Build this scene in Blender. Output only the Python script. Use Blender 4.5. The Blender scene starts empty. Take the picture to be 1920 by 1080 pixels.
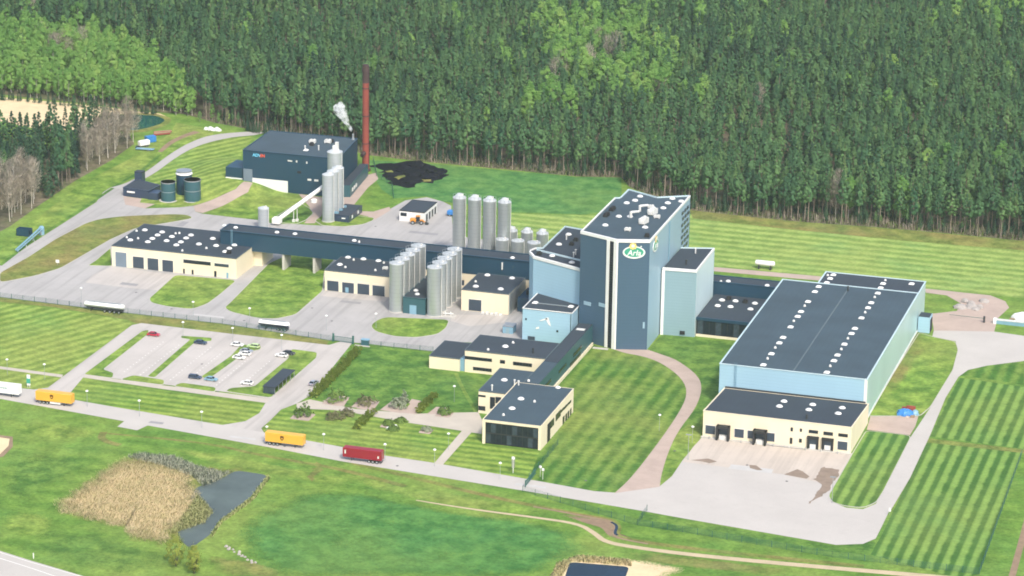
import bpy, bmesh, math, random
from math import sin, cos, pi, radians, hypot
from mathutils import Matrix, Vector
from mathutils.geometry import tessellate_polygon

random.seed(7)
scene = bpy.context.scene

# ------------------------------------------------------------------ camera, sky, sun, exposure
cam_data = bpy.data.cameras.new('camera')
cam_data.sensor_width = 36.0
cam_data.lens = 109.2938
cam_data.clip_start = 5.0
cam_data.clip_end = 9000.0
camera = bpy.data.objects.new('camera', cam_data)
scene.collection.objects.link(camera)
camera.matrix_world = Matrix.Translation((316.284, -1066.16, 350.0)) @ Matrix([(0.9572597, -0.1002835, 0.2712877), (0.2888488, 0.2833511, -0.9144827), (0.0148379, 0.9537586, 0.3002073)]).to_4x4()
scene.camera = camera

SUN_EL, SUN_AZ = radians(47), radians(-16 - 38)        # azimuth measured from +X (site east) towards the camera
world = bpy.data.worlds.new('World')
scene.world = world
world.use_nodes = True
wn = world.node_tree.nodes
sky = wn.new('ShaderNodeTexSky')
sky.sky_type = 'NISHITA'
sky.sun_disc = False
sky.sun_elevation = SUN_EL
sky.sun_rotation = pi / 2 - SUN_AZ
sky.air_density = 1.0
sky.dust_density = 3.5
sky.ozone_density = 1.0
wn['Background'].inputs['Strength'].default_value = 0.15
world.node_tree.links.new(sky.outputs['Color'], wn['Background'].inputs['Color'])

sun_data = bpy.data.lights.new('sun', 'SUN')
sun_data.energy = 2.0
sun_data.angle = radians(7)
sun_data.color = (1.0, 0.95, 0.86)
sun = bpy.data.objects.new('sun', sun_data)
scene.collection.objects.link(sun)
sun_dir = Vector((cos(SUN_EL) * cos(SUN_AZ), cos(SUN_EL) * sin(SUN_AZ), sin(SUN_EL)))
sun.rotation_euler = sun_dir.to_track_quat('Z', 'Y').to_euler()
sun.location = (0, 0, 300)

scene.view_settings.view_transform = 'Standard'
scene.view_settings.look = 'None'
scene.view_settings.gamma = 1.0
scene.view_settings.use_curve_mapping = False
scene.view_settings.exposure = 0.66
scene.cycles.use_denoising = True
scene.cycles.filter_width = 1.8
scene.cycles.max_bounces = 6
scene.cycles.diffuse_bounces = 3
scene.cycles.glossy_bounces = 2
scene.cycles.transmission_bounces = 3
scene.cycles.transparent_max_bounces = 6
scene.cycles.volume_bounces = 6
scene.cycles.caustics_reflective = False
scene.cycles.caustics_refractive = False

COL = scene.collection

# ------------------------------------------------------------------ materials
def new_mat(name):
    m = bpy.data.materials.new(name)
    m.use_nodes = True
    nt = m.node_tree
    for n in list(nt.nodes):
        if n.type != 'OUTPUT_MATERIAL':
            nt.nodes.remove(n)
    b = nt.nodes.new('ShaderNodeBsdfPrincipled')
    nt.links.new(b.outputs[0], nt.nodes['Material Output'].inputs['Surface'])
    return m, nt, b

def N(nt, kind, **kw):
    n = nt.nodes.new(kind)
    for k, v in kw.items():
        if k in n.inputs:
            n.inputs[k].default_value = v
        else:
            setattr(n, k, v)
    return n

def L(nt, a, b):
    nt.links.new(a, b)

def position(nt):
    return N(nt, 'ShaderNodeNewGeometry').outputs['Position']

def noise(nt, vec, scale, detail=4.0, rough=0.55, stretch=None):
    if stretch:
        mp = N(nt, 'ShaderNodeMapping')
        mp.inputs['Scale'].default_value = stretch
        L(nt, vec, mp.inputs['Vector'])
        vec = mp.outputs[0]
    n = N(nt, 'ShaderNodeTexNoise')
    n.inputs['Scale'].default_value = scale
    n.inputs['Detail'].default_value = detail
    n.inputs['Roughness'].default_value = rough
    L(nt, vec, n.inputs['Vector'])
    return n.outputs[0]

def ramp(nt, fac, stops):
    r = N(nt, 'ShaderNodeValToRGB')
    e = r.color_ramp.elements
    while len(e) < len(stops):
        e.new(0.5)
    for i, (p, c) in enumerate(stops):
        e[i].position = p
        e[i].color = (c[0], c[1], c[2], 1.0) if isinstance(c, tuple) else (c, c, c, 1.0)
    L(nt, fac, r.inputs[0])
    return r.outputs[0]

def mix(nt, fac, a, b, mode='MIX'):
    m = N(nt, 'ShaderNodeMix', data_type='RGBA', blend_type=mode)
    for sock, v in ((m.inputs[0], fac), (m.inputs[6], a), (m.inputs[7], b)):
        if isinstance(v, bpy.types.NodeSocket):
            L(nt, v, sock)
        elif isinstance(v, tuple):
            sock.default_value = (v[0], v[1], v[2], 1.0)
        else:
            sock.default_value = v
    return m.outputs[2]

def math_node(nt, op, a, b=0.0):
    m = N(nt, 'ShaderNodeMath', operation=op)
    for i, v in enumerate((a, b)):
        if isinstance(v, bpy.types.NodeSocket):
            L(nt, v, m.inputs[i])
        else:
            m.inputs[i].default_value = v
    return m.outputs[0]

def add_bump(nt, b, height, strength=0.2, dist=0.1):
    bp = N(nt, 'ShaderNodeBump')
    bp.inputs['Strength'].default_value = strength
    bp.inputs['Distance'].default_value = dist
    L(nt, height, bp.inputs['Height'])
    L(nt, bp.outputs[0], b.inputs['Normal'])

def paint(name, col, rough=0.55, metal=0.0, var=0.10, scale=0.35, streak=False, seam=0.0, seam_axis=2):
    """Painted or rendered surface with soft weathering; seam draws fine cladding joints along one axis."""
    m, nt, b = new_mat(name)
    pos = position(nt)
    f = noise(nt, pos, scale, 5.0, 0.6, (1, 1, 0.25) if streak else None)
    f2 = noise(nt, pos, scale * 9, 3.0, 0.6)
    lo = tuple(c * (1 - var) for c in col)
    hi = tuple(min(1.0, c * (1 + var)) for c in col)
    c = ramp(nt, f, [(0.3, lo), (0.7, hi)])
    c = mix(nt, 0.35, c, mix(nt, f2, lo, hi))
    if seam:
        sx = N(nt, 'ShaderNodeSeparateXYZ')
        L(nt, pos, sx.inputs[0])
        v = math_node(nt, 'FRACT', math_node(nt, 'DIVIDE', sx.outputs[seam_axis], seam))
        line = math_node(nt, 'LESS_THAN', v, 0.09)
        c = mix(nt, math_node(nt, 'MULTIPLY', line, 0.22), c, tuple(x * 0.45 for x in col))
    L(nt, c, b.inputs['Base Color'])
    b.inputs['Roughness'].default_value = rough
    b.inputs['Metallic'].default_value = metal
    return m

def lawn(name, dark, light, yellow, direction=None, width=3.0, amp=1.0, patch=0.35, scale=0.02, rough_var=1.0):
    """Mown grass: mower stripes along one site direction, dry patches, mottling from metres down to tufts."""
    m, nt, b = new_mat(name)
    pos = position(nt)
    big = noise(nt, pos, scale, 5.0, 0.6)
    tint = noise(nt, pos, 0.035, 4.0, 0.6)
    mid = noise(nt, pos, 0.16, 5.0, 0.62)
    fine = noise(nt, pos, 0.8, 4.0, 0.7)
    mean = tuple((x + y) / 2 for x, y in zip(dark, light))
    if direction is not None:
        ang = radians(direction)
        sep = N(nt, 'ShaderNodeSeparateXYZ')
        L(nt, pos, sep.inputs[0])
        t = math_node(nt, 'ADD', math_node(nt, 'MULTIPLY', sep.outputs[0], -sin(ang)), math_node(nt, 'MULTIPLY', sep.outputs[1], cos(ang)))
        t = math_node(nt, 'ADD', t, math_node(nt, 'MULTIPLY', mid, width * 0.35))
        s = math_node(nt, 'SINE', math_node(nt, 'MULTIPLY', t, pi / width))
        s = math_node(nt, 'ADD', math_node(nt, 'MULTIPLY', s, 0.5 * amp), 0.5)
        s = math_node(nt, 'ADD', s, math_node(nt, 'MULTIPLY', math_node(nt, 'SUBTRACT', mid, 0.5), 1.0))
    else:
        s = ramp(nt, mid, [(0.36, 0.0), (0.64, 1.0)])
    c = ramp(nt, s, [(0.1, dark), (0.9, light)])
    c = mix(nt, math_node(nt, 'MULTIPLY', ramp(nt, big, [(0.44, 0.0), (0.62, 1.0)]), patch), c, yellow)
    c = mix(nt, math_node(nt, 'MULTIPLY', ramp(nt, tint, [(0.5, 0.0), (0.64, 1.0)]), 0.26), c, tuple(x * k for x, k in zip(mean, (0.62, 0.92, 1.25))))
    v = ramp(nt, mid, [(0.34, 1 - 0.17 * rough_var), (0.66, 1 + 0.15 * rough_var)])
    c = mix(nt, 1.0, c, v, 'MULTIPLY')
    v2 = ramp(nt, fine, [(0.3, 1 - 0.28 * rough_var), (0.7, 1 + 0.28 * rough_var)])
    c = mix(nt, 1.0, c, v2, 'MULTIPLY')
    L(nt, c, b.inputs['Base Color'])
    b.inputs['Roughness'].default_value = 0.95
    b.inputs['Specular IOR Level'].default_value = 0.1
    add_bump(nt, b, fine, 0.5, 0.25)
    return m

def paving(name, col, var=0.16, track=None, rough=0.9, stain=0.25, scale=0.06):
    """Asphalt, concrete and gravel: blotches, oil stains, tyre tracks along a direction."""
    m, nt, b = new_mat(name)
    pos = position(nt)
    big = noise(nt, pos, scale, 6.0, 0.62)
    fine = noise(nt, pos, 1.6, 4.0, 0.7)
    spots = noise(nt, pos, 0.33, 5.0, 0.6)
    c = ramp(nt, big, [(0.3, tuple(x * (1 - var) for x in col)), (0.7, tuple(x * (1 + var) for x in col))])
    c = mix(nt, 0.3, c, mix(nt, fine, tuple(x * 0.7 for x in col), tuple(x * 1.2 for x in col)))
    c = mix(nt, math_node(nt, 'MULTIPLY', ramp(nt, spots, [(0.58, 0.0), (0.75, 1.0)]), stain), c, tuple(x * 0.55 for x in col))
    if track is not None:
        st = (0.35, 0.015, 1.0) if track == 'y' else (0.015, 0.35, 1.0)
        tr = noise(nt, pos, 1.0, 3.0, 0.6, st)
        c = mix(nt, math_node(nt, 'MULTIPLY', ramp(nt, tr, [(0.48, 0.0), (0.66, 1.0)]), 0.42), c, tuple(x * 0.62 for x in col))
    L(nt, c, b.inputs['Base Color'])
    b.inputs['Roughness'].default_value = rough
    b.inputs['Specular IOR Level'].default_value = 0.25
    add_bump(nt, b, fine, 0.25, 0.05)
    return m

def leafy(name, dark, light, trans=0.25, spread=0.5, tip=None):
    """Foliage: tint differs from tree to tree and from clump to clump."""
    m, nt, b = new_mat(name)
    oi = N(nt, 'ShaderNodeObjectInfo')
    pos = position(nt)
    f = noise(nt, pos, 0.35, 3.0, 0.6)
    t = math_node(nt, 'ADD', math_node(nt, 'MULTIPLY', oi.outputs['Random'], spread), math_node(nt, 'MULTIPLY', f, 1.0 - spread))
    c = ramp(nt, t, [(0.15, dark), (0.7, light)] + ([(0.88, tip)] if tip else []))
    L(nt, c, b.inputs['Base Color'])
    b.inputs['Roughness'].default_value = 0.8
    b.inputs['Specular IOR Level'].default_value = 0.15
    tr = N(nt, 'ShaderNodeBsdfTranslucent')
    L(nt, c, tr.inputs['Color'])
    mx = N(nt, 'ShaderNodeMixShader')
    mx.inputs[0].default_value = trans
    L(nt, b.outputs[0], mx.inputs[1])
    L(nt, tr.outputs[0], mx.inputs[2])
    L(nt, mx.outputs[0], nt.nodes['Material Output'].inputs['Surface'])
    return m

def glass_dark(name, col=(0.012, 0.018, 0.026), rough=0.08):
    m, nt, b = new_mat(name)
    pos = position(nt)
    f = noise(nt, pos, 0.8, 2.0, 0.5)
    L(nt, mix(nt, f, tuple(c * 0.5 for c in col), tuple(c * 1.9 for c in col)), b.inputs['Base Color'])
    b.inputs['Roughness'].default_value = rough
    b.inputs['IOR'].default_value = 1.38
    return m

def water(name, col, rough=0.06):
    m, nt, b = new_mat(name)
    pos = position(nt)
    f = noise(nt, pos, 0.05, 4.0, 0.6)
    L(nt, mix(nt, ramp(nt, f, [(0.35, 0.0), (0.7, 1.0)]), col, tuple(c * 1.7 for c in col)), b.inputs['Base Color'])
    b.inputs['Roughness'].default_value = rough
    b.inputs['IOR'].default_value = 1.26
    add_bump(nt, b, noise(nt, pos, 1.2, 3.0, 0.6), 0.06, 0.05)
    return m

M = {}
M['cream'] = paint('cream_render', (0.77, 0.68, 0.50), 0.85, var=0.06, scale=0.2, streak=True)
M['white'] = paint('white_paint', (0.80, 0.80, 0.77), 0.5, var=0.05)
M['offwhite'] = paint('weathered_white', (0.66, 0.66, 0.63), 0.6, var=0.12, scale=0.8)
M['aqua_lit'] = paint('cladding_painted_lit_side', (0.58, 0.72, 0.74), 0.4, var=0.06, scale=0.12, streak=True, seam=1.1)  # stair tower's lit side: brightness of the light put into the colour
M['sky_blue'] = paint('pale_blue_cladding', (0.335, 0.525, 0.645), 0.42, var=0.05, scale=0.12, streak=True, seam=1.1)
M['aqua_sheen'] = paint('cladding_painted_sheen', (0.42, 0.58, 0.585), 0.35, var=0.10, scale=0.06, streak=True, seam=1.1)  # same blue paint; its glossy reflection is put into a paler, greener colour
M['grey_aqua'] = paint('grey_aqua_cladding', (0.25, 0.37, 0.42), 0.42, var=0.05, scale=0.12, streak=True, seam=1.1)
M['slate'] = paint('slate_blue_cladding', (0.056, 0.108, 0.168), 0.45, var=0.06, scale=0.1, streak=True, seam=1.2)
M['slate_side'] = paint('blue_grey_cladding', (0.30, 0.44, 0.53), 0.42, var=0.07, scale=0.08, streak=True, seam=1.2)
M['teal'] = paint('dark_teal_cladding', (0.012, 0.050, 0.090), 0.42, var=0.08, scale=0.15, streak=True, seam=1.0)
M['teal_green'] = paint('green_teal_cladding', (0.032, 0.100, 0.122), 0.42, var=0.08, scale=0.15, streak=True, seam=1.0)
M['roof'] = paint('bitumen_roof', (0.032, 0.045, 0.062), 0.85, var=0.16, scale=0.10, seam=2.0, seam_axis=0)
M['roof_pale'] = paint('faded_bitumen_roof', (0.044, 0.073, 0.096), 0.85, var=0.20, scale=0.09, seam=2.0, seam_axis=0)
M['door'] = paint('blue_grey_door', (0.036, 0.054, 0.080), 0.5, var=0.08, seam=0.55)
M['door_pale'] = paint('pale_grey_door', (0.16, 0.21, 0.26), 0.5, var=0.08, seam=0.55)
M['glass'] = glass_dark('dark_glass')
M['glass_blue'] = glass_dark('blue_glass', (0.035, 0.05, 0.065), 0.12)
M['black'] = paint('black_rubber', (0.016, 0.017, 0.019), 0.7, var=0.2)
M['dark_metal'] = paint('dark_metal', (0.05, 0.055, 0.06), 0.5, 0.3)
M['steel'] = paint('brushed_steel', (0.50, 0.54, 0.56), 0.48, 0.55, var=0.08, scale=0.25, streak=True, seam=1.5)
M['steel_dull'] = paint('dull_silo_steel', (0.50, 0.54, 0.54), 0.42, 0.7, var=0.10, scale=0.25, streak=True, seam=1.5)
M['galv'] = paint('galvanised_steel', (0.42, 0.45, 0.47), 0.5, 0.6)
M['concrete'] = paint('pale_concrete', (0.50, 0.48, 0.44), 0.9, var=0.12, scale=0.4, streak=True)
M['pale_trim'] = paint('pale_trim', (0.52, 0.66, 0.69), 0.5, var=0.05)
M['kerb'] = paint('kerb_concrete', (0.46, 0.44, 0.39), 0.9, var=0.15, scale=1.0)
M['rust'] = paint('rusted_steel', (0.255, 0.052, 0.036), 0.75, var=0.28, scale=0.22, streak=True, seam=3.0)
M['soot'] = paint('sooty_steel', (0.055, 0.030, 0.030), 0.8, var=0.3, scale=0.4)
M['yellow'] = paint('yellow_lacquer', (0.74, 0.40, 0.055), 0.35, var=0.04)
M['brown'] = paint('brown_print', (0.10, 0.035, 0.012), 0.4)
M['red'] = paint('dark_red_lacquer', (0.28, 0.012, 0.030), 0.4, var=0.06, seam=0.6, seam_axis=0)
M['car_red'] = paint('red_car_lacquer', (0.42, 0.018, 0.045), 0.25, var=0.03)
M['orange'] = paint('loader_orange', (0.62, 0.25, 0.025), 0.4, var=0.1)
M['blue'] = paint('bright_blue', (0.035, 0.20, 0.52), 0.4, var=0.2, scale=1.2)
M['blue_pale'] = paint('light_blue_paint', (0.20, 0.36, 0.46), 0.45, var=0.1)
M['ink_blue'] = paint('dark_blue_lacquer', (0.030, 0.050, 0.095), 0.3, var=0.05)
M['silver'] = paint('silver_lacquer', (0.42, 0.45, 0.50), 0.3, 0.4, var=0.04)
M['lime'] = paint('pale_lime_lacquer', (0.50, 0.66, 0.32), 0.35, var=0.05)
M['green_sign'] = paint('sign_green', (0.045, 0.34, 0.22), 0.45, var=0.04)
M['fence'] = paint('fence_green', (0.030, 0.12, 0.10), 0.5)
M['sun_yellow'] = paint('sign_yellow', (0.85, 0.62, 0.20), 0.5, var=0.05)
M['sign_blue'] = paint('sign_light_blue', (0.16, 0.56, 0.80), 0.45, var=0.04)
M['sign_red'] = paint('sign_red', (0.70, 0.10, 0.05), 0.45, var=0.04)
M['wood'] = paint('weathered_wood', (0.30, 0.22, 0.14), 0.9, var=0.2, scale=1.0)
M['rubble'] = paint('rubble_stone', (0.36, 0.33, 0.31), 0.95, var=0.25, scale=0.8)
M['coal'] = paint('black_fuel', (0.010, 0.011, 0.016), 0.9, var=0.5, scale=0.4)

M['coal'].node_tree.nodes['Principled BSDF'].inputs['Specular IOR Level'].default_value = 0.02
M['drain'] = paint('cast_iron', (0.10, 0.10, 0.10), 0.7)
GD, GL, GY = (0.105, 0.200, 0.034), (0.205, 0.310, 0.056), (0.29, 0.31, 0.085)
M['lawn'] = lawn('lawn', GD, GL, GY, None, patch=0.5)
M['lawn_b'] = lawn('lawn_striped_eastwest', (0.110, 0.205, 0.034), (0.235, 0.335, 0.062), GY, 0, 2.2, 0.9, 0.35)
M['lawn_a'] = lawn('lawn_striped_northsouth', (0.058, 0.150, 0.026), (0.145, 0.245, 0.046), GY, 90, 2.5, 0.9, 0.45)
M['lawn_wide'] = lawn('lawn_wide_stripes', (0.056, 0.140, 0.028), (0.190, 0.315, 0.070), GY, 90, 1.95, 1.35, 0.18, rough_var=0.55)
M['lawn_diag'] = lawn('lawn_diagonal_stripes', (0.130, 0.225, 0.040), (0.270, 0.365, 0.080), GY, 62, 2.6, 0.9, 0.35)
M['lawn_deep'] = lawn('lawn_deep_green', (0.062, 0.155, 0.030), (0.130, 0.235, 0.044), (0.18, 0.25, 0.058), None, patch=0.35)
M['crop'] = lawn('young_crop', (0.052, 0.168, 0.040), (0.098, 0.235, 0.056), (0.150, 0.245, 0.056), None, patch=0.45, scale=0.014, rough_var=0.7)
M['field'] = lawn('green_field', (0.058, 0.180, 0.050), (0.108, 0.240, 0.066), (0.155, 0.245, 0.06), None, patch=0.5, scale=0.014, rough_var=0.7)
M['field_b'] = lawn('mown_field', (0.165, 0.270, 0.062), (0.290, 0.385, 0.105), (0.33, 0.38, 0.11), 0, 3.4, 1.0, 0.3, rough_var=0.8)
M['verge'] = lawn('dry_verge', (0.130, 0.180, 0.042), (0.210, 0.235, 0.062), (0.25, 0.20, 0.075), None, patch=0.7, scale=0.05)
M['meadow'] = lawn('meadow', (0.078, 0.180, 0.030), (0.170, 0.280, 0.050), (0.26, 0.325, 0.078), 4, 5.0, 0.25, 0.55, 0.022)
M['forest_floor'] = lawn('forest_floor', (0.110, 0.100, 0.062), (0.200, 0.165, 0.110), (0.110, 0.140, 0.060), None, patch=0.5, scale=0.05)
M['asphalt'] = paving('worn_asphalt', (0.43, 0.41, 0.39), 0.10, None, stain=0.18)
M['asphalt_y'] = paving('yard_asphalt', (0.41, 0.395, 0.38), 0.13, 'y', stain=0.3)
M['parking'] = paving('parking_gravel_asphalt', (0.49, 0.455, 0.42), 0.11, 'y', stain=0.2)
M['apron'] = paving('apron_concrete', (0.54, 0.475, 0.41), 0.10, 'y', stain=0.25)
M['roof_line'] = paint('roof_welt', (0.10, 0.135, 0.155), 0.8)
M['patch'] = paving('asphalt_repair', (0.30, 0.295, 0.295), 0.12, None, stain=0.2, scale=0.3)
M['patch_pale'] = paving('pale_repair', (0.50, 0.49, 0.47), 0.10, None, stain=0.1, scale=0.3)
M['yard_pale'] = paving('pale_yard_asphalt', (0.49, 0.46, 0.425), 0.08, None, stain=0.16)
M['gravel'] = paving('pink_gravel', (0.45, 0.355, 0.30), 0.14, None, stain=0.2, scale=0.15)
M['path'] = paving('pale_path', (0.50, 0.45, 0.38), 0.10, None, stain=0.1, scale=0.15)
M['dirt'] = paving('brown_dirt', (0.27, 0.19, 0.125), 0.25, None, stain=0.3, scale=0.3)
M['track'] = paving('sandy_track', (0.52, 0.42, 0.28), 0.15, None, stain=0.2, scale=0.2)
M['straw'] = paving('dry_reed_field', (0.70, 0.555, 0.34), 0.16, None, stain=0.2, scale=0.12)
M['dirt_patch'] = paving('damp_dirt', (0.26, 0.20, 0.155), 0.2, None, stain=0.3, scale=0.3)
M['pond'] = water('pond_water', (0.070, 0.088, 0.078), 0.2)
M['pond_green'] = water('green_pond_water', (0.008, 0.055, 0.050))
M['pond_dark'] = water('dark_pond_water', (0.010, 0.022, 0.040))
M['marking'] = paint('road_paint', (0.78, 0.78, 0.74), 0.7, var=0.15, scale=1.5)
M['pine'] = leafy('pine_needles', (0.070, 0.182, 0.096), (0.172, 0.325, 0.128), 0.38, 0.6, (0.24, 0.37, 0.135))
M['spruce'] = leafy('spruce_needles', (0.036, 0.098, 0.066), (0.092, 0.185, 0.096), 0.3, 0.5)
M['birch_leaf'] = leafy('birch_leaves', (0.20, 0.41, 0.11), (0.34, 0.56, 0.155), 0.5, 0.6, (0.45, 0.60, 0.19))
M['young_leaf'] = leafy('yellow_green_leaves', (0.24, 0.30, 0.055), (0.40, 0.44, 0.10), 0.45, 0.4)
M['shrub_leaf'] = leafy('shrub_leaves', (0.105, 0.200, 0.055), (0.235, 0.345, 0.090), 0.4, 0.3)
M['hedge_leaf'] = leafy('hedge_leaves', (0.26, 0.36, 0.065), (0.50, 0.56, 0.13), 0.45, 0.0, (0.46, 0.40, 0.16))
M['brown_leaf'] = leafy('reddish_shrub_leaves', (0.20, 0.17, 0.11), (0.28, 0.29, 0.14), 0.4, 0.0, (0.25, 0.37, 0.12))
M['grey_leaf'] = leafy('grey_green_leaves', (0.22, 0.28, 0.19), (0.44, 0.48, 0.34), 0.4, 0.2, (0.56, 0.56, 0.44))
M['twig'] = leafy('bare_twigs', (0.42, 0.35, 0.27), (0.68, 0.60, 0.48), 0.4, 0.4)
M['reed'] = leafy('dry_reeds', (0.64, 0.62, 0.29), (0.84, 0.70, 0.42), 0.45, 0.0, (0.90, 0.82, 0.56))
M['scrub'] = leafy('pale_scrub', (0.36, 0.42, 0.28), (0.66, 0.66, 0.52), 0.4, 0.0, (0.78, 0.76, 0.66))
M['reed_green'] = leafy('green_reeds', (0.44, 0.48, 0.17), (0.66, 0.66, 0.32), 0.4, 0.0)
M['pine_bark'] = paint('pine_bark', (0.25, 0.20, 0.16), 0.95, var=0.35, scale=0.6)
M['birch_bark'] = paint('birch_bark', (0.52, 0.48, 0.42), 0.9, var=0.35, scale=1.2)
M['dark_bark'] = paint('dark_bark', (0.11, 0.085, 0.065), 0.95, var=0.3, scale=0.8)

# ------------------------------------------------------------------ mesh helpers
class MB:
    def __init__(s):
        s.v, s.f, s.m, s.n = [], [], [], None

    def face(s, pts, mi=0):
        i = len(s.v)
        s.v.extend(pts)
        s.f.append(tuple(range(i, i + len(pts))))
        s.m.append(mi)
        return s

    def box(s, x0, x1, y0, y1, z0, z1, mi=0):
        i = len(s.v)
        s.v += [(x0, y0, z0), (x1, y0, z0), (x1, y1, z0), (x0, y1, z0), (x0, y0, z1), (x1, y0, z1), (x1, y1, z1), (x0, y1, z1)]
        for q in ((3, 2, 1, 0), (4, 5, 6, 7), (0, 1, 5, 4), (1, 2, 6, 5), (2, 3, 7, 6), (3, 0, 4, 7)):
            s.f.append(tuple(i + k for k in q))
            s.m.append(mi)
        return s

    def prism(s, poly, z0, z1, mi=0, cap=True, base=False):
        n = len(poly)
        if sum(poly[k][0] * poly[(k + 1) % n][1] - poly[(k + 1) % n][0] * poly[k][1] for k in range(n)) < 0:
            poly = poly[::-1]
        i = len(s.v)
        zt = z1 if callable(z1) else (lambda x, y: z1)
        s.v += [(x, y, z0) for x, y in poly] + [(x, y, zt(x, y)) for x, y in poly]
        for k in range(n):
            j = (k + 1) % n
            s.f.append((i + k, i + j, i + n + j, i + n + k))
            s.m.append(mi)
        if cap:
            s.f.append(tuple(i + n + k for k in range(n)))
            s.m.append(mi)
        if base:
            s.f.append(tuple(i + k for k in reversed(range(n))))
            s.m.append(mi)
        return s

    def wall(s, a, b, z0, z1, th, mi=0):
        """slab standing on segment a-b, th metres to its right-hand side (outwards for anticlockwise outlines)"""
        d = hypot(b[0] - a[0], b[1] - a[1])
        nx, ny = (b[1] - a[1]) / d * th, -(b[0] - a[0]) / d * th
        return s.prism([a, b, (b[0] + nx, b[1] + ny), (a[0] + nx, a[1] + ny)], z0, z1, mi, base=True)

    def lathe(s, prof, x=0, y=0, seg=20, mi=0):
        i = len(s.v)
        for r, z in prof:
            for k in range(seg):
                a = 2 * pi * k / seg
                s.v.append((x + r * cos(a), y + r * sin(a), z))
        for j in range(len(prof) - 1):
            for k in range(seg):
                l = (k + 1) % seg
                s.f.append((i + j * seg + k, i + j * seg + l, i + (j + 1) * seg + l, i + (j + 1) * seg + k))
                s.m.append(mi)
        s.f.append(tuple(i + (len(prof) - 1) * seg + k for k in range(seg)))
        s.m.append(mi)
        return s

    def tube(s, a, b, r0, r1=None, seg=6, mi=0):
        r1 = r0 if r1 is None else r1
        a, b = Vector(a), Vector(b)
        d = (b - a).normalized()
        u = d.orthogonal().normalized()
        w = d.cross(u)
        i = len(s.v)
        for p, r in ((a, r0), (b, r1)):
            for k in range(seg):
                t = 2 * pi * k / seg
                s.v.append(tuple(p + u * (r * cos(t)) + w * (r * sin(t))))
        for k in range(seg):
            l = (k + 1) % seg
            s.f.append((i + k, i + l, i + seg + l, i + seg + k))
            s.m.append(mi)
        s.f.append(tuple(i + k for k in reversed(range(seg))))
        s.f.append(tuple(i + seg + k for k in range(seg)))
        s.m += [mi, mi]
        return s

    def mesh(s, name, mats, smooth=False, origin=(0, 0, 0)):
        me = bpy.data.meshes.new(name)
        ox, oy, oz = origin
        me.from_pydata([(x - ox, y - oy, z - oz) for x, y, z in s.v], [], s.f)
        for m in (mats if isinstance(mats, (list, tuple)) else [mats]):
            me.materials.append(M[m])
        if any(s.m):
            me.polygons.foreach_set('material_index', s.m)
        if smooth:
            me.polygons.foreach_set('use_smooth', [True] * len(s.f))
            me.set_sharp_from_angle(angle=radians(40))
        me.update()
        return me

def link(name, data, parent=None, loc=(0, 0, 0), rz=0.0):
    o = bpy.data.objects.new(name, data)
    COL.objects.link(o)
    o.location = loc
    o.rotation_euler = (0, 0, rz)
    if parent is not None:
        o.parent = parent
    return o

def tag(o, label=None, cat=None, group=None, kind=None):
    if label: o['label'] = label
    if cat: o['category'] = cat
    if group: o['group'] = group
    if kind: o['kind'] = kind
    return o

def thing(name, label, cat, loc=(0, 0, 0), rz=0.0, group=None):
    o = link(name, None, None, loc, rz)
    o.empty_display_size = 1.0
    return tag(o, label, cat, group)

def part(name, mb, mats, parent, smooth=False):
    """mesh given in site coordinates, parented to a thing that stands (unrotated) at its own location"""
    p = parent
    ox = oy = oz = 0.0
    while p is not None:
        ox, oy, oz = ox + p.location.x, oy + p.location.y, oz + p.location.z
        p = p.parent
    return link(name, mb.mesh(name, mats, smooth, (ox, oy, oz)), parent)

def lpart(name, mb, mats, parent, smooth=False):
    """mesh given in the thing's own coordinates"""
    return link(name, mb.mesh(name, mats, smooth), parent)

def copy_tree(o, parent=None):
    c = o.copy()
    COL.objects.link(c)
    c.parent = parent
    for ch in o.children:
        copy_tree(ch, c)
    return c

def struct(name, mb, mats):
    return tag(link(name, mb.mesh(name, mats)), kind='structure')

# ------------------------------------------------------------------ terrain
def smooth01(a, b, v):
    t = min(1.0, max(0.0, (v - a) / (b - a)))
    return t * t * (3 - 2 * t)

def ground_z(x, y):
    """flat site with one grass bank beside the boiler house"""
    return 3.4 * smooth01(-126, -143, x) * (1 - smooth01(-160, -184, x)) * smooth01(64, 91, y) * (1 - smooth01(120, 142, y))

BX = [-186 + 2.0 * k for k in range(32)]
BY = [62 + 2.0 * k for k in range(42)]

SHEETS = [0]

def sheet(name, poly, mat, z, kind='structure', parent=None, drape=False, ring=None):
    SHEETS[0] += 1
    z += 0.0007 * (SHEETS[0] % 13)
    bm = bmesh.new()
    n_ = len(poly)
    if sum(poly[k][0] * poly[(k + 1) % n_][1] - poly[(k + 1) % n_][0] * poly[k][1] for k in range(n_)) < 0:
        poly = poly[::-1]
    vs = [bm.verts.new((x, y, 0)) for x, y in poly]
    for tri in tessellate_polygon([[Vector((x, y, 0)) for x, y in poly]]):
        f = bm.faces.new([vs[k] for k in tri])
        f.normal_update()
        if f.normal.z < 0:
            f.normal_flip()
    if drape:
        for xs, nrm in ((BX, (1, 0, 0)), (BY, (0, 1, 0))):
            for c in xs:
                bmesh.ops.bisect_plane(bm, geom=bm.verts[:] + bm.edges[:] + bm.faces[:], plane_co=(c * nrm[0], c * nrm[1], 0), plane_no=nrm, dist=1e-4)
        bmesh.ops.triangulate(bm, faces=[q for q in bm.faces if len(q.verts) > 4])
    for v in bm.verts:
        v.co.z = z + (ground_z(v.co.x, v.co.y) if drape else 0.0)
    me = bpy.data.meshes.new(name)
    bm.to_mesh(me)
    bm.free()
    me.materials.append(M[mat])
    o = link(name, me, parent)
    if kind:
        tag(o, kind=kind)
    return o

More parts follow.
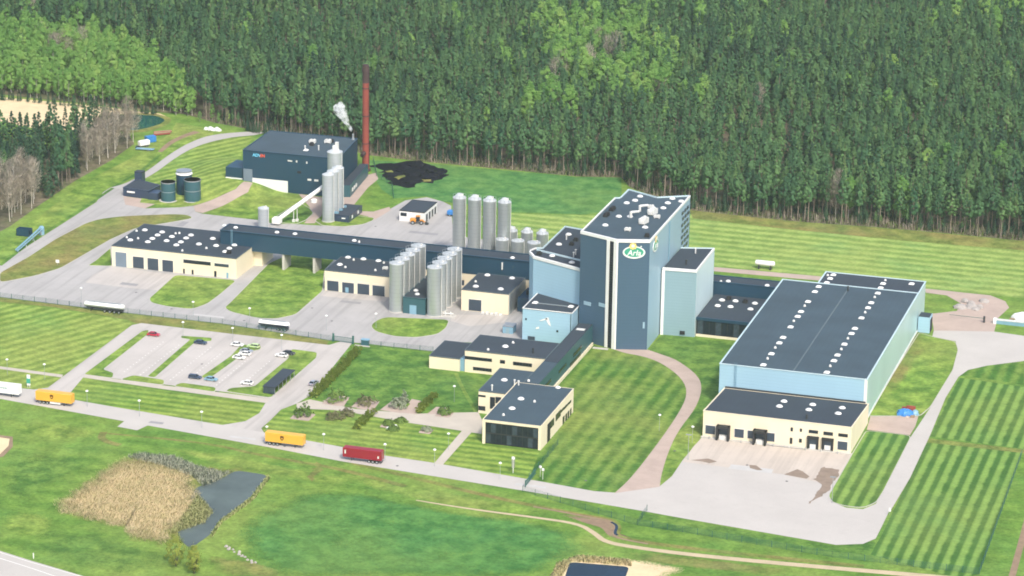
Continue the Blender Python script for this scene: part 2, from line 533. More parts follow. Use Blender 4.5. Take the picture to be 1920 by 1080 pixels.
def rounded(poly, r=2.0, steps=4):
    """round the corners of an outline"""
    out = []
    n = len(poly)
    for i in range(n):
        p0, p1, p2 = Vector(poly[i - 1]), Vector(poly[i]), Vector(poly[(i + 1) % n])
        a, b = (p0 - p1), (p2 - p1)
        ra, rb = min(r, a.length * 0.45), min(r, b.length * 0.45)
        s, e = p1 + a.normalized() * ra, p1 + b.normalized() * rb
        for k in range(steps + 1):
            t = k / steps
            q = s * (1 - t) ** 2 + p1 * (2 * t * (1 - t)) + e * t * t
            out.append((q.x, q.y))
    return out

def ragged(poly, amp=0.8, step=2.0, seed=1):
    """natural outline: edges cut into short uneven pieces"""
    rr = random.Random(seed)
    out = []
    for a, b in zip(poly, poly[1:] + poly[:1]):
        d = hypot(b[0] - a[0], b[1] - a[1])
        n = max(1, int(d / step))
        for k in range(n):
            t = k / n
            out.append((a[0] + (b[0] - a[0]) * t + rr.uniform(-amp, amp), a[1] + (b[1] - a[1]) * t + rr.uniform(-amp, amp)))
    return out

def smooth_line(pts, it=2):
    for _ in range(it):
        q = [pts[0]]
        for a, b in zip(pts, pts[1:]):
            q.append((a[0] * .75 + b[0] * .25, a[1] * .75 + b[1] * .25))
            q.append((a[0] * .25 + b[0] * .75, a[1] * .25 + b[1] * .75))
        q.append(pts[-1])
        pts = q
    return pts

def kerb(poly, parent, w=0.3, h=0.13):
    mb = MB()
    n = len(poly)
    area = sum(poly[k][0] * poly[(k + 1) % n][1] - poly[(k + 1) % n][0] * poly[k][1] for k in range(n))
    if area < 0:
        poly = poly[::-1]
    off = []
    for i in range(n):
        p0, p1, p2 = Vector(poly[i - 1]), Vector(poly[i]), Vector(poly[(i + 1) % n])
        d = ((p1 - p0).normalized() + (p2 - p1).normalized())
        if d.length < 1e-3:
            d = p2 - p1
        d.normalize()
        off.append((p1.x + d.y * w, p1.y - d.x * w))
    for i in range(n):
        j = (i + 1) % n
        a, b, c, d = poly[i], poly[j], off[j], off[i]
        mb.face([(a[0], a[1], h), (d[0], d[1], h), (c[0], c[1], h), (b[0], b[1], h)])
        mb.face([(d[0], d[1], 0.0), (c[0], c[1], 0.0), (c[0], c[1], h), (d[0], d[1], h)])
    return part('kerb', mb, 'kerb', parent)

def island(poly, mat='lawn', r=2.5):
    poly = rounded(poly, r)
    o = sheet('lawn', poly, mat, 0.10)
    kerb(poly, o)
    return o

def ribbon(name, pts, w, mat, z, it=2, kind='structure'):
    pts = smooth_line(pts, it)
    l, r = [], []
    for i, p in enumerate(pts):
        a = Vector(pts[max(0, i - 1)])
        b = Vector(pts[min(len(pts) - 1, i + 1)])
        d = (b - a).normalized()
        hw = (w[0] + (w[1] - w[0]) * i / (len(pts) - 1)) / 2 if isinstance(w, tuple) else w / 2
        l.append((p[0] - d.y * hw, p[1] + d.x * hw))
        r.append((p[0] + d.y * hw, p[1] - d.x * hw))
    mb = MB()
    for i in range(len(pts) - 1):
        mb.face([(*r[i], z), (*r[i + 1], z), (*l[i + 1], z), (*l[i], z)])
    return tag(link(name, mb.mesh(name, mat)), kind=kind)

def soften(mat_name):
    """copy of a grass material that thins out towards the rim of its sheet (attribute 'fade')"""
    m = M[mat_name].copy()
    nt = m.node_tree
    b = nt.nodes['Principled BSDF']
    at = N(nt, 'ShaderNodeAttribute', attribute_name='fade')
    f = noise(nt, position(nt), 0.10, 3.0, 0.6)
    w = N(nt, 'ShaderNodeTexWhiteNoise')
    sn = N(nt, 'ShaderNodeVectorMath', operation='SNAP')
    sn.inputs[1].default_value = (0.16, 0.16, 10.0)
    L(nt, position(nt), sn.inputs[0])
    L(nt, sn.outputs[0], w.inputs['Vector'])
    k = math_node(nt, 'ADD', at.outputs['Fac'], math_node(nt, 'MULTIPLY', math_node(nt, 'SUBTRACT', f, 0.5), 1.1))
    k = math_node(nt, 'ADD', k, math_node(nt, 'MULTIPLY', math_node(nt, 'SUBTRACT', w.outputs['Value'], 0.5), 0.85))
    k = math_node(nt, 'GREATER_THAN', k, 0.55)
    tr = N(nt, 'ShaderNodeBsdfTransparent')
    mx = N(nt, 'ShaderNodeMixShader')
    L(nt, k, mx.inputs[0])
    L(nt, tr.outputs[0], mx.inputs[1])
    L(nt, b.outputs[0], mx.inputs[2])
    L(nt, mx.outputs[0], nt.nodes['Material Output'].inputs['Surface'])
    return m

def soft_sheet(name, poly, mat, z, rim=0.18):
    cx, cy = sum(p[0] for p in poly) / len(poly), sum(p[1] for p in poly) / len(poly)
    inner = [(p[0] + (cx - p[0]) * rim, p[1] + (cy - p[1]) * rim) for p in poly]
    n = len(poly)
    me = bpy.data.meshes.new(name)
    vs = [(x, y, z) for x, y in poly] + [(x, y, z) for x, y in inner] + [(cx, cy, z)]
    fs = [(k, (k + 1) % n, n + (k + 1) % n, n + k) for k in range(n)] + [(n + k, n + (k + 1) % n, 2 * n) for k in range(n)]
    me.from_pydata(vs, [], fs)
    me.attributes.new('fade', 'FLOAT', 'POINT').data.foreach_set('value', [0.0] * n + [1.0] * (n + 1))
    if mat + '_soft' not in M:
        M[mat + '_soft'] = soften(mat)
    me.materials.append(M[mat + '_soft'])
    return tag(link(name, me), kind='structure')

def inside(x, y, poly):
    c = False
    j = len(poly) - 1
    for i in range(len(poly)):
        xi, yi = poly[i]
        xj, yj = poly[j]
        if (yi > y) != (yj > y) and x < (xj - xi) * (y - yi) / (yj - yi) + xi:
            c = not c
        j = i
    return c

# ------------------------------------------------------------------ ground, fields, water
gx = sorted(set([-4000.0, -900.0, 900.0, 4000.0] + BX))
gy = sorted(set([-2500.0, -600.0, 900.0, 5000.0] + BY))
g = MB()
for x in gx:
    for y in gy:
        g.v.append((x, y, ground_z(x, y)))
for i in range(len(gx) - 1):
    for j in range(len(gy) - 1):
        a = i * len(gy) + j
        g.f.append((a, a + len(gy), a + len(gy) + 1, a + 1))
        g.m.append(0)
struct('ground', g, 'meadow')

sheet('field', [(-111.48,154.94),(-86.1,158.55),(-50.25,158.65),(-19.62,158.84),(-1.5,165.39),(10.94,119.4),(-0.14,105.42),(-29.62,98.16),(-35.54,102.71),(-56.42,103.63),(-61.04,103.67),(-69.75,109.08),(-81.14,101.56),(-90.82,112.75),(-100.81,131.3)], 'field', 0.02)
sheet('field', [(-35.08,101.2),(-29.17,96.66),(0.28,103.92),(40.45,121.64),(85.57,117.31),(128.25,120.54),(175.09,119.96),(184.57,51.24),(172.5,51.87),(160.56,51.16),(147.39,51.45),(108.31,52.68),(65.52,48.46),(44.77,59.74),(-9.86,61.78),(-22.35,66.74)], 'field_b', 0.03)
sheet('field', [(36.9,127.04),(84.15,124.12),(127.2,126.56),(174.06,127.41),(175.9,114.06),(129.8,111.62),(86.66,112.07),(42.29,114.03)], 'verge', 0.04)
soft_sheet('field', rounded([(-11.56,-255.98),(-7.27,-236.01),(-0.87,-222.87),(13.33,-216.06),(40.04,-223.06),(74.04,-222.99),(91.01,-226.74),(99.16,-242.55),(91.85,-250.24),(89.63,-264.99),(13.87,-290.8),(0.71,-278.33)], 14, 8), 'crop', 0.03)
sheet('stubble_field', [(-307.65,201.94),(-263.13,202.21),(-226.65,198.77),(-219.79,192.99),(-242.29,187.84),(-247.79,175.56),(-247.83,158.4),(-269.67,155.43),(-306.79,167.32)], 'straw', 0.03)
soft_sheet('pond_bank', rounded([(88.98,-257.2),(91.18,-247.88),(98.18,-243.75),(110.74,-242.07),(118.98,-242.7),(128.84,-243.61),(123.3,-253.52),(118.64,-266.29),(91.14,-275.64)], 4), 'straw', 0.03, 0.3)
sheet('pond_bank', [(-116.33,-207.17),(-106.04,-207.3),(-101.98,-215.82),(-101.06,-224.75),(-104.68,-231.06)], 'dirt', 0.03)
sheet('pond_bank', [(-115.44,-208.98),(-106.15,-209.45),(-103.69,-215.38),(-102.86,-223.33),(-106.37,-227.6)], 'straw', 0.05)
soft_sheet('pond_bank', ragged([(-69.4,-258.76),(-67.39,-218.19),(-64.71,-209.64),(-41.63,-212.33),(-27.77,-208.55),(-14.75,-211.04),(-13.3,-220.37),(-11.89,-237.6),(-14.28,-256.91),(-12.86,-267.65),(-14.41,-279.6),(-20.64,-275.62),(-23.81,-280.2),(-36.88,-276.76),(-41.44,-270.28),(-63.63,-265.14)], 1.2, 2.5, 5), 'verge', 0.02)
sheet('pond', rounded([(-26.69,-212.18),(-15.82,-212.9),(-13.98,-233.59),(-15.87,-254.27),(-14.13,-264.52),(-15.52,-276.93),(-20.9,-271.73),(-25.85,-263.14),(-29.51,-246),(-33.05,-230.56),(-28.65,-220.77)], 2.5), 'pond', 0.05)
sheet('pond', rounded([(93.26,-250.62),(110.8,-248.48),(113.13,-268.16),(96.92,-273.68)], 2), 'pond_dark', 0.06)
sheet('pond', rounded([(-244.48,188.08),(-237.16,192.83),(-226.7,194.59),(-219.64,188.93),(-219.11,180.96),(-221.62,172.98),(-226.4,166.22),(-233.69,170.58)], 3), 'pond_green', 0.06)
sheet('pond_bank', rounded([(-246.9,188.23),(-238.33,195.53),(-226.95,197.62),(-218.29,192.51),(-215.47,183.31),(-218.3,168.19),(-226.08,161.37),(-235.37,167.96)], 3), 'verge', 0.04)

# patches of different growth in the rough meadow
for pts_, m_, z_ in (
    ([(-99.09,-231.15),(-93.7,-219.14),(-80.31,-211.95),(-69.35,-215.83),(-74.21,-237.44),(-76.77,-255.17),(-85.02,-260.36)], 'lawn_deep', 0.012),
    ([(-67.4,-275.11),(-43.71,-273.75),(-23.81,-280.2),(-16.1,-290.49),(-20.92,-302.65),(-40.95,-298.97),(-64.05,-289.58)], 'lawn_deep', 0.013),
    ([(-114.1,-199.99),(-103.19,-190.81),(-87.93,-190.92),(-78.31,-195.59),(-88.2,-206.9),(-103.23,-206.86)], 'lawn', 0.014),
    ([(-65.58,-199.07),(-36.03,-199.21),(-8.48,-204.9),(17.62,-208.27),(9.27,-214.55),(-16.31,-212.57),(-39.72,-208.13)], 'lawn', 0.015),
    ([(-2.13,-202.71),(27.06,-205.01),(53.21,-210.5),(80.25,-215.32),(73.42,-220.9),(47.48,-219.56),(19.88,-214.77)], 'lawn', 0.016),
    ([(107.36,-235.38),(126.83,-235.28),(158.79,-235.1),(157.08,-242.02),(120.86,-243.77),(104.47,-242.91)], 'verge', 0.017),
    ([(-10.39,-279.96),(5.87,-278.72),(21.19,-284.12),(13.87,-290.8),(-1.38,-293.91)], 'verge', 0.018),
    ([(-81.16,-268.38),(-72.98,-263.25),(-61.68,-268.6),(-58.69,-278.88),(-65.85,-285.78),(-73.64,-284)], 'lawn', 0.019),
    ([(149.66,32),(151.63,-13.68),(150.69,-51.12),(153.22,-85.16),(158.14,-72.04),(159.89,-17.13)], 'verge', 0.11),
):
    soft_sheet('meadow_patch', rounded(pts_, 6, 4), m_, z_, 0.45)

# mown lawns
sheet('lawn', [(-171.82,-80.12),(-150.81,-79.47),(-119.48,-83.71),(-116.25,-87.81),(-115.62,-159.91),(-116.77,-163.76),(-120.23,-162.67),(-132.03,-162.75)], 'lawn_diag', 0.03)
sheet('lawn', [(-109.37,-149.02),(-40.67,-150.89),(-39.09,-160.36),(-40.58,-169.09),(-46.34,-174.88),(-105.3,-168.3),(-109.06,-162.22)], 'lawn_b', 0.03)
sheet('lawn', [(-33.38,-84.89),(-25.89,-83.52),(-3.81,-83.24),(-0.19,-98.43),(22.21,-98.37),(22.83,-115.13),(29.06,-135.03),(21.01,-138.38),(9.62,-143.44),(-10.5,-145.44),(-23.79,-141.64),(-28.67,-138.23),(-32.7,-94.59)], 'lawn_deep', 0.03)
sheet('lawn', [(-28.57,-152.27),(-16.82,-149.86),(-9.92,-150.23),(9.59,-153.32),(29.65,-154.99),(30.28,-186),(11.44,-184.35),(-10.13,-180.93),(-29.89,-178.82),(-32.89,-173.45),(-33.2,-155.55)], 'lawn_b', 0.03)
sheet('lawn', [(33.07,-155.41),(37.4,-158.17),(39.18,-163.88),(58.91,-164.35),(62.85,-189.74),(35.18,-186.83),(33.31,-185.46)], 'lawn_b', 0.03)
sheet('lawn', [(58.91,-164.35),(59.77,-124.91),(46.62,-101.62),(46.81,-54.89),(54.66,-57.16),(59.29,-59.9),(74.31,-65.72),(85.44,-79.86),(91.11,-95.38),(92.81,-117.31),(93.2,-154.56),(92.78,-179.93),(91.09,-191.73),(84.72,-192.95),(62.85,-189.74)], 'lawn_a', 0.035)
sheet('lawn', [(66.41,-53.67),(66.75,-35.78),(78.84,-35.39),(93.8,-35.88),(101.12,-89.01),(99.41,-108.36),(102.29,-124.97),(98.14,-124.23),(96.44,-133.46),(96.84,-107.57),(94.46,-88.43),(90,-75.3),(78.9,-61.05)], 'lawn_deep', 0.03)
sheet('lawn', [(102.29,-124.97),(105.57,-135.63),(104.58,-157.82),(104.37,-172.47),(101.73,-174.37),(98.4,-152.77),(96.77,-133.34),(98.14,-124.23)], 'lawn', 0.03)
sheet('lawn', [(175.67,-109.23),(175.51,-47.23),(198.51,-49.84),(211.35,-50.61),(217.37,-111.66),(206.96,-111.08)], 'lawn_wide', 0.03)
sheet('lawn', [(174.98,-45.03),(177.44,-38.16),(182.93,-31.39),(194.56,-21.2),(198.21,-47.6),(186.91,-45.63)], 'lawn_a', 0.03)
sheet('lawn', [(176.02,-115.48),(206.46,-114.91),(209.07,-220.93),(204.24,-225.95),(176.1,-216.28),(176.51,-198.37),(176.33,-182.84)], 'lawn_wide', 0.03)
sheet('lawn', [(103.27,-205.1),(116.65,-207.01),(165.28,-213.39),(175.61,-204.97),(176.1,-216.28),(155.44,-218.95),(104.79,-216.12)], 'lawn_deep', 0.03)
sheet('verge', [(175.84,-111.3),(207.03,-111.58),(219.14,-112.08),(219.64,-116.04),(206.46,-114.91),(176.02,-115.48)], 'verge', 0.03)
sheet('verge', [(-174.63,-74.29),(-122.72,-76.26),(-85.84,-76.46),(-43.24,-81.43),(-42.3,-86.77),(-78.66,-86.22),(-109.77,-85.53),(-115.9,-85.73),(-119.73,-83.14),(-151.35,-78.31),(-172.38,-78.96)], 'verge', 0.035)
sheet('lawn', [(-172.81,174.86),(-181.04,168.91),(-188.72,152.5),(-190.2,131.99),(-189.14,110.21),(-187.53,97.27),(-176.94,60.31),(-158.6,60.19),(-154.83,64.05),(-149.73,72.83),(-144.22,83.77),(-145.57,93.19),(-151.67,95.39),(-166.89,148.95),(-171.48,173.38)], 'lawn_diag', 0.07, drape=True)
sheet('lawn', [(-140.49,92.28),(-138.32,82.52),(-141.93,70.87),(-147.22,55.14),(-132.8,53.74),(-116.23,52.36),(-113.61,78.86),(-119.55,92.87),(-125.54,95.03)], 'lawn', 0.07, drape=True)
sheet('meadow_bank', [(-193.23,180.34),(-213.53,186.06),(-208.44,167.8),(-208.05,119.91),(-211.46,78),(-206.08,25.03),(-200.72,-20.1),(-192.45,-37.29),(-193.22,-24.96),(-194.09,55.83),(-197.29,76.99),(-193.14,102.42),(-195.22,138.66),(-194.02,159.29),(-190.07,172.52)], 'lawn', 0.03, drape=True)

# ------------------------------------------------------------------ roads, yards, paths
yard = sheet('yard_asphalt', [(-183.71,-73.36),(-174.91,-73.7),(-122.98,-75.68),(-86.07,-75.89),(-43.45,-80.86),(-27.06,-80.17),(-4.73,-80.46),(-3.23,-68.02),(24.09,-63.48),(18.5,-34.48),(-9.24,59.67),(-16.94,56.14),(-41.82,58.21),(-55.79,98.8),(-61.04,103.67),(-69.24,107.55),(-75.98,100),(-77.12,91.13),(-77.79,85.03),(-78.55,67.47),(-82.91,58.64),(-89.81,54.56),(-103.86,52.75),(-115.41,50.22),(-122.07,52.7),(-132.52,53.02),(-146.63,53.7),(-150.64,55.56),(-154.53,63.32),(-158.91,59.24),(-171.48,53.06),(-184.04,61.99),(-187.19,71.96),(-191.33,76.52),(-197.29,76.99),(-197.2,69.22),(-193.77,55.1),(-193.22,-24.96),(-193.1,-54.19)], 'asphalt_y', 0.05)
sheet('road', [(-144.15,-162.32),(-132.03,-162.75),(-124.52,-163.59),(-120,-163.17),(-116.77,-163.76),(-105.52,-167.82),(-86.98,-170.35),(-46.34,-174.88),(-29.94,-177.24),(-2.63,-181.47),(11.44,-184.35),(29.97,-185.6),(62.85,-189.74),(84.72,-192.95),(91.2,-192.17),(103.2,-182.22),(104.69,-172.36),(104.46,-157.35),(105.29,-135.19),(154.95,-133.23),(155.47,-157.35),(155.51,-173.91),(157.34,-178.06),(161.95,-181.21),(167.2,-180.82),(170.12,-175.09),(170.52,-165.38),(175.14,-177.15),(175.27,-193.34),(175.3,-203.28),(172.44,-208.72),(165.03,-212.14),(116.44,-206.15),(103.05,-204.24),(63.72,-199.69),(1.81,-193.8),(-25.29,-189.3),(-69.16,-183.33),(-70.63,-188.67),(-78.1,-187.51),(-78.02,-182.08),(-125.9,-175.47),(-138.09,-174.62)], 'yard_pale', 0.045)
sheet('road', [(170.6,-165.83),(170.04,-113.31),(171.42,-81.65),(172.58,-40.46),(170.75,-17.1),(168.32,-7.82),(159.43,-5.17),(158.86,1.76),(179.78,7.81),(190.74,6.48),(206,6.69),(208.27,-11.45),(194.64,-21.78),(182.93,-31.39),(177.44,-38.16),(175.42,-46.67),(174.71,-69.71),(175.84,-108.1),(176.34,-149.67),(175.53,-177.49),(173.36,-181.05)], 'yard_pale', 0.052)
sheet('road', [(-119.76,-163.66),(-115.62,-159.91),(-116,-88.38),(-113.74,-84.97),(-78.89,-85.66),(-41.61,-85.9),(-38.94,-80.55),(-35.02,-79.17),(-34.55,-82.16),(-29.35,-138.46),(-30.76,-147.44),(-33.57,-154.57),(-33.14,-166.51),(-33.22,-173.56),(-29.89,-178.82),(-40.87,-177.82),(-46.34,-174.88),(-40.58,-169.09),(-39.09,-160.36),(-40.67,-150.89),(-40.72,-145.83),(-56.09,-144.34),(-109.21,-143.67),(-105.52,-167.82)], 'parking', 0.04)
sheet('footpath', [(-148.94,-144.42),(-140.54,-145.09),(-116.41,-146.18),(-115.59,-148.84),(-139.3,-147.65),(-147.68,-146.98)], 'path', 0.06)
sheet('footpath', [(-109.21,-143.67),(-81.07,-144.98),(-40.72,-145.83),(-40.36,-150.22),(-79.58,-148.51),(-108.92,-146.51)], 'path', 0.06)
sheet('apron', [(104.81,-144.31),(105.4,-135.69),(154.88,-133.77),(155.33,-158.39),(149.89,-162.72),(137.92,-159.42),(125.78,-159.1),(104.65,-158.81)], 'apron', 0.06)
sheet('dirt_patch', ragged([(148.3,-148.82),(153.6,-149.51),(154.67,-157.62),(153.94,-160.84),(154.26,-167.58),(152.81,-173.87),(150.19,-182.41),(150.53,-177.53),(151.09,-168.67),(150.81,-163.88),(147.74,-160.51),(148.33,-155.83)], 0.45, 1.2, 2), 'dirt_patch', 0.075)
sheet('dirt_patch', [(137.92,-159.42),(140.95,-153.37),(142.95,-154.69),(145.99,-158.63),(145.41,-160.81),(141.51,-160.17)], 'dirt_patch', 0.075)
sheet('dirt_patch', [(125.64,-154.61),(127.84,-154.36),(130.7,-157.91),(129.09,-158.46),(126.43,-157.37)], 'dirt_patch', 0.075)
sheet('dirt_patch', [(106.89,-156.51),(111.89,-153.25),(115.31,-155.13),(113.22,-157.38),(110.94,-156.64)], 'dirt_patch', 0.075)
sheet('gravel_path', smooth_line([(54.15,-56.71),(59.29,-59.9),(66.39,-61.13),(74.31,-65.72),(85.44,-79.86),(91.11,-95.38),(92.81,-117.31),(93.2,-154.56),(92.78,-179.93),(91.32,-192.61)], 2) + smooth_line([(103.31,-182.67),(101.16,-172.09),(98.4,-152.77),(96.53,-132.36),(96.84,-107.57),(94.46,-88.43),(90,-75.3),(78.9,-61.05),(70.99,-56.42),(66.41,-53.67)], 2), 'gravel', 0.05)
sheet('gravel_path', [(153.9,-96.66),(169.11,-91.38),(169.78,-101.57),(169.52,-110.29),(155.11,-109.9)], 'gravel', 0.07)
sheet('gravel_path', [(147.19,51.38),(162.19,51.03),(172.03,51),(178.4,45.59),(180.85,38.2),(178.77,23.95),(179.78,7.81),(158.86,1.76),(154.6,21.48),(155.54,21.81),(163.05,27.84),(163.41,36.85),(156.44,45.49),(148.47,46.18)], 'gravel', 0.04)
sheet('gravel_path', [(63.74,51.52),(108.17,53.35),(146.93,54.14),(147.61,50.11),(109.25,47.95),(65.03,46.08)], 'gravel', 0.05)
sheet('gravel_path', [(-120.54,94.24),(-100.97,91.86),(-103.49,132.13),(-101.22,136.57),(-97.25,127.21),(-96.85,113.2),(-93.63,86.88),(-88.84,78.57),(-82.88,79.88),(-79.07,88.75),(-76.92,84.51),(-78.55,67.47),(-82.6,72.55),(-91.51,75.13),(-101.12,70.03),(-99.38,55.96),(-103.39,54.53),(-105.24,69.37),(-109.72,77.74)], 'gravel', 0.07)
sheet('gravel_path', [(-154.53,63.32),(-149.54,72.35),(-144.02,83.27),(-144.23,92.79),(-140.39,93.25),(-138.32,82.52),(-141.93,70.87),(-146.92,54.42),(-150.64,55.56)], 'gravel', 0.11, drape=True)
sheet('gravel_path', [(-187.1,66.84),(-179.46,66.16),(-169.5,63.83),(-171.48,53.06),(-181.18,55.42)], 'gravel', 0.07)
sheet('road', smooth_line([(-191,75.77),(-190.68,85.5),(-188.56,101.38),(-190.54,132.81),(-189.06,153.34),(-181.39,169.77),(-172.83,176.83)], 2) + smooth_line([(-168.98,183.2),(-174.43,184.2),(-190.07,172.52),(-194.02,159.29),(-195.22,138.66),(-192.8,101.64),(-193.8,84.37),(-197.29,76.99)], 2), 'asphalt', 0.10, drape=True)
sheet('fuel_bed', ragged([(-107.53,147.09),(-103.66,151.26),(-96.34,156.7),(-89.36,161.09),(-85.28,156.07),(-81.89,154.53),(-77.61,145.11),(-72.56,144.22),(-72.11,136.29),(-74.35,130.13),(-79.09,126.65),(-80.76,119),(-88.1,119.87),(-92.97,127.86),(-97.26,136.19),(-102.48,141.57)], 1.6, 2.2, 4), 'coal', 0.05)
for p in ([(-95.41,146.88),(-91.47,150.14),(-89.25,146.36),(-92.26,142.54)], [(-92.49,133.41),(-89.22,136.39),(-86.33,132.04),(-88.48,128.59)], [(-97.95,139.57),(-96.37,141.96),(-93.86,137.42),(-95.43,135.04)], [(-86.88,153.65),(-85.22,155.17),(-82.36,151.6),(-83.96,149.19)], [(-79.72,133.54),(-75.76,135.86),(-75.72,131.42),(-77.98,129.71)]):
    sheet('grass_patch', ragged(p, 0.9, 1.6, int(p[0][0])), 'verge', 0.07)
sheet('footpath', [(-28.04,-141.99),(-10.32,-145.93),(9.78,-143.94),(21.17,-138.88),(29.22,-135.53),(33.19,-143.5),(36.5,-155.29),(32.92,-154.93),(33.29,-186.48),(30.28,-186),(29.5,-154.51),(9.43,-152.83),(-10.1,-149.74),(-17,-149.36),(-29.09,-151.9),(-30.76,-147.44)], 'path', 0.05)
for p in ([(-23.61,-142.14),(-19.35,-134.98),(-16.27,-135.62),(-14.9,-144.73)], [(-10.33,-145.38),(-9.45,-136.08),(-5.21,-136.3),(-4.28,-145.5)], [(-2.44,-144.3),(-1.5,-134.45),(3.57,-134.38),(5.27,-144.95)], [(5.11,-144.46),(4.07,-130.24),(7.79,-131.21),(10.28,-144.31)], [(13.63,-143.15),(14.35,-135.12),(18.04,-134.96),(18.48,-140.92)]):
    sheet('footpath', p, 'gravel', 0.058)
ribbon('farm_track', [(34.97,-218.19),(45.66,-219.25),(56.14,-219.87),(73.18,-220.07),(87.64,-220.63),(94.27,-226.52),(99.19,-232.44),(110.15,-233.55),(126.44,-233.67),(157.96,-231.12),(198.14,-226.77),(219.64,-225.31)], (0.6, 3.4), 'track', 0.05)
ribbon('ditch', [(5.49,-194.05),(29.03,-200.41),(52.13,-207.05),(70.43,-210.74),(88.3,-213.95),(96.79,-214.28),(100,-220.04),(100.22,-225.84),(103.71,-227.78),(115.54,-229.06),(141.3,-228.16),(175.97,-225.83)], 2.4, 'verge', 0.045)
ribbon('ditch_water', [(96.63,-216.17),(99.25,-218.47),(99.89,-224.6),(101.24,-225.94)], 0.9, 'pond_dark', 0.06)
soft_sheet('earth_bank', rounded([(78.35,-214.58),(86.53,-213.64),(96.45,-213.01),(100.55,-217.11),(102.15,-225.62),(108.67,-227.86),(106.08,-230.53),(98.95,-228.51),(95.12,-221.71),(86.17,-218.38)], 2), 'dirt', 0.04, 0.4)
ribbon('ditch', [(-78.23,-194.5),(-60.66,-193.17),(-42.36,-192.61),(-26.04,-196.79),(-10.82,-198.66),(4.23,-200.52),(28.09,-208.07)], (1.2, 2.6), 'verge', 0.04)
ribbon('ditch', [(218.57,-223.17),(217.09,-184.48),(215.78,-157.03)], 2.0, 'dirt', 0.045)
ribbon('ditch_bank', [(70.68,-211.6),(81.31,-213.1),(90.19,-214.69),(96.14,-214.96),(99.17,-219.41),(99.72,-226.45),(103.93,-228.59),(111.57,-229.54)], 1.0, 'dirt', 0.05)
ribbon('ditch', [(-192.15,-37.91),(-194.69,-4.18),(-194.88,41.34),(-196.5,87.81),(-195.24,101.66),(-198.66,132.68)], 1.6, 'lawn_deep', 0.06)
ribbon('dirt_track', [(-80.14,-193.57),(-78.84,-199.47),(-74.47,-202.15),(-70.25,-203.29)], 2.5, 'verge', 0.05)
sheet('dirt_patch', ragged([(-5.05,-197.69),(-2.48,-198.82),(-1.15,-205.36),(-0.47,-213.02),(-2.69,-211.82),(-4.03,-204.36)], 1.0, 1.5, 8), 'verge', 0.05)
ribbon('dirt_track', [(-200.4,136.78),(-202.45,152.33),(-201.14,165.52),(-198.47,174.43)], (2, 4), 'dirt', 0.05)
ribbon('dirt_track', [(10.08,-100.23),(14.86,-110.36),(25.15,-129.69),(28.39,-135.26)], 1.3, 'lawn', 0.05)
sheet('road', [(-81.1,-290.11),(-67.63,-296.48),(-55.47,-300.51),(-34.99,-306.61),(-32.25,-312.71),(-64.53,-323.7)], 'yard_pale', 0.05)
ribbon('road_marking', [(-73.71,-298.12),(-65.13,-301.67),(-53.06,-305.64),(-42.95,-309.32)], 0.25, 'marking', 0.065, 0)
ribbon('road_marking', [(-80.54,-291.25),(-67.09,-297.6),(-54.95,-301.62),(-35.72,-306.86)], 0.22, 'marking', 0.065, 0)

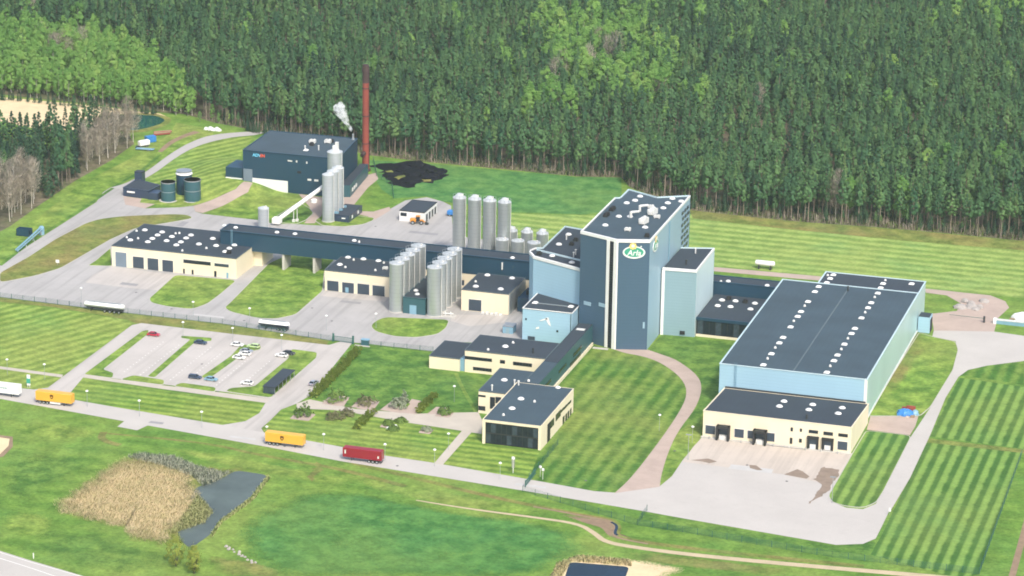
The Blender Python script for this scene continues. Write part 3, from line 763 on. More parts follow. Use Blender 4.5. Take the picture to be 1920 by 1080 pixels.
# grass islands with kerbs
for p, m, r in (
    ([(-124.7,-27.06),(-100.62,-25.7),(-99.96,-44.45),(-100.09,-56.16),(-102.81,-63.88),(-112.27,-63.85),(-119.71,-61.73),(-122.48,-57.23),(-122.89,-49.78)], 'lawn', 2.5),
    ([(-94.06,11.84),(-75.06,12.59),(-74.15,-1.86),(-65.64,-27.44),(-65.03,-57.26),(-69.81,-64.25),(-76.21,-65.84),(-88.27,-62.11),(-92.35,-58.17),(-92.41,-52.77),(-96.8,-1.09)], 'lawn', 2.5),
    ([(-33.28,-49.4),(-10.38,-44.65),(-8.61,-53.86),(-9.24,-61.83),(-15.29,-67.8),(-22.84,-69.18),(-30.91,-66.23),(-34.73,-61.09),(-34.95,-54.62)], 'lawn', 2.5),
    ([(-182.66,-57.61),(-173.87,-45.22),(-169.21,-33.43),(-168.15,-15.28),(-166.87,8.08),(-163.85,25.67),(-151.46,41.36),(-147.71,46.76),(-152.09,50.1),(-157.63,48.94),(-167.49,43.76),(-175.72,39.17),(-182.38,32.71),(-185.07,25.28),(-187.03,0.88),(-186.66,-24.12),(-187.96,-46.61)], 'verge', 3.0),
    ([(-160.57,-26.69),(-160.46,-20.01),(-161.89,-3.22),(-152.09,-24.42)], 'lawn', 1.0),
    ([(-117.32,55.21),(-116.03,82.21),(-108.9,75.53),(-105.04,69.45),(-104.38,59.03),(-106.13,52.74),(-113.95,52.36)], 'lawn_deep', 1.5),
    ([(-100.49,59.61),(-100.32,67.84),(-89.19,71.83),(-79.41,71.24),(-78.95,67.33),(-80.81,61),(-86.81,55.64),(-95.32,54.19)], 'lawn', 1.5),
    ([(-109.75,-93.29),(-108.08,-91.42),(-106.53,-96.01),(-105.84,-136.55),(-100.8,-138.95),(-99.29,-143.74),(-109.79,-143.28)], 'lawn', 1.2),
    ([(-94.59,-93.73),(-83.52,-92.39),(-82.35,-95.78),(-87.32,-97.52),(-85.81,-138.45),(-88.47,-138.2),(-89.95,-96.55),(-93.66,-95.95)], 'lawn', 0.8),
    ([(-93.55,-138.79),(-81.64,-139.93),(-80.05,-144.62),(-95.88,-144.31)], 'lawn', 1.5),
    ([(-70.91,-95.55),(-63.5,-95.45),(-62.93,-98.99),(-66.3,-102.66),(-67.86,-133.94),(-71.1,-132.72),(-69.68,-108.77)], 'lawn', 0.8),
    ([(-75.11,-140.57),(-62.16,-141.28),(-61.04,-145.49),(-76.22,-144.45)], 'lawn', 1.5),
    ([(-52.37,-94.67),(-42.85,-95.06),(-41.02,-100.57),(-41.1,-144.83),(-57.68,-143.75),(-57.36,-140.19),(-50.3,-135.99),(-49.9,-104.91)], 'lawn', 1.5),
    ([(155.06,-134.74),(155.3,-110.91),(169.27,-110.91),(170.04,-113.31),(170.27,-164.01),(169.87,-173.75),(166.95,-179.49),(161.7,-179.88),(157.18,-178.11),(155.02,-173.12)], 'lawn_wide', 2.0),
    ([(152.79,-96.49),(154.33,-2.43),(159.53,-5.77),(168.24,-8.49),(170.57,-17.16),(172.31,-39.95),(171.24,-80.58),(169.36,-90.74)], 'lawn', 2.0),
):
    island(p, m, r)

# stall markings in the car park
LANES = [(-98.21,-136.27),(-97.58,-97.33),(-91.71,-137.56),(-91.4,-98.96),(-80.15,-138.82),(-79.5,-99.81),(-74.33,-136.79),(-73.59,-101.49),(-63.18,-138.74),(-62.64,-103.84),(-55.17,-135.94),(-53.19,-106.67)]
STALLS = [(LANES[2 * k][0], LANES[2 * k][1], int((LANES[2 * k + 1][1] - LANES[2 * k][1]) / 2.6)) for k in range(6)]
mk = MB()
for k in range(26):
    for x0, y0, n in STALLS:
        if k < n:
            y = y0 + k * 2.6
            mk.box(x0, x0 + 0.4, y, y + 0.4, 0.0, 0.05)
tag(link('parking_markings', mk.mesh('parking_markings', 'marking')), kind='structure')
rp_ = random.Random(3)
for x, y, w, h_, a in ((-140, -45, 7, 3, 0), (-118, -60, 4, 9, 0), (-70, -52, 3, 12, 0), (-55, -38, 8, 2.5, 0), (-96, 22, 10, 2.5, 0), (-70, 40, 5, 5, 0), (-60, 56, 12, 3, 0), (-20, -60, 9, 2, 0), (-150, 34, 3, 7, 0), (-48, 18, 14, 2.2, 0), (-128, 24, 6, 3, 1), (-40, 50, 4, 8, 1), (-100, -70, 12, 1.5, 1), (120, -160, 14, 4, 1), (60, -196, 10, 2, 1), (-40, -185, 9, 1.6, 1), (-70, -181, 5, 2, 0)):
    sheet('asphalt_patch', [(x, y), (x + w, y + 0.2), (x + w - 0.2, y + h_), (x + 0.1, y + h_)], 'patch_pale' if a else 'patch', 0.066)
dm = MB().lathe([(0.45, 0.0), (0.45, 0.03)], seg=12).mesh('drain_cover', 'drain')
for x, y in ((-130, -52), (-110, -66), (-80, -70), (-62, -48), (-50, -60), (-30, -62), (-92, 30), (-60, 30), (-140, 28), (-75, 60), (-108, -110), (-92, -140), (-76, -120), (-60, -145), (100, -150), (125, -155), (140, -165), (80, -185), (20, -192), (-20, -187)):
    tag(link('drain_cover', dm, None, (x, y, 0.07)), kind='structure')

# paving blocks at the garage fronts
sheet('apron', [(-151.81,-25.05),(-124.51,-26.99),(-123.69,-36.72),(-122.61,-46.9),(-135.1,-47.81),(-152.74,-47.01),(-154.08,-36.76)], 'parking', 0.06)
sheet('apron', [(-64.89,-27.17),(-40.26,-26.12),(-39.29,-31.97),(-64.35,-33.25)], 'parking', 0.06)
sheet('apron', [(-11.21,-38.29),(8.81,-32.57),(9.34,-41),(-1.2,-49.3),(-9.45,-45.64)], 'parking', 0.06)

# ------------------------------------------------------------------ building helpers
def facade_y(mats, name, rects, y, parent, depth=0.12, frame=None):
    """one part per rectangle (x0, x1, z0, z1) on the wall plane y, facing the camera side"""
    out = []
    for x0, x1, z0, z1 in rects:
        x0, x1, z0, z1 = min(x0, x1), max(x0, x1), min(z0, z1), max(z0, z1)
        z0 = max(z0, 0.06)
        o = part(name, MB().box(x0, x1, y - depth, y + 0.25, z0, z1), mats, parent)
        if frame:
            f = MB()
            t = 0.14
            f.box(x0 - t, x1 + t, y - depth - 0.06, y + 0.2, z1, z1 + t)
            f.box(x0 - t, x0, y - depth - 0.06, y + 0.2, z0, z1)
            f.box(x1, x1 + t, y - depth - 0.06, y + 0.2, z0, z1)
            part('frame', f, frame, o)
        out.append(o)
    return out

def facade_x(mats, name, rects, x, parent, depth=0.12, side=1):
    for y0, y1, z0, z1 in rects:
        y0, y1, z0, z1 = min(y0, y1), max(y0, y1), max(0.05, min(z0, z1)), max(z0, z1)
        part(name, MB().box(min(x - side * 0.25, x + side * depth), max(x - side * 0.25, x + side * depth), y0, y1, z0, z1), mats, parent)

def parapet(poly, z, h, th, mats, parent, name='parapet'):
    n = len(poly)
    if sum(poly[k][0] * poly[(k + 1) % n][1] - poly[(k + 1) % n][0] * poly[k][1] for k in range(n)) < 0:
        poly = poly[::-1]
    cen = []
    for i in range(n):
        p0, p1, p2 = Vector(poly[i - 1]), Vector(poly[i]), Vector(poly[(i + 1) % n])
        a, b = (p1 - p0).normalized(), (p2 - p1).normalized()
        na, nb = Vector((a.y, -a.x)), Vector((b.y, -b.x))
        m = (na + nb)
        m = m / max(0.35, m.dot(na) if m.length > 1e-6 else 1.0)
        cen.append(m)
    mb = MB()
    zt = z if callable(z) else (lambda x, y: z)
    for i in range(n):
        j = (i + 1) % n
        a, b = Vector(poly[i]), Vector(poly[j])
        ao, bo = a + cen[i] * th * 0.3, b + cen[j] * th * 0.3
        ai, bi = a - cen[i] * th * 0.7, b - cen[j] * th * 0.7
        za, zb = zt(*a), zt(*b)
        q = [(ao, za - 0.1), (bo, zb - 0.1), (bi, zb - 0.1), (ai, za - 0.1)]
        lo = [(v.x, v.y, zz) for v, zz in q]
        hi = [(v.x, v.y, zz + 0.1 + h) for v, zz in q]
        mb.face([hi[0], hi[1], hi[2], hi[3]])
        mb.face([lo[0], lo[1], hi[1], hi[0]])
        mb.face([lo[2], lo[3], hi[3], hi[2]])
    return part(name, mb, mats, parent)

def rect(x0, x1, y0, y1):
    return [(x0, y0), (x1, y0), (x1, y1), (x0, y1)]

def block(b, poly, z0, z1, wall='teal', roof='roof', edge='dark_metal', eh=0.35, ew=0.45, wname='wall', rname='roof'):
    """walls, roof slab and parapet of one volume"""
    w = part(wname, MB().prism(poly, z0, z1, cap=False), wall, b)
    r = part(rname, MB().prism(poly, z1 - 0.3, z1), roof, b)
    parapet(poly, z1, eh, ew, edge, b)
    return w, r

def text_mesh(cu):
    """turn a lettering curve into a plain mesh"""
    tmp = bpy.data.objects.new('lettering', cu)
    COL.objects.link(tmp)
    me = bpy.data.meshes.new_from_object(tmp.evaluated_get(bpy.context.evaluated_depsgraph_get()))
    bpy.data.objects.remove(tmp)
    return me

# shared small roof and wall pieces
def dome_mesh(r, h, mat='white', name='skylight'):
    mb = MB()
    mb.lathe([(r * 1.15, 0.0), (r * 1.15, 0.22)], seg=14)
    mb.lathe([(r, 0.22), (r * 0.93, 0.22 + h * 0.45), (r * 0.7, 0.22 + h * 0.8), (r * 0.3, 0.22 + h)], seg=14)
    return mb.mesh(name, mat, True)

DOME = dome_mesh(0.8, 0.4)
DOME_L = dome_mesh(0.98, 0.42)
CAP = dome_mesh(0.42, 0.5, 'offwhite', 'vent')

def pad_mesh(s):
    mb = MB()
    mb.box(-s * 1.12, s * 1.12, -s * 1.12, s * 1.12, 0, 0.22)
    i = len(mb.v)
    mb.v += [(-s, -s, 0.22), (s, -s, 0.22), (s, s, 0.22), (-s, s, 0.22), (-s * .6, -s * .6, 0.55), (s * .6, -s * .6, 0.55), (s * .6, s * .6, 0.55), (-s * .6, s * .6, 0.55)]
    for q in ((4, 5, 6, 7), (0, 1, 5, 4), (1, 2, 6, 5), (2, 3, 7, 6), (3, 0, 4, 7)):
        mb.f.append(tuple(i + k for k in q))
        mb.m.append(0)
    return mb.mesh('skylight', 'white')

PAD = pad_mesh(0.85)
PIPE = MB().lathe([(0.28, 0), (0.28, 1.5), (0.42, 1.5), (0.42, 1.85), (0.1, 2.0)], seg=10).mesh('vent', 'dark_metal', True)
PIPEW = MB().lathe([(0.25, 0), (0.25, 1.7), (0.38, 1.7), (0.38, 2.0), (0.1, 2.15)], seg=10).mesh('vent', 'offwhite', True)
def fan_mesh():
    mb = MB().box(-0.8, 0.8, -0.8, 0.8, 0, 0.9).lathe([(0.75, 0.9), (0.75, 1.3), (0.5, 1.4)], seg=14)
    return mb.mesh('fan_unit', 'black')
FAN = fan_mesh()
def hvac_mesh(s=1.0):
    mb = MB().box(-1.9 * s, 1.9 * s, -1.2 * s, 1.2 * s, 0.3, 2.1 * s)
    mb.box(-1.0 * s, 0.2 * s, -1.25 * s, -0.4 * s, 2.1 * s, 2.7 * s)
    mb.lathe([(0.55 * s, 2.1 * s), (0.55 * s, 2.5 * s), (0.4 * s, 2.6 * s)], 1.1 * s, 0.1, 12)
    mb.box(-2.4 * s, -1.9 * s, -0.5 * s, 0.5 * s, 0.4, 1.5 * s)
    for x in (-1.6, 1.6):
        for y in (-1, 1):
            mb.box(x * s - .1, x * s + .1, y * s - .1, y * s + .1, 0, 0.3)
    return mb.mesh('air_unit', 'offwhite')
HVAC = hvac_mesh()

def on_roof(name, data, pts, z, parent, rz=0.0):
    for x, y in pts:
        p, zz = parent, (z(x, y) if callable(z) else z)
        ox = oy = oz = 0.0
        while p is not None:
            ox, oy, oz = ox + p.location.x, oy + p.location.y, oz + p.location.z
            p = p.parent
        link(name, data, parent, (x - ox, y - oy, zz - oz), rz + random.uniform(-.04, .04))

# ------------------------------------------------------------------ warehouse with loading dock
b = thing('warehouse', 'large pale blue warehouse with dark flat roof and two rows of rooflights', 'warehouse', (128.5, -52, 0))
WX0, WX1, WY0, WY1, WH = 103.4, 153.3, -103.0, -2.6, 15.0
part('front_wall', MB().box(WX0, WX1, WY0, WY0 + 0.3, 0, WH), 'sky_blue', b)
part('side_wall', MB().box(WX1 - 0.3, WX1, WY0 + 0.31, WY1 - 0.31, 0, WH), 'aqua_sheen', b)  # reflected light on this wall is painted in
part('side_wall', MB().box(WX0, WX0 + 0.3, WY0 + 0.31, WY1 - 0.31, 0, WH), 'sky_blue', b)
part('rear_wall', MB().box(WX0, WX1, WY1 - 0.3, WY1, 0, WH), 'sky_blue', b)
part('roof', MB().box(WX0 + 0.31, WX1 - 0.31, WY0 + 0.31, WY1 - 0.31, WH - 0.6, WH - 0.15), 'roof_pale', b)
rb = MB()
rb.box(128.0, 128.5, WY0 + 1, WY1 - 1, WH - 0.15, WH - 0.02)
part('ridge_joint', rb, 'roof_line', b)
parapet(rect(WX0, WX1, WY0, WY1), WH, 0.12, 0.5, 'pale_trim', b)
part('corner_trim', MB().box(WX1 - 0.9, WX1 + 0.06, WY0 - 0.06, WY0 + 0.9, 0, WH), 'white', b)
part('plinth', MB().box(WX1 + 0.003, WX1 + 0.22, WY0 + 0.95, 13.8, 0, 0.7), 'offwhite', b)
EX = rect(116.0, 153.0, -2.55, 14.6)
part('rear_extension', MB().prism(EX, 0, 14.2, cap=False), 'aqua_sheen', b)  # carries the painted sheen of the side wall
part('rear_roof', MB().prism(EX, 13.7, 14.05), 'roof', b)
parapet(EX, 14.2, 0.12, 0.5, 'pale_trim', b)
on_roof('skylight', PAD, [(117.51,-99.5),(117.6,-87.24),(117.68,-74.95),(117.66,-68.72),(117.7,-56.47),(117.62,-44.01),(117.6,-38.13),(117.59,-25.95),(117.57,-13.51),(117.64,-7.06),(139.14,-100.08),(139.05,-87.43),(139.04,-81.2),(139.05,-68.95),(139.15,-56.61),(139.2,-50.68),(139.16,-38.23),(139.2,-25.94),(139.19,-19.71),(139.35,-7.71)], WH - 0.15, b)
on_roof('vent', CAP, [(117.44,-92.72),(117.45,-80.56),(117.4,-49.7),(117.47,-31.31),(138.96,-93.43),(139.06,-74.68),(138.98,-62.53),(139.19,-31.66),(139.16,-12.96)], WH - 0.15, b)
on_roof('skylight', PAD, [(118.99,1.19),(119.17,6.6),(119.37,11.57),(138.74,1.43),(138.64,6.93),(148.53,10.19)], 14.05, b)
on_roof('vent', CAP, [(117.55,10.19),(138.71,11.09)], 14.05, b)
on_roof('vent', PIPE, [(128.56,-8.44)], WH - 0.15, b)
sb = MB().box(153.5, 157.8, -2.0, 3.6, 0, 5.9)
part('side_porch', sb, 'sky_blue', b)
part('porch_roof', MB().box(153.6, 157.6, -1.8, 3.4, 5.9, 6.05), 'roof', b)
part('porch_door', MB().box(157.7, 157.95, -1.2, 2.8, 0.1, 4.9), 'black', b)
lad = MB()
for s in (0, 0.6):
    lad.box(108.6 + s, 108.68 + s, WY0 - 0.35, WY0 - 0.27, 7.5, WH + 1)
for k in range(18):
    lad.box(108.6, 109.28, WY0 - 0.34, WY0 - 0.29, 7.8 + k * 0.42, 7.86 + k * 0.42)
part('ladder', lad, 'blue_pale', b)

d = thing('loading_dock', 'cream loading dock building with black doors and shelters in front of the pale blue warehouse', 'loading dock', (130, -119, 0))
DZ = lambda x, y: 9.0 - (y + 134.0) / 31.0 * 2.3
DK = rect(105.4, 154.3, -134.0, -103.35)
part('wall', MB().prism(DK, 0, DZ, cap=False), 'cream', d)
part('roof', MB().prism(rect(105.7, 154.0, -133.7, -103.4), 5.8, lambda x, y: DZ(x, y) - 0.05), 'roof', d)
parapet(DK, DZ, 0.12, 0.4, 'cream', d)
part('flashing', MB().box(105.6, 153.2, -103.6, -103.3, 6.6, 7.4), 'dark_metal', d)
on_roof('skylight', DOME_L, [(127.51,-112),(127.36,-118.67),(137.18,-112.15),(137.24,-118.9),(147,-112.03),(147.05,-119.32)], lambda x, y: DZ(x, y) - 0.05, d)
on_roof('vent', PIPE, [(138.66,-129.62)], 8.3, d)
facade_y('door', 'dock_door', [(106.34,109.54,1.31,4.21),(116.04,119.1,1.23,4.14),(120.37,122.64,1.37,4.05),(126.66,129.33,1.16,4.06),(150.05,153.21,1.08,3.95)], -134, d, frame='offwhite')
facade_y('glass', 'window', [(134.45,135.21,5.42,6.75),(137.49,138.2,5.66,6.71),(137.37,138.29,1.91,3.23),(140.42,143.46,5.59,6.65),(145.27,148.35,5.49,6.63),(150.12,153.19,5.55,6.6)], -134, d)
facade_y('black', 'door', [(134.33,135.2,1.13,3.19)], -134, d)
for (x0, x1, z0, z1), dep in zip([(110.28,114.54,-0.27,4.97),(122.5,126.83,-0.29,4.96),(140.12,143.81,0.34,4.58),(144.9,148.66,0.52,4.55)], (2.2, 2.4, 0.7, 0.7)):
    z0 = max(z0, 0.1)
    sh = MB()
    sh.box(x0, x0 + 0.55, -134 - dep, -134.002, z0, z1)
    sh.box(x1 - 0.55, x1, -134 - dep, -134.002, z0, z1)
    sh.box(x0 - 0.05, x1 + 0.05, -134 - dep - 0.05, -134.002, z1 - 0.9, z1)
    s_ = part('dock_shelter', sh, 'black', d)
    part('dock_leaf', MB().box(x0 + 0.56, x1 - 0.56, -134.1, -133.9, z0, z1 - 0.95), 'door', s_)
    part('dock_plate', MB().box(x0 + 0.9, x1 - 0.9, -134 - dep * 0.6, -134.11, z0, z0 + 1.5), 'offwhite', s_)
lf = MB().box(105.0, 154.6, -135.0, -134.003, 0, 0.35)
part('plinth', lf, 'concrete', d)
for k in range(9):
    x = 108 + k * 5.3
    part('bollard', MB().tube((x, -135.6, 0), (x, -135.6, 1.1), 0.14, 0.14, 8), 'offwhite' if k % 2 else 'galv', d)
part('handrail', MB().tube((127, -135.7, 1.0), (139, -135.7, 1.0), 0.07).tube((127, -135.7, 0.5), (139, -135.7, 0.5), 0.05).tube((127, -135.7, 0), (127, -135.7, 1.0), 0.06).tube((139, -135.7, 0), (139, -135.7, 1.0), 0.06).tube((133, -135.7, 0), (133, -135.7, 1.0), 0.06), 'galv', d)

# ------------------------------------------------------------------ drying tower
t = thing('drying_tower', 'tall slate blue process tower with a green oval sign and a white framed window strip', 'tower', (53, -25, 0))
TH = 40.2
T0, T1, T2, T3, T4, T5, T6, T7 = (40.1, -51.0), (54.9, -57.1), (66.0, -53.8), (65.5, 7.8), (54.4, 1.4), (41.9, 8.4), (41.9, -3.8), (40.1, -4.4)
TP = [T0, T1, T2, T3, T4, T5, T6, T7]
def slab(a, b_, z0, z1, th=0.3):
    return MB().wall(b_, a, z0, z1, th)
part('front_wall', slab(T0, T1, 0, TH), 'slate', t)
part('front_wall', slab(T1, T2, 0, TH), 'slate', t)
part('side_wall', slab(T2, (65.75, -25), 0, TH), 'slate_side', t)
part('side_wall', slab((65.75, -25.02), T3, 0, TH), 'slate_side', t)
for a, b_ in ((T3, T4), (T4, T5), (T5, T6), (T6, T7), (T7, T0)):
    part('rear_wall', slab(a, b_, 0, TH), 'slate', t)
part('roof', MB().prism(TP, TH - 0.9, TH - 0.25), 'roof_pale', t)
def edge_cap(a, b_, z, h, th, mats, parent, name='white_coping', out=0.25):
    d_ = (Vector(b_) - Vector(a)).normalized()
    nx, ny = d_.y * out, -d_.x * out
    mb = MB().wall((a[0] + nx, a[1] + ny), (b_[0] + nx, b_[1] + ny), z - 0.7, z + h, -th)
    return part(name, mb, mats, parent)
for a, b_ in ((T0, T1), (T1, T2)):
    edge_cap(a, b_, TH, 0.35, 0.8, 'white', t)
for a, b_ in ((T2, T3), (T7, T0), (T6, T7), (T5, T6), (T4, T5), (T3, T4)):
    edge_cap(a, b_, TH, 0.18, 0.45, 'pale_trim' if a in (T3, T4, T5, T6) else 'white', t, 'coping', 0.12)
dl = (Vector(T0) - Vector(T1)).normalized()
nl = Vector((dl.y, -dl.x))
if nl.y > 0: nl = -nl
def on_left(u0, u1, z0, z1, o0, o1):
    a, c = Vector(T1) + dl * u0, Vector(T1) + dl * u1
    return MB().prism([tuple(a + nl * o0), tuple(c + nl * o0), tuple(c + nl * o1), tuple(a + nl * o1)], z0, z1, base=True)
dr = (Vector(T2) - Vector(T1)).normalized()
nr = Vector((dr.y, -dr.x))
def on_right(u0, u1, z0, z1, o0, o1):
    a, c = Vector(T1) + dr * u0, Vector(T1) + dr * u1
    return MB().prism([tuple(a + nr * o0), tuple(c + nr * o0), tuple(c + nr * o1), tuple(a + nr * o1)], z0, z1, base=True)
strip = part('window_strip', on_left(1.0, 2.9, 0.2, TH - 0.8, 0.003, 0.12), 'black', t)
pane = on_left(1.12, 2.78, 0.0, 0.62, 0.122, 0.2).mesh('pane', 'glass', False, (53, -25, 0))
for k in range(44):
    link('pane', pane, strip, (0, 0, 0.5 + k * 0.88))
part('white_frame', on_left(2.9, 4.1, 0.1, TH - 0.7, 0.003, 0.4), 'white', t)
part('white_frame', on_left(0.0, 1.0, 0.1, TH - 0.7, 0.003, 0.4), 'white', t)
part('white_frame', on_right(0.0, 0.55, 0.1, TH - 0.7, 0.003, 0.4), 'white', t)
for u0, u1, z0, z1 in [(2.14,5.29,13.75,15.06),(8.8,11.93,14.58,15.89)]:
    L0 = hypot(T1[0] - T0[0], T1[1] - T0[1])
    part('wall_panel', on_left(L0 - u1, L0 - u0, z0, z1, 0.003, 0.15), 'slate_side', t)
def oval_sign(parent, origin, ux, nrm, w, h):
    """green oval with white rim, sun flower and lettering, standing on a wall"""
    ux, nrm = Vector((ux[0], ux[1], 0)), Vector((nrm[0], nrm[1], 0))
    uz = Vector((0, 0, 1))
    O = Vector(origin)
    def disc(cx, cz, rx, rz, o0, o1, seg=36, petal=0):
        mb = MB()
        ring = []
        for k in range(seg):
            a = 2 * pi * k / seg
            rr = 1 + petal * cos(8 * a)
            ring.append(ux * (cx + rx * rr * cos(a)) + uz * (cz + rz * rr * sin(a)))
        f_ = [tuple(O + p + nrm * o1) for p in ring]
        b__ = [tuple(O + p + nrm * o0) for p in ring]
        mb.face(f_)
        for k in range(seg):
            l_ = (k + 1) % seg
            mb.face([b__[k], b__[l_], f_[l_], f_[k]])
        return mb
    s_ = part('sign', disc(0, 0, w / 2, h / 2, 0.003, 0.18), 'white', parent)
    part('sign_field', disc(0, 0.03 * h, w * 0.425, h * 0.39, 0.18, 0.24), 'green_sign', s_)
    part('sign_flower', disc(-0.05 * w, h * 0.52, w * 0.16, h * 0.27, 0.25, 0.32, 40, 0.12), 'sun_yellow', s_)
    part('sign_flower_heart', disc(-0.05 * w, h * 0.54, w * 0.07, h * 0.12, 0.32, 0.37, 20), 'white', s_)
    part('sign_dot', disc(0.31 * w, h * 0.49, w * 0.03, h * 0.055, 0.003, 0.2, 12), 'white', s_)
    cu = bpy.data.curves.new('lettering', 'FONT')
    cu.body = 'Arla'
    cu.align_x, cu.align_y = 'CENTER', 'CENTER'
    cu.size = h * 0.62
    cu.shear = 0.2
    cu.offset = 0.045
    cu.extrude = 0.03
    cu.materials.append(M['white'])
    o = link('sign_lettering', text_mesh(cu), s_)
    p = O + nrm * 0.29 - uz * h * 0.04
    o.matrix_basis = Matrix.Translation(p - Vector(parent.location)) @ Matrix((ux, uz, nrm)).transposed().to_4x4()
    return s_
c_ = Vector(T1) + dr * 6.1
oval_sign(t, (c_.x, c_.y, 35.9), dr, nr, 7.9, 4.5)
d2 = (Vector(T3) - Vector(T2)).normalized()
c_ = Vector(T2) + d2 * 8.5
oval_sign(t, (c_.x, c_.y, 36.2), d2, (d2.y, -d2.x), 7.9, 4.5)
part('corner_trim', MB().box(65.9, 66.15, -25.25, -24.75, 0, TH - 0.7), 'blue_pale', t)
for k in range(7):
    for j in range(3):
        y0 = -5.5 + j * 4.0 + (k % 2) * 1.0
        part('louvre', MB().box(65.55, 65.9, y0, y0 + 2.2, 22.5 + k * 2.3, 23.6 + k * 2.3), 'glass_blue', t)
zt = TH - 0.25
on_roof('skylight', DOME_L, [(46.01,-39.72),(51.45,-25.94),(45.82,-9.31),(48.18,1.09),(47.86,-5.01),(59.98,-4.21),(60.08,2.25),(60.05,-11.26),(60.06,-37.62),(64.07,-0.37),(47.64,-27.31)], zt, t)
on_roof('air_unit', HVAC, [(58.37,-20.22),(58.32,-32.84)], zt, t, 1.4)
on_roof('air_unit', hvac_mesh(0.55), [(61.14,-24.48),(55.32,-43.75),(55.83,-12.71)], zt, t)
on_roof('fan_unit', FAN, [(43.3,-18.85),(43.3,-26.97),(63.6,-48.54),(43.18,-28.86),(43.19,-20.76)], zt, t)
for k in range(2):
    part('duct', MB().tube((52 + k, -27 + 9 * k, zt), (52 + k, -27 + 9 * k, zt + 2.2), 0.5, 0.5, 10).tube((52 + k, -27 + 9 * k, zt + 2.0), (54.5 + k, -25 + 9 * k, zt + 2.0), 0.45, 0.45, 10), 'offwhite', t, True)
part('door', on_right(9.9, 10.6, 8.0, 10.3, 0.003, 0.08), 'slate_side', t)
part('drain_cover', MB().box(47.5, 53, -58.9, -57.4, 0, 0.25), 'concrete', t)

# stair tower on its right
s = thing('stair_tower', 'narrow grey aqua stair tower with white corner stripe right of the slate tower', 'tower', (72, -21, 0))
SP = [(66.4, -35.4), (78.6, -34.3), (78.2, -5.0), (66.4, -8.5)]
SH = 24.9
part('front_wall', slab(SP[0], SP[1], 0, SH), 'grey_aqua', s)
part('side_wall', slab(SP[1], SP[2], 0, SH), 'aqua_lit', s)  # lit face, coloured paler than the front to carry the light
part('rear_wall', slab(SP[2], SP[3], 0, SH), 'grey_aqua', s)
part('roof', MB().prism(SP, SH - 0.8, SH - 0.15), 'roof', s)
edge_cap(SP[0], SP[1], SH, 0.25, 0.7, 'white', s)
edge_cap(SP[1], SP[2], SH, 0.2, 0.5, 'white', s, 'coping', 0.1)
edge_cap(SP[2], SP[3], SH, 0.2, 0.5, 'pale_trim', s, 'coping', 0.1)
part('corner_stripe', MB().wall((66.25, -35.75), (67.3, -35.66), 0, SH - 0.7, -0.7), 'white', s)
for u0, u1, z0, z1 in [(6.95,8.73,0.75,2.02)]:
    part('hatch', MB().wall((SP[0][0] + u0, SP[0][1] - 0.35 + u0 * .09), (SP[0][0] + u1, SP[0][1] - 0.35 + u1 * .09), z0, z1, -0.3), 'black', s)
on_roof('vent', PIPEW, [(73.02,-13.14)], SH - 0.15, s)
on_roof('vent', PIPE, [(73.17,-27.84)], SH - 0.15, s)

# pale blue hall left of the tower
h = thing('process_hall', 'pale blue process hall with rounded corner and white coping left of the slate tower', 'building', (29, -22, 0))
HP = [(16.0, -31.0), (16.6, -34.2), (19.3, -38.6), (40.0, -48.3), (40.0, -2.0), (19.5, 2.6), (19.5, -27.0), (17.2, -27.6)]
HH_ = 25.3
part('wall', MB().prism(HP, 0, HH_, cap=False), 'sky_blue', h)
part('roof', MB().prism(HP, HH_ - 0.9, HH_ - 0.3), 'roof', h)
for i in range(len(HP)):
    a, b_ = HP[i], HP[(i + 1) % len(HP)]
    edge_cap(a, b_, HH_, 0.3 if i in (1, 2) else 0.15, 0.85 if i in (1, 2) else 0.4, 'white' if i in (0, 1, 2, 7) else 'pale_trim', h, 'white_coping' if i in (0, 1, 2, 7) else 'coping', 0.2)
part('fire_wall', MB().wall((18.0, -29.6), (39.9, -38.3), HH_ - 0.3, HH_ + 0.25, 0.45), 'pale_trim', h)
on_roof('skylight', DOME_L, [(23.37,-6.48),(23.49,-19.94),(25.16,-34.56),(34.09,-40.16)], HH_ - 0.3, h)
on_roof('fan_unit', FAN, [(20.3,-34.77),(28,-19.04),(28,-13.36)], HH_ - 0.3, h)
on_roof('vent', PIPEW, [(24.39,-13.04),(32.76,-30.34),(32.92,-33.59)], HH_ - 0.3, h)

q = thing('filling_hall', 'low pale blue block with white wall mark at the foot of the slate tower', 'building', (30, -48, 0))
QP = rect(21.3, 39.6, -58.1, -39.0)
block(q, QP, 0, 12.0, 'sky_blue', 'roof', 'white', 0.15, 0.35)
part('roof_kerb', MB().box(24, 38, -51.2, -50.9, 12.0, 12.25), 'steel_dull', q)
on_roof('skylight', PAD, [(23.81,-50.84),(37.09,-50.88)], 12.0, q)
facade_y('door', 'door', [(23.38,26.01,0.51,1.84)], -58.1, q)
facade_y('glass', 'window', [(22.35,22.91,7.79,8.42),(33.91,34.61,4.45,5.16)], -58.1, q)
def swoosh(y):
    mb = MB()
    for pts in (((-3.2, 0), (-0.4, 1.3), (0.0, 0.9), (-2.2, 0.0)), ((-0.9, 1.2), (0.3, 1.6), (1.3, -1.7), (0.2, -0.9)), ((-4.2, -2.6), (-3.2, -2.2), (-3.0, -2.9), (-4.4, -3.3))):
        f_ = [(30.6 + a, y, 8.0 + c) for a, c in pts]
        mb.face(f_ if True else f_)
        mb.face([(x, y + 0.05, z) for x, y, z in f_][::-1])
    return mb
part('wall_mark', swoosh(-58.19), 'white', q)
part('downpipe', MB().tube((39.2, -58.3, 0), (39.2, -58.3, 11.6), 0.12), 'dark_metal', q)

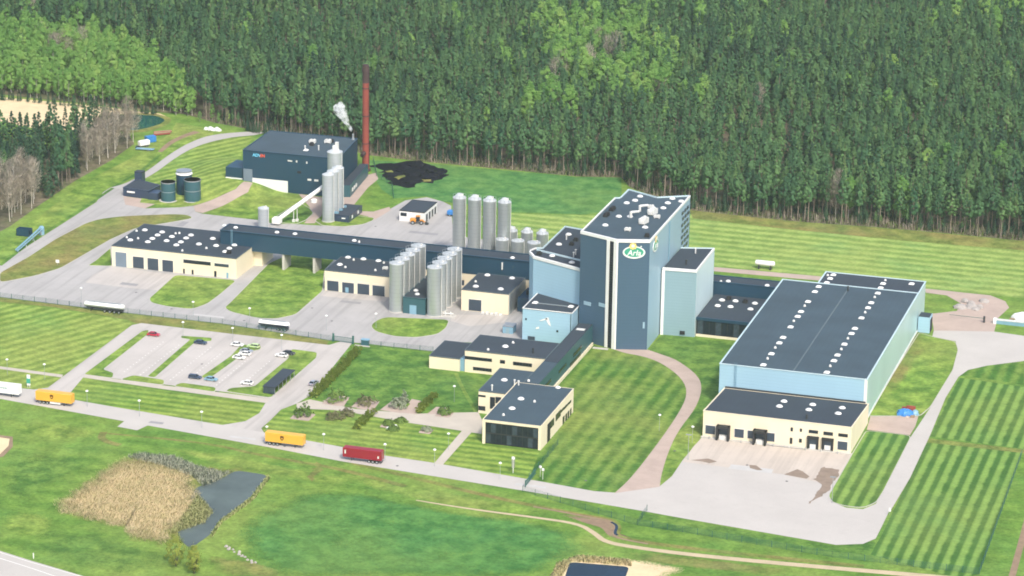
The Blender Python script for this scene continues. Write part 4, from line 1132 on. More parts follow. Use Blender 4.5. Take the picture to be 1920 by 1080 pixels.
# ------------------------------------------------------------------ offices
def wall_windows(o, y, rects):
    for w in facade_y('glass', 'window', rects, y, o, 0.05, 'dark_metal'):
        pass
o = thing('office_building', 'cream office building with a black glazed front and dark flat roof', 'office', (49, -144, 0))
OX0, OX1, OY0, OY1, OH = 39.3, 59.0, -163.6, -125.0, 8.2
part('side_wall', MB().box(OX0, OX0 + 0.9, OY0, OY1, 0, OH), 'cream', o)
part('side_wall', MB().box(OX1 - 0.9, OX1, OY0, OY1, 0, OH), 'cream', o)
part('rear_wall', MB().box(OX0 + 0.91, OX1 - 0.91, OY1 - 0.4, OY1, 0, OH), 'cream', o)
part('front_beam', MB().box(OX0 + 0.91, OX1 - 0.91, OY0, OY0 + 0.9, OH - 0.7, OH), 'cream', o)
part('roof', MB().box(OX0 + 0.3, OX1 - 0.3, OY0 + 0.3, OY1 - 0.3, OH + 0.003, OH + 0.12), 'roof_pale', o)
parapet(rect(OX0, OX1, OY0, OY1), OH, 0.12, 0.25, 'cream', o)
gl = part('glazed_front', MB().box(OX0 + 0.92, OX1 - 0.92, OY0 + 0.45, OY0 + 0.7, 0.1, OH - 0.72), 'black', o)
pw = (OX1 - OX0 - 1.9) / 10
for r_ in range(2):
    for k in range(10):
        x0 = OX0 + 0.95 + k * pw
        part('pane', MB().box(x0 + 0.09, x0 + pw - 0.09, OY0 + 0.36, OY0 + 0.447, 0.4 + r_ * 3.6, 3.5 + r_ * 3.55), 'glass' if (k * 3 + r_) % 4 else 'glass_blue', gl)
facade_x('black', 'door', [(-156.22,-153,-0.68,6.31)], OX1, o)
facade_x('glass', 'window', [(-153.11,-148.6,3.69,6.16),(-146.5,-140.71,4.08,6.31),(-140.31,-137.23,4.96,5.9),(-136.74,-133.82,4.79,5.68),(-133.52,-130.95,4.81,5.52),(-130.63,-128.04,4.62,5.43),(-137.95,-135.96,-0.14,2.62),(-134.72,-132.73,-0.31,2.45),(-131.85,-130.21,-0.18,2.41),(-128.96,-127.5,-0.16,2.42)], OX1, o)
on_roof('skylight', DOME_L, [(45.42,-140.82),(45.37,-150.77)], OH + 0.12, o)
on_roof('skylight', DOME, [(53.86,-126.04)], OH + 0.12, o)
on_roof('vent', CAP, [(42.76,-122.94),(50.48,-142.13),(44.58,-157.81)], OH + 0.12, o)
link_ = thing('office_link', 'cream middle wing with dark roof between the two office wings', 'office', (35, -124, 0))
LP = rect(29.4, 41.3, -136.2, -112.0)
block(link_, LP, 0, 7.9, 'cream', 'roof_pale', 'roof_line', 0.1, 0.22)
part('roof_piece', MB().box(41.32, 46.4, -124.9, -100.0, 7.4, 7.85), 'roof_pale', link_)
wall_windows(link_, -136.2, [(29.4,31.72,5.78,6.35),(29.6,31.68,1.03,2.46),(33.57,35.01,2.05,6.05),(35.46,37.14,4.23,6.27)])
on_roof('skylight', DOME_L, [(34.44,-123.48)], 7.9, link_)
on_roof('vent', PIPEW, [(39.15,-127.25),(40.71,-127.81),(33.59,-134.7)], 7.9, link_)
cor = thing('glazed_corridor', 'long green teal corridor with cream base running up to the slate tower', 'corridor', (44, -78, 0))
CP = rect(41.4, 46.5, -99.9, -54.2)
part('wall', MB().prism(rect(41.4, 46.5, -124.9, -55.6), 0.0, 7.95, cap=False), 'teal_green', cor)
part('roof', MB().prism(rect(41.5, 46.4, -99.9, -55.7), 7.5, 7.9), 'roof', cor)
part('base', MB().box(46.503, 46.9, -124.5, -55.8, 0, 1.3), 'cream', cor)
facade_x('glass', 'window', [(-80.73,-70.49,3.71,4.96),(-99.2,-90.05,3.74,4.72),(-116.43,-108.81,3.98,5.17),(-84.71,-71.24,0.94,2.55)], 46.5, cor)
part('roof_patch', MB().box(42.5, 45.5, -63.5, -61.5, 7.9, 8.0), 'offwhite', cor)
w1 = thing('office_wing', 'cream two storey office wing with dark window bands facing the garden', 'office', (27, -89, 0))
block(w1, rect(12.4, 41.35, -97.7, -80.2), 0, 8.0, 'cream', 'roof', 'roof_line', 0.1, 0.22)
wall_windows(w1, -97.7, [(12.54,22.06,4.69,5.72),(25.25,26.75,4.52,5.69),(29.93,36.41,4.43,5.58),(15.58,22.01,1.02,2.07)])
mul = MB()
for x0, x1, z0, z1 in [(12.54,22.06,4.69,5.72),(29.93,36.41,4.43,5.58),(15.58,22.01,1.02,2.07)]:
    for k in range(1, 6):
        xx = x0 + (x1 - x0) * k / 6
        mul.box(xx - 0.05, xx + 0.05, -97.85, -97.76, z0, z1)
part('mullions', mul, 'dark_metal', w1)
on_roof('skylight', DOME_L, [(24.57,-89.81)], 8.0, w1)
on_roof('vent', PIPE, [(35.61,-93.39)], 8.0, w1)
on_roof('vent', CAP, [(25.96,-85.21),(20.05,-95.3)], 8.0, w1)
w0 = thing('garden_annex', 'single storey cream annex with blank wall at the end of the office wing', 'annex', (5, -89, 0))
block(w0, rect(-0.4, 10.6, -98.0, -80.6), 0, 4.6, 'cream', 'roof', 'roof_line', 0.1, 0.22)
part('glazed_joint', MB().box(10.62, 12.35, -97.2, -82, 0, 4.4), 'blue_pale', w0)

# ------------------------------------------------------------------ tanker hall, bridge, garages
lb = thing('tanker_garage', 'long cream garage building with four bay doors and a skylit dark roof', 'garage', (-126, -8, 0))
block(lb, rect(-152.0, -101.2, -24.0, 7.2), 0, 8.1, 'cream', 'roof', 'roof_line', 0.1, 0.22)
for i, r_ in enumerate([(-150.46,-145.96,0.04,5.8),(-143.31,-138.85,0.18,4.73),(-137.27,-132.88,0.08,4.7),(-131.25,-126.86,0.05,4.6)]):
    facade_y('door_pale' if i == 0 else 'door', 'bay_door', [r_], -24, lb, 0.08, 'offwhite')
wr = [(-122.59,-111.51,4.25,5.66),(-109.97,-104.22,4.29,5.47)]
facade_y('glass', 'window', wr[:1], -24, lb, 0.08, 'offwhite')
facade_y('glass_blue', 'window', wr[1:], -24, lb, 0.08, 'offwhite')
facade_y('glass', 'window', [(-122.84,-122.15,-0.42,1.89),(-119.35,-118.59,-0.23,1.83),(-110.2,-109.26,-0.09,2.31)], -24, lb, 0.06)
facade_y('blue_pale', 'door', [(-105.28,-104.4,-0.18,2.22)], -24, lb, 0.06)
on_roof('skylight', DOME_L, [(-148.24,-0.97),(-140.86,-1.37),(-140.9,-5.72),(-140.96,-10.68),(-140.84,-15.33),(-148.09,-15.36),(-134.96,-5.75),(-134.66,-11.64),(-128.86,-1.42),(-129.05,-5.79),(-128.93,-11.3),(-129,-15.56),(-119.19,-2.91),(-121.4,-11.58),(-114.48,-11.23),(-108.43,-12.86),(-108.22,-8.15),(-108.31,-17.42)], 8.1, lb)
on_roof('vent', CAP, [(-135.18,-1.51),(-133.98,-0.65),(-116.62,-15.78),(-123.89,-21.93),(-150.66,-3.36),(-150.7,-12.66),(-146.09,-12.51)], 8.1, lb)
on_roof('fan_unit', FAN, [(-106.25,-18.77),(-106.76,-5.94)], 8.1, lb)
block(lb, rect(-101.15, -98.0, -5.5, 6.0), 0, 5.9, 'cream', 'roof', 'offwhite', 0.1, 0.3, 'porch_wall', 'porch_roof')
br = thing('pipe_bridge', 'long dark teal enclosed bridge on white wall piers linking the cream garages', 'bridge', (-50, -4, 0))
BP = rect(-114.0, 18.0, -8.0, 1.0)
part('wall', MB().prism(BP, 6.4, 13.4, cap=False, base=True), 'teal', br)
part('roof', MB().prism(BP, 13.0, 13.4), 'roof', br)
parapet(BP, 13.4, 0.3, 0.5, 'teal', br)
part('stair_block', MB().box(-113.9, -104.0, -7.9, 0.9, 0, 6.39), 'cream', br)
part('service_block', MB().box(-44.0, 17.9, -7.85, 0.85, 0, 6.39), 'cream', br)
for x in (-88.6, -76.2):
    part('pier', MB().box(x - 0.45, x + 0.45, -7.6, -0.5, 0, 6.39), 'concrete', br)
lad = MB()
for s_ in (0, 0.55):
    lad.box(-109.6 + s_, -109.5 + s_, -8.3, -8.2, 8.2, 14.3)
for k in range(14):
    lad.box(-109.6, -108.95, -8.28, -8.22, 8.4 + k * 0.42, 8.47 + k * 0.42)
part('ladder', lad, 'blue_pale', br)
on_roof('skylight', DOME, [(-114.84,-1.71),(-109.82,-2.72),(-92.67,-3.48),(-85.51,-3.06),(-61.29,-3.95)], 13.4, br)
on_roof('vent', CAP, [(-58.92,-5.2)], 13.4, br)
on_roof('skylight', DOME, [(1.56,-5.34)], 13.4, br)
facade_y('door', 'hatch', [(-18,-16.31,1.66,3.68)], -7.85, br)
part('exhaust', MB().tube((-1.5, -8.3, 9.5), (-1.5, -8.3, 12.2), 0.3, 0.3, 8), 'offwhite', br)
g2 = thing('wash_garage', 'smaller cream garage with four dark bay doors beside the steel silos', 'garage', (-52, -17, 0))
block(g2, rect(-65.0, -37.5, -26.3, -8.2), 0, 8.0, 'cream', 'roof', 'roof_line', 0.1, 0.22)
facade_y('door', 'bay_door', [(-63.98,-59.51,0.2,4.11),(-58.08,-53.46,0.06,4.05),(-52.04,-47.42,0.13,4.16),(-46.12,-41.4,0.14,4.11)], -26.3, g2, 0.08, 'offwhite')
facade_y('white', 'lintel', [(-63.98,-59.5,4.78,4.83),(-58.08,-53.45,4.74,4.77),(-52.04,-47.42,4.85,4.89),(-46.12,-41.41,4.81,4.83)], -26.3, g2, 0.16)
facade_y('blue_pale', 'wicket_door', [(-56.8,-55.59,0.21,2.16)], -26.5, g2, 0.03)
on_roof('skylight', DOME_L, [(-62.19,-8.47),(-56,-8.65),(-49.93,-8.86),(-61.98,-18.22)], 8.0, g2)
on_roof('air_unit', hvac_mesh(0.5), [(-43.93,-18.27)], 8.0, g2)
on_roof('vent', CAP, [(-59.05,-11.01),(-58.81,-20.87),(-46.99,-20.79),(-47.09,-10.94)], 8.0, g2)
b3 = thing('pump_house', 'square cream block with single dark door between the silos and the blue hall', 'building', (-1, -22, 0))
block(b3, rect(-9.8, 8.3, -32.0, -10.8), 0, 8.0, 'cream', 'roof', 'roof_line', 0.1, 0.22)
part('ribbed_wall', MB().box(8.303, 8.6, -31.6, -11, 0, 7.6), 'steel_dull', b3)
facade_y('door', 'bay_door', [(-6.87,-2.07,0.29,4.59)], -32, b3, 0.08, 'offwhite')
on_roof('skylight', DOME_L, [(-5.93,-12.44),(3.81,-13.04),(-5.79,-27.25),(3.78,-27.31)], 8.0, b3)
on_roof('vent', CAP, [(-7.56,-21.8)], 8.0, b3)
part('tank_shed', MB().box(10.2, 15.6, -27, -14, 0, 5.4), 'teal', b3)
part('exhaust', MB().tube((12.5, -22, 5.4), (12.5, -22, 7.2), 0.5, 0.5, 10), 'black', b3)

# glazed link between the towers and the warehouse
gk = thing('glazed_hall', 'low black glazed hall with six rooflights between stair tower and warehouse', 'building', (90, -20, 0))
part('wall', MB().prism(rect(78.7, 103.3, -32.5, -3.6), 0.8, 7.0, cap=False), 'black', gk)
part('roof', MB().prism(rect(78.7, 103.3, -32.6, -3.6), 6.6, 7.05), 'roof', gk)
part('fascia', MB().box(78.7, 103.3, -33.0, -32.61, 6.1, 7.2), 'teal', gk)
part('plinth', MB().box(78.8, 103.3, -33.1, -32.51, 0, 0.79), 'cream', gk)
for k in range(11):
    x0 = 79.2 + k * 2.2
    part('pane', MB().box(x0, x0 + 2.0, -32.62, -32.51, 1.0, 5.9), 'glass' if k % 3 else 'glass_blue', gk)
on_roof('skylight', DOME_L, [(82.85,-10.34),(87.74,-9.75),(95.07,-10.09),(82.93,-17.44),(87.6,-17.07),(95.02,-17.34)], 7.05, gk)
on_roof('fan_unit', FAN, [(84.9,-8.49),(91.51,-10.23)], 7.05, gk)
bk = thing('rear_gallery', 'dark teal raised gallery running behind the black glazed hall', 'building', (90, 2, 0))
block(bk, rect(65.9, 103.3, -3.5, 4.5), 0, 11.6, 'teal', 'roof', 'teal', 0.3, 0.4)
on_roof('skylight', DOME, [(82.95,-1.33),(97.56,-1.64)], 11.6, bk)
on_roof('vent', CAP, [(80.51,-2.69)], 11.6, bk)

# ------------------------------------------------------------------ boiler house and its plant
ah = thing('boiler_house', 'dark teal boiler house with a light blue and red sign and white plinth', 'boiler house', (-125, 112, 0))
AH = 16.5
AP = [(-145.2, 94.6), (-103.2, 94.6), (-106.8, 128.2), (-146.0, 128.0)]
block(ah, AP, 0, AH, 'teal', 'roof_pale', 'teal', 0.2, 0.4)
part('plinth', MB().box(-144.8, -125.4, 94.35, 94.597, 0, 5.0), 'white', ah)
part('side_annex', MB().box(-153.5, -145.25, 96.0, 108.0, 0, 8.2), 'teal', ah)
part('annex_plinth', MB().box(-153.5, -146, 95.8, 95.997, 0, 3.9), 'white', ah)
part('bay_door', MB().box(-144.9, -141.0, 94.2, 94.59, 3.3, 8.6), 'door_pale', ah)
part('low_annex', MB().prism([(-103.2, 95.5), (-98.9, 97.0), (-103.0, 131.0), (-106.6, 130.5)], 0, 5.0), 'teal_green', ah)
part('low_annex_roof', MB().prism([(-103.1, 95.7), (-99.1, 97.1), (-103.2, 130.8), (-106.4, 130.3)], 5.0, 5.15), 'roof', ah)
for k in range(3):
    part('window', MB().box(-99.55 - k * 0.41, -99.15 - k * 0.41, 100 + k * 3.4, 101.6 + k * 3.4, 1.6, 3.0), 'offwhite', ah)
facade_y('offwhite', 'window', [(-116.7,-115.07,6.14,6.9),(-113.78,-111.97,6.09,6.89),(-125.39,-123.4,13.56,14.06),(-121.75,-121.17,13.43,14.23),(-117.31,-116.73,13.27,14.13)], 94.6, ah)
facade_y('black', 'vent_hole', [(-121.2,-119.56,8.79,9.78)], 94.6, ah)
on_roof('air_unit', hvac_mesh(0.7), [(-121.98,115),(-115.97,117.19)], AH, ah)
on_roof('fan_unit', FAN, [(-121.06,111.41),(-114.95,118.95)], AH, ah)
on_roof('vent', PIPEW, [(-115.77,105.37),(-120.83,102.85)], AH, ah)
on_roof('skylight', PAD, [(-120.47,102.98)], AH, ah)
(sx0, sx1, sz0, sz1), = [(-140.84,-135.14,14.07,15.6)]
for i, (word, m_, xx) in enumerate((('ADV', 'sign_blue', sx0), ('EN', 'sign_red', sx0 + (sx1 - sx0) * 0.56))):
    cu = bpy.data.curves.new('lettering', 'FONT')
    cu.body = word
    cu.size = (sz1 - sz0) * 1.15
    cu.offset = 0.05
    cu.extrude = 0.06
    cu.materials.append(M[m_])
    oo = link('sign_lettering', text_mesh(cu), ah, (xx + 125, 94.5 - 112, sz0 + 0.2))
    oo.rotation_euler = (pi / 2, 0, 0)
ch = thing('chimney', 'tall rust red steel chimney standing behind the boiler house', 'chimney', (-106.6, 138.0, 0))
lpart('shaft', MB().lathe([(1.55, 0), (1.42, 20), (1.36, 38.5)], seg=24), 'rust', ch, True)
lpart('tip', MB().lathe([(1.38, 38.5), (1.36, 43), (1.62, 43.05), (1.62, 43.9), (1.3, 46.2)], seg=24), 'soot', ch, True)
lpart('base_ring', MB().lathe([(2.1, 0), (2.1, 0.9), (1.6, 1.1)], seg=24), 'soot', ch)
for z in (12, 24, 36):
    lpart('band', MB().lathe([(1.62, z), (1.62, z + 0.35)], seg=24), 'soot', ch)
lad = MB()
for s_ in (-0.25, 0.25):
    lad.box(1.52, 1.6, s_ - 0.03, s_ + 0.03, 2, 44)
lpart('ladder', lad, 'soot', ch)
lpart('flue', MB().tube((-0.5, -3.4, 7.5), (0, 0, 8.5), 0.9, 0.9, 12), 'soot', ch)

M['cap_steel'] = paint('silo_cap_steel', (0.60, 0.63, 0.63), 0.5, 0.3, var=0.1)
def silo_parts(root, r, hgt_, mat, cone=1.2, rail=True, ribs=True):
    lpart('shell', MB().lathe([(r, 0), (r, hgt_)], seg=24), mat, root, True)
    lpart('cap', MB().lathe([(r * 1.03, hgt_ - 0.15), (r * 1.03, hgt_ + 0.1), (r * 0.9, hgt_ + 0.18), (r * 0.3, hgt_ + cone), (0.25, hgt_ + cone + 0.1)], seg=24), 'cap_steel', root, True)
    lpart('foot', MB().lathe([(r * 1.1, 0), (r * 1.1, 0.35), (r * 1.0, 0.4)], seg=24), 'concrete', root)
    if rail:
        rl = MB()
        n = 10
        for k in range(n):
            a, c = 2 * pi * k / n, 2 * pi * (k + 1) / n
            rl.tube((r * cos(a), r * sin(a), hgt_ + 1.1), (r * cos(c), r * sin(c), hgt_ + 1.1), 0.05, 0.05, 4)
            rl.tube((r * cos(a), r * sin(a), hgt_), (r * cos(a), r * sin(a), hgt_ + 1.1), 0.05, 0.05, 4)
        lpart('railing', rl, 'galv', root)
    if ribs:
        pp = MB().tube((r + 0.22, -r * 0.3, 0.3), (r + 0.22, -r * 0.3, hgt_), 0.13, 0.13, 6)
        lpart('pipe', pp, 'offwhite', root)
    lpart('manhole', MB().lathe([(0.45, hgt_ + cone * 0.6), (0.45, hgt_ + cone * 0.6 + 0.5), (0.3, hgt_ + cone * 0.6 + 0.6)], r * 0.45, 0.0, 10), 'offwhite', root)

def make_silos(name, label, pts, r, hh, mat, group, **kw):
    first = None
    labels = label if isinstance(label, list) else [label] * len(pts)
    for (x, y), lb_ in zip(pts, labels):
        if first is None:
            first = thing(name, lb_, 'silo', (x, y, 0), 0, group)
            silo_parts(first, r, hh, mat, **kw)
        else:
            c = copy_tree(first)
            c.location = (x, y, 0)
            c['label'] = lb_
            for ch_ in c.children:
                pass
ordn = ['nearest', 'second', 'middle', 'fourth', 'farthest']
make_silos('silo', ['steel silo, %s in the row beside the wash garage' % k for k in ordn], [(-31.7, -40.9), (-31.6, -35.1), (-31.5, -29.3), (-31.4, -23.5), (-31.3, -17.4)], 2.75, 18.4, 'steel_dull', 'front silos left of the service shed', cone=0.45)
make_silos('silo', ['steel silo, %s in the row beside the cream pump house' % k for k in ordn], [(-17.2, -41.0), (-17.2, -35.0), (-17.2, -29.2), (-17.2, -23.3), (-17.2, -17.2)], 2.75, 18.4, 'steel_dull', 'front silos right of the service shed', cone=0.45)
make_silos('silo', ['tall steel silo, %s of four behind the teal bridge' % k for k in ('first from the white garage', 'second from the white garage', 'third from the white garage', 'the one nearest the small silos')], [(-29.6, 27.2), (-23.5, 27.2), (-17.5, 27.2), (-11.5, 27.0)], 2.55, 25.2, 'steel_dull', 'tall silos behind the bridge', cone=1.6)
make_silos('silo', ['short steel silo, %s of the front three behind the bridge' % k for k in ('left', 'middle', 'right')], [(-10.6, 21.6), (-4.4, 21.8), (2.1, 21.4)], 2.5, 12.0, 'steel_dull', 'short silos, front row', cone=0.5)
make_silos('silo', ['short steel silo with pointed cap, %s of the rear three' % k for k in ('left', 'middle', 'right')], [(-10.4, 33.2), (-4.3, 33.6), (1.8, 33.8)], 2.3, 12.2, 'steel_dull', 'short silos, rear row', cone=1.7)
make_silos('silo', ['pale ash silo, %s of three beside the boiler house' % k for k in ('nearest', 'middle', 'rearmost')], [(-95.4, 61.0), (-95.3, 66.4), (-95.2, 71.8)], 2.4, 19.4, 'steel', 'ash silos beside the boiler house', cone=0.9, rail=False)
big = thing('fuel_silo', 'large pale steel silo with domed top behind the ash silos', 'silo', (-99.6, 80.5, 0))
silo_parts(big, 3.1, 23.5, 'steel', cone=1.3, rail=False)
lpart('top_box', MB().box(0.3, 1.5, -0.6, 0.6, 24.5, 27.6), 'offwhite', big)
lpart('top_hood', MB().lathe([(0.8, 24.3), (0.8, 25.8), (0.5, 26.2)], -0.3, 0, 12), 'offwhite', big)
sm = thing('silo', 'small single steel silo just behind the teal bridge', 'silo', (-115.8, 42.0, 0))
silo_parts(sm, 2.15, 8.6, 'steel', cone=0.7, rail=False)
cv = thing('conveyor', 'inclined white conveyor tube climbing to the pale ash silos', 'conveyor', (-104, 68, 0))
def P3(x, y, z): return (x + 104, y - 68, z)
c0, c1 = P3(-113.2, 49.0, 1.6), P3(-98.2, 66.0, 13.6)
lpart('tube', MB().tube(c0, c1, 0.85, 0.85, 12), 'white', cv, True)
lpart('hopper', MB().box(-10.4, -7.2, -20.6, -17.4, 0.8, 3.0), 'white', cv)
lpart('drive_box', MB().lathe([(1.3, 7.0), (1.3, 8.2), (0.9, 8.4)], 2.2, -6.2, 14), 'white', cv)
for f_ in (0.35, 0.42):
    p = tuple(c0[i] + (c1[i] - c0[i]) * f_ for i in range(3))
    lpart('support', MB().tube((p[0], p[1], 0), p, 0.16, 0.16, 6), 'offwhite', cv)
    lpart('footing', MB().box(p[0] - 0.5, p[0] + 0.5, p[1] - 0.5, p[1] + 0.5, 0, 1.1), 'offwhite', cv)
ct = thing('plant_container', 'dark blue low equipment shed beside the pale ash silos', 'shed', (-89.5, 69, 0))
lpart('body', MB().box(-4.4, 2.8, -7.6, 8.2, 0, 2.9), 'ink_blue', ct)
lpart('roof', MB().box(-4.5, 2.9, -7.7, 8.3, 2.9, 3.05), 'roof', ct)
for k in range(3):
    lpart('roof_unit', MB().box(-4.1, -2.2, -6.8 + k * 4.6, -5.6 + k * 4.6, 3.05, 3.7), 'blue_pale', ct)
for k in range(2):
    lpart('window', MB().box(2.8, 2.9, -4.5 + k * 7, -3.2 + k * 7, 1.0, 2.2), 'white', ct)
lpart('label_plate', MB().box(-0.4, 1.2, -7.68, -7.6, 1.4, 1.9), 'white', ct)

wg = thing('white_garage', 'small white workshop with dark roof and four doors near the tall silos', 'garage', (-63.4, 79, 0))
block(wg, rect(-68.7, -58.2, 71.0, 87.5), 0, 4.4, 'white', 'roof', 'dark_metal', 0.1, 0.35)
facade_y('glass', 'window', [(-68.18,-65.63,2.2,3.56)], 71, wg)
for k in range(4):
    part('door', MB().box(-58.3, -58.12, 73.2 + k * 3.6, 75.4 + k * 3.6, 0.05, 3.0), 'dark_metal', wg)

sh = thing('service_shed', 'dark green service shed standing between two rows of steel silos', 'shed', (-24.5, -30, 0))
block(sh, rect(-28.8, -20.2, -42.5, -9.0), 0, 6.2, 'teal_green', 'roof', 'teal_green', 0.12, 0.3)
part('door', MB().box(-26.2, -23.6, -42.62, -42.4, 0.05, 3.4), 'blue_pale', sh)
on_roof('skylight', DOME, [(-26.71,-33.84),(-24.8,-37.91)], 6.2, sh)
part('steam_pipe', MB().tube((-20.6, -18, 6.2), (-20.6, -18, 14.5), 0.35, 0.35, 8).tube((-20.6, -18, 14.5), (-23.0, -18, 15.2), 0.35, 0.35, 8), 'offwhite', sh)

# tanks and low shed at the far left
lw = thing('sludge_shed', 'long low dark blue shed with small white sign beside the dark round tanks', 'shed', (-179, 70, 0))
block(lw, [(-187.3, 67.3), (-175.5, 66.0), (-174.4, 76.0), (-187.0, 81.0)], 0, 3.6, 'ink_blue', 'roof', 'ink_blue', 0.1, 0.3)
part('side_box', MB().box(-175.3, -171.2, 65.5, 71, 0, 3.0), 'ink_blue', lw)
part('sign', MB().box(-185.2, -181.8, 66.4, 66.75, 1.9, 2.5), 'white', lw)
bx = thing('cooling_box', 'upright dark blue box standing behind the low shed at the road', 'box', (-188.3, 87, 0))
lpart('body', MB().box(-1.7, 1.7, -1.6, 1.6, 0, 5.2), 'ink_blue', bx)
lpart('lid', MB().box(-1.8, 1.8, -1.7, 1.7, 5.2, 5.45), 'roof', bx)
for x, y, r, hh, lb_ in ((-167.2, 67.2, 3.0, 8.1, 'dark green round tank nearest the low shed'), (-157.9, 70.6, 3.4, 9.0, 'open dark green round tank on the side of the lawn')):
    k = thing('round_tank', lb_, 'tank', (x, y, 0), 0, 'dark round tanks')
    lpart('shell', MB().lathe([(r, 0), (r, hh)], seg=28), 'teal_green', k, True)
    lpart('rim', MB().lathe([(r + 0.12, hh - 0.35), (r + 0.12, hh), (r - 0.25, hh)], seg=28), 'galv', k)
    lpart('band', MB().lathe([(r + 0.06, hh * 0.5), (r + 0.06, hh * 0.5 + 0.2)], seg=28), 'galv', k)
    lpart('slab', MB().lathe([(r + 0.8, 0), (r + 0.8, 0.25)], seg=28), 'concrete', k)
    lpart('cover', MB().lathe([(r - 0.25, hh - 0.5), (r - 0.6, hh - 0.45)], seg=28), 'offwhite' if r < 3.2 else 'teal', k)
k = thing('round_tank', 'dark tank with raised white roof standing behind the two round tanks', 'tank', (-164.0, 76.5, 0), 0, 'dark round tanks')
lpart('shell', MB().lathe([(3.3, 0), (3.3, 9.3)], seg=28), 'teal', k, True)
lpart('roof', MB().lathe([(3.5, 9.3), (3.5, 9.6), (2.6, 10.3), (0.5, 10.6)], seg=28), 'white', k, True)
lpart('railing', MB().lathe([(3.3, 10.6), (3.3, 10.75)], seg=20), 'galv', k)

# ------------------------------------------------------------------ vehicles
def wheel_mesh(r=0.5, w=0.32):
    mb = MB()
    for (ra, ya, rb, yb, mi) in ((r, -w / 2, r, w / 2, 0), (r * 0.6, -w / 2 - 0.01, r * 0.6, w / 2 + 0.01, 1)):
        mb.tube((0, ya, 0), (0, yb, 0), ra, rb, 14, mi)
    return mb.mesh('wheel', ['black', 'galv'], True)
WHEEL_L = wheel_mesh(0.52, 0.36)
WHEEL_S = wheel_mesh(0.33, 0.22)

def axle_wheels(root, xs, hw, r, data):
    for x in xs:
        for s in (-1, 1):
            link('wheel', data, root, (x, s * hw, r))

def body_box(x0, x1, y0, y1, z0, z1, c=0.08):
    """box with bevelled upright and top edges"""
    mb = MB()
    def ring(d, z):
        return [(x0 + d + c, y0 + d, z), (x1 - d - c, y0 + d, z), (x1 - d, y0 + d + c, z), (x1 - d, y1 - d - c, z), (x1 - d - c, y1 - d, z), (x0 + d + c, y1 - d, z), (x0 + d, y1 - d - c, z), (x0 + d, y0 + d + c, z)]
    rings = [ring(0, z0), ring(0, z1 - c), ring(c, z1)]
    i = 0
    for r in rings:
        mb.v += r
    for k in range(2):
        for j in range(8):
            l = (j + 1) % 8
            mb.f.append((k * 8 + j, k * 8 + l, k * 8 + 8 + l, k * 8 + 8 + j))
            mb.m.append(0)
    mb.f.append(tuple(range(16, 24)))
    mb.f.append(tuple(reversed(range(8))))
    mb.m += [0, 0]
    return mb

def box_trailer(loc, label, mat, wheels_left=True, skirt=False, logo=None, group='lorry trailers on the entrance road', rz=0.0):
    t = thing('lorry_trailer', label, 'trailer', (loc[0], loc[1], 0.05), rz, group)
    lpart('body', body_box(-6.5, 6.5, -1.28, 1.28, 1.25, 4.35, 0.12), mat, t)
    fr = MB()
    for x in (-6.5, 6.32):
        for y in (-1.3, 1.12):
            fr.box(x, x + 0.18, y, y + 0.18, 1.22, 4.2)
    lpart('corner_posts', fr, mat, t)
    lpart('chassis', MB().box(-6.3, 6.2, -0.55, 0.55, 0.95, 1.245), 'dark_metal', t)
    s = -1 if wheels_left else 1
    axle_wheels(t, [s * 4.9, s * 3.6, s * 2.3], 1.02, 0.52, WHEEL_L)
    for y in (-0.8, 0.8):
        lpart('landing_leg', MB().box(-s * 3.6 - 0.1, -s * 3.6 + 0.1, y - 0.1, y + 0.1, 0.05, 1.0), 'dark_metal', t)
    if skirt:
        lpart('pallet_box', MB().box(-1.4, 2.4, -1.22, -0.8, 0.45, 1.1), 'offwhite', t)
    lpart('under_run_bar', MB().box(s * 6.3 - 0.1, s * 6.3 + 0.1, -1.2, 1.2, 0.5, 0.7), 'dark_metal', t)
    lpart('rear_door_bars', MB().box(s * 6.5 - 0.03, s * 6.5 + 0.03, -0.35, -0.28, 1.4, 4.1).box(s * 6.5 - 0.03, s * 6.5 + 0.03, 0.28, 0.35, 1.4, 4.1), 'galv', t)
    if logo == 'shield':
        mb = MB()
        pts = [(-0.62, 3.55), (0.0, 3.68), (0.62, 3.55), (0.62, 2.75), (0.4, 2.35), (0.0, 2.05), (-0.4, 2.35), (-0.62, 2.75)]
        mb.face([(x - 0.7, -1.297, z) for x, z in pts])
        e = lpart('emblem', mb, 'brown', t)
        mb = MB()
        mb.face([(x * 0.55 - 0.7, -1.303, z * 0.4 + 1.62) for x, z in [(-0.62, 3.3), (0.62, 3.3), (0.5, 2.5), (0.0, 2.1), (-0.5, 2.5)]])
        lpart('emblem_heart', mb, 'yellow', e)
    if logo == 'panels':
        lpart('label_plate', MB().box(-5.9, -5.4, -1.31, -1.281, 2.4, 3.6), 'offwhite', t)
        lpart('label_plate', MB().box(5.2, 5.7, -1.31, -1.281, 1.9, 2.7), 'offwhite', t)
    if logo == 'lines':
        mb = MB()
        for k, (a, c) in enumerate(((0.8, 1.5), (1.7, 2.2), (2.4, 2.9), (3.1, 3.7))):
            mb.face([(a - 1.5, -1.297, 2.9 - k * 0.03), (c - 1.5, -1.297, 2.9 - k * 0.03), (c - 1.5, -1.297, 3.35), (a - 1.5, -1.297, 3.35)])
        lpart('lettering', mb, 'grey_aqua', t)
    return t

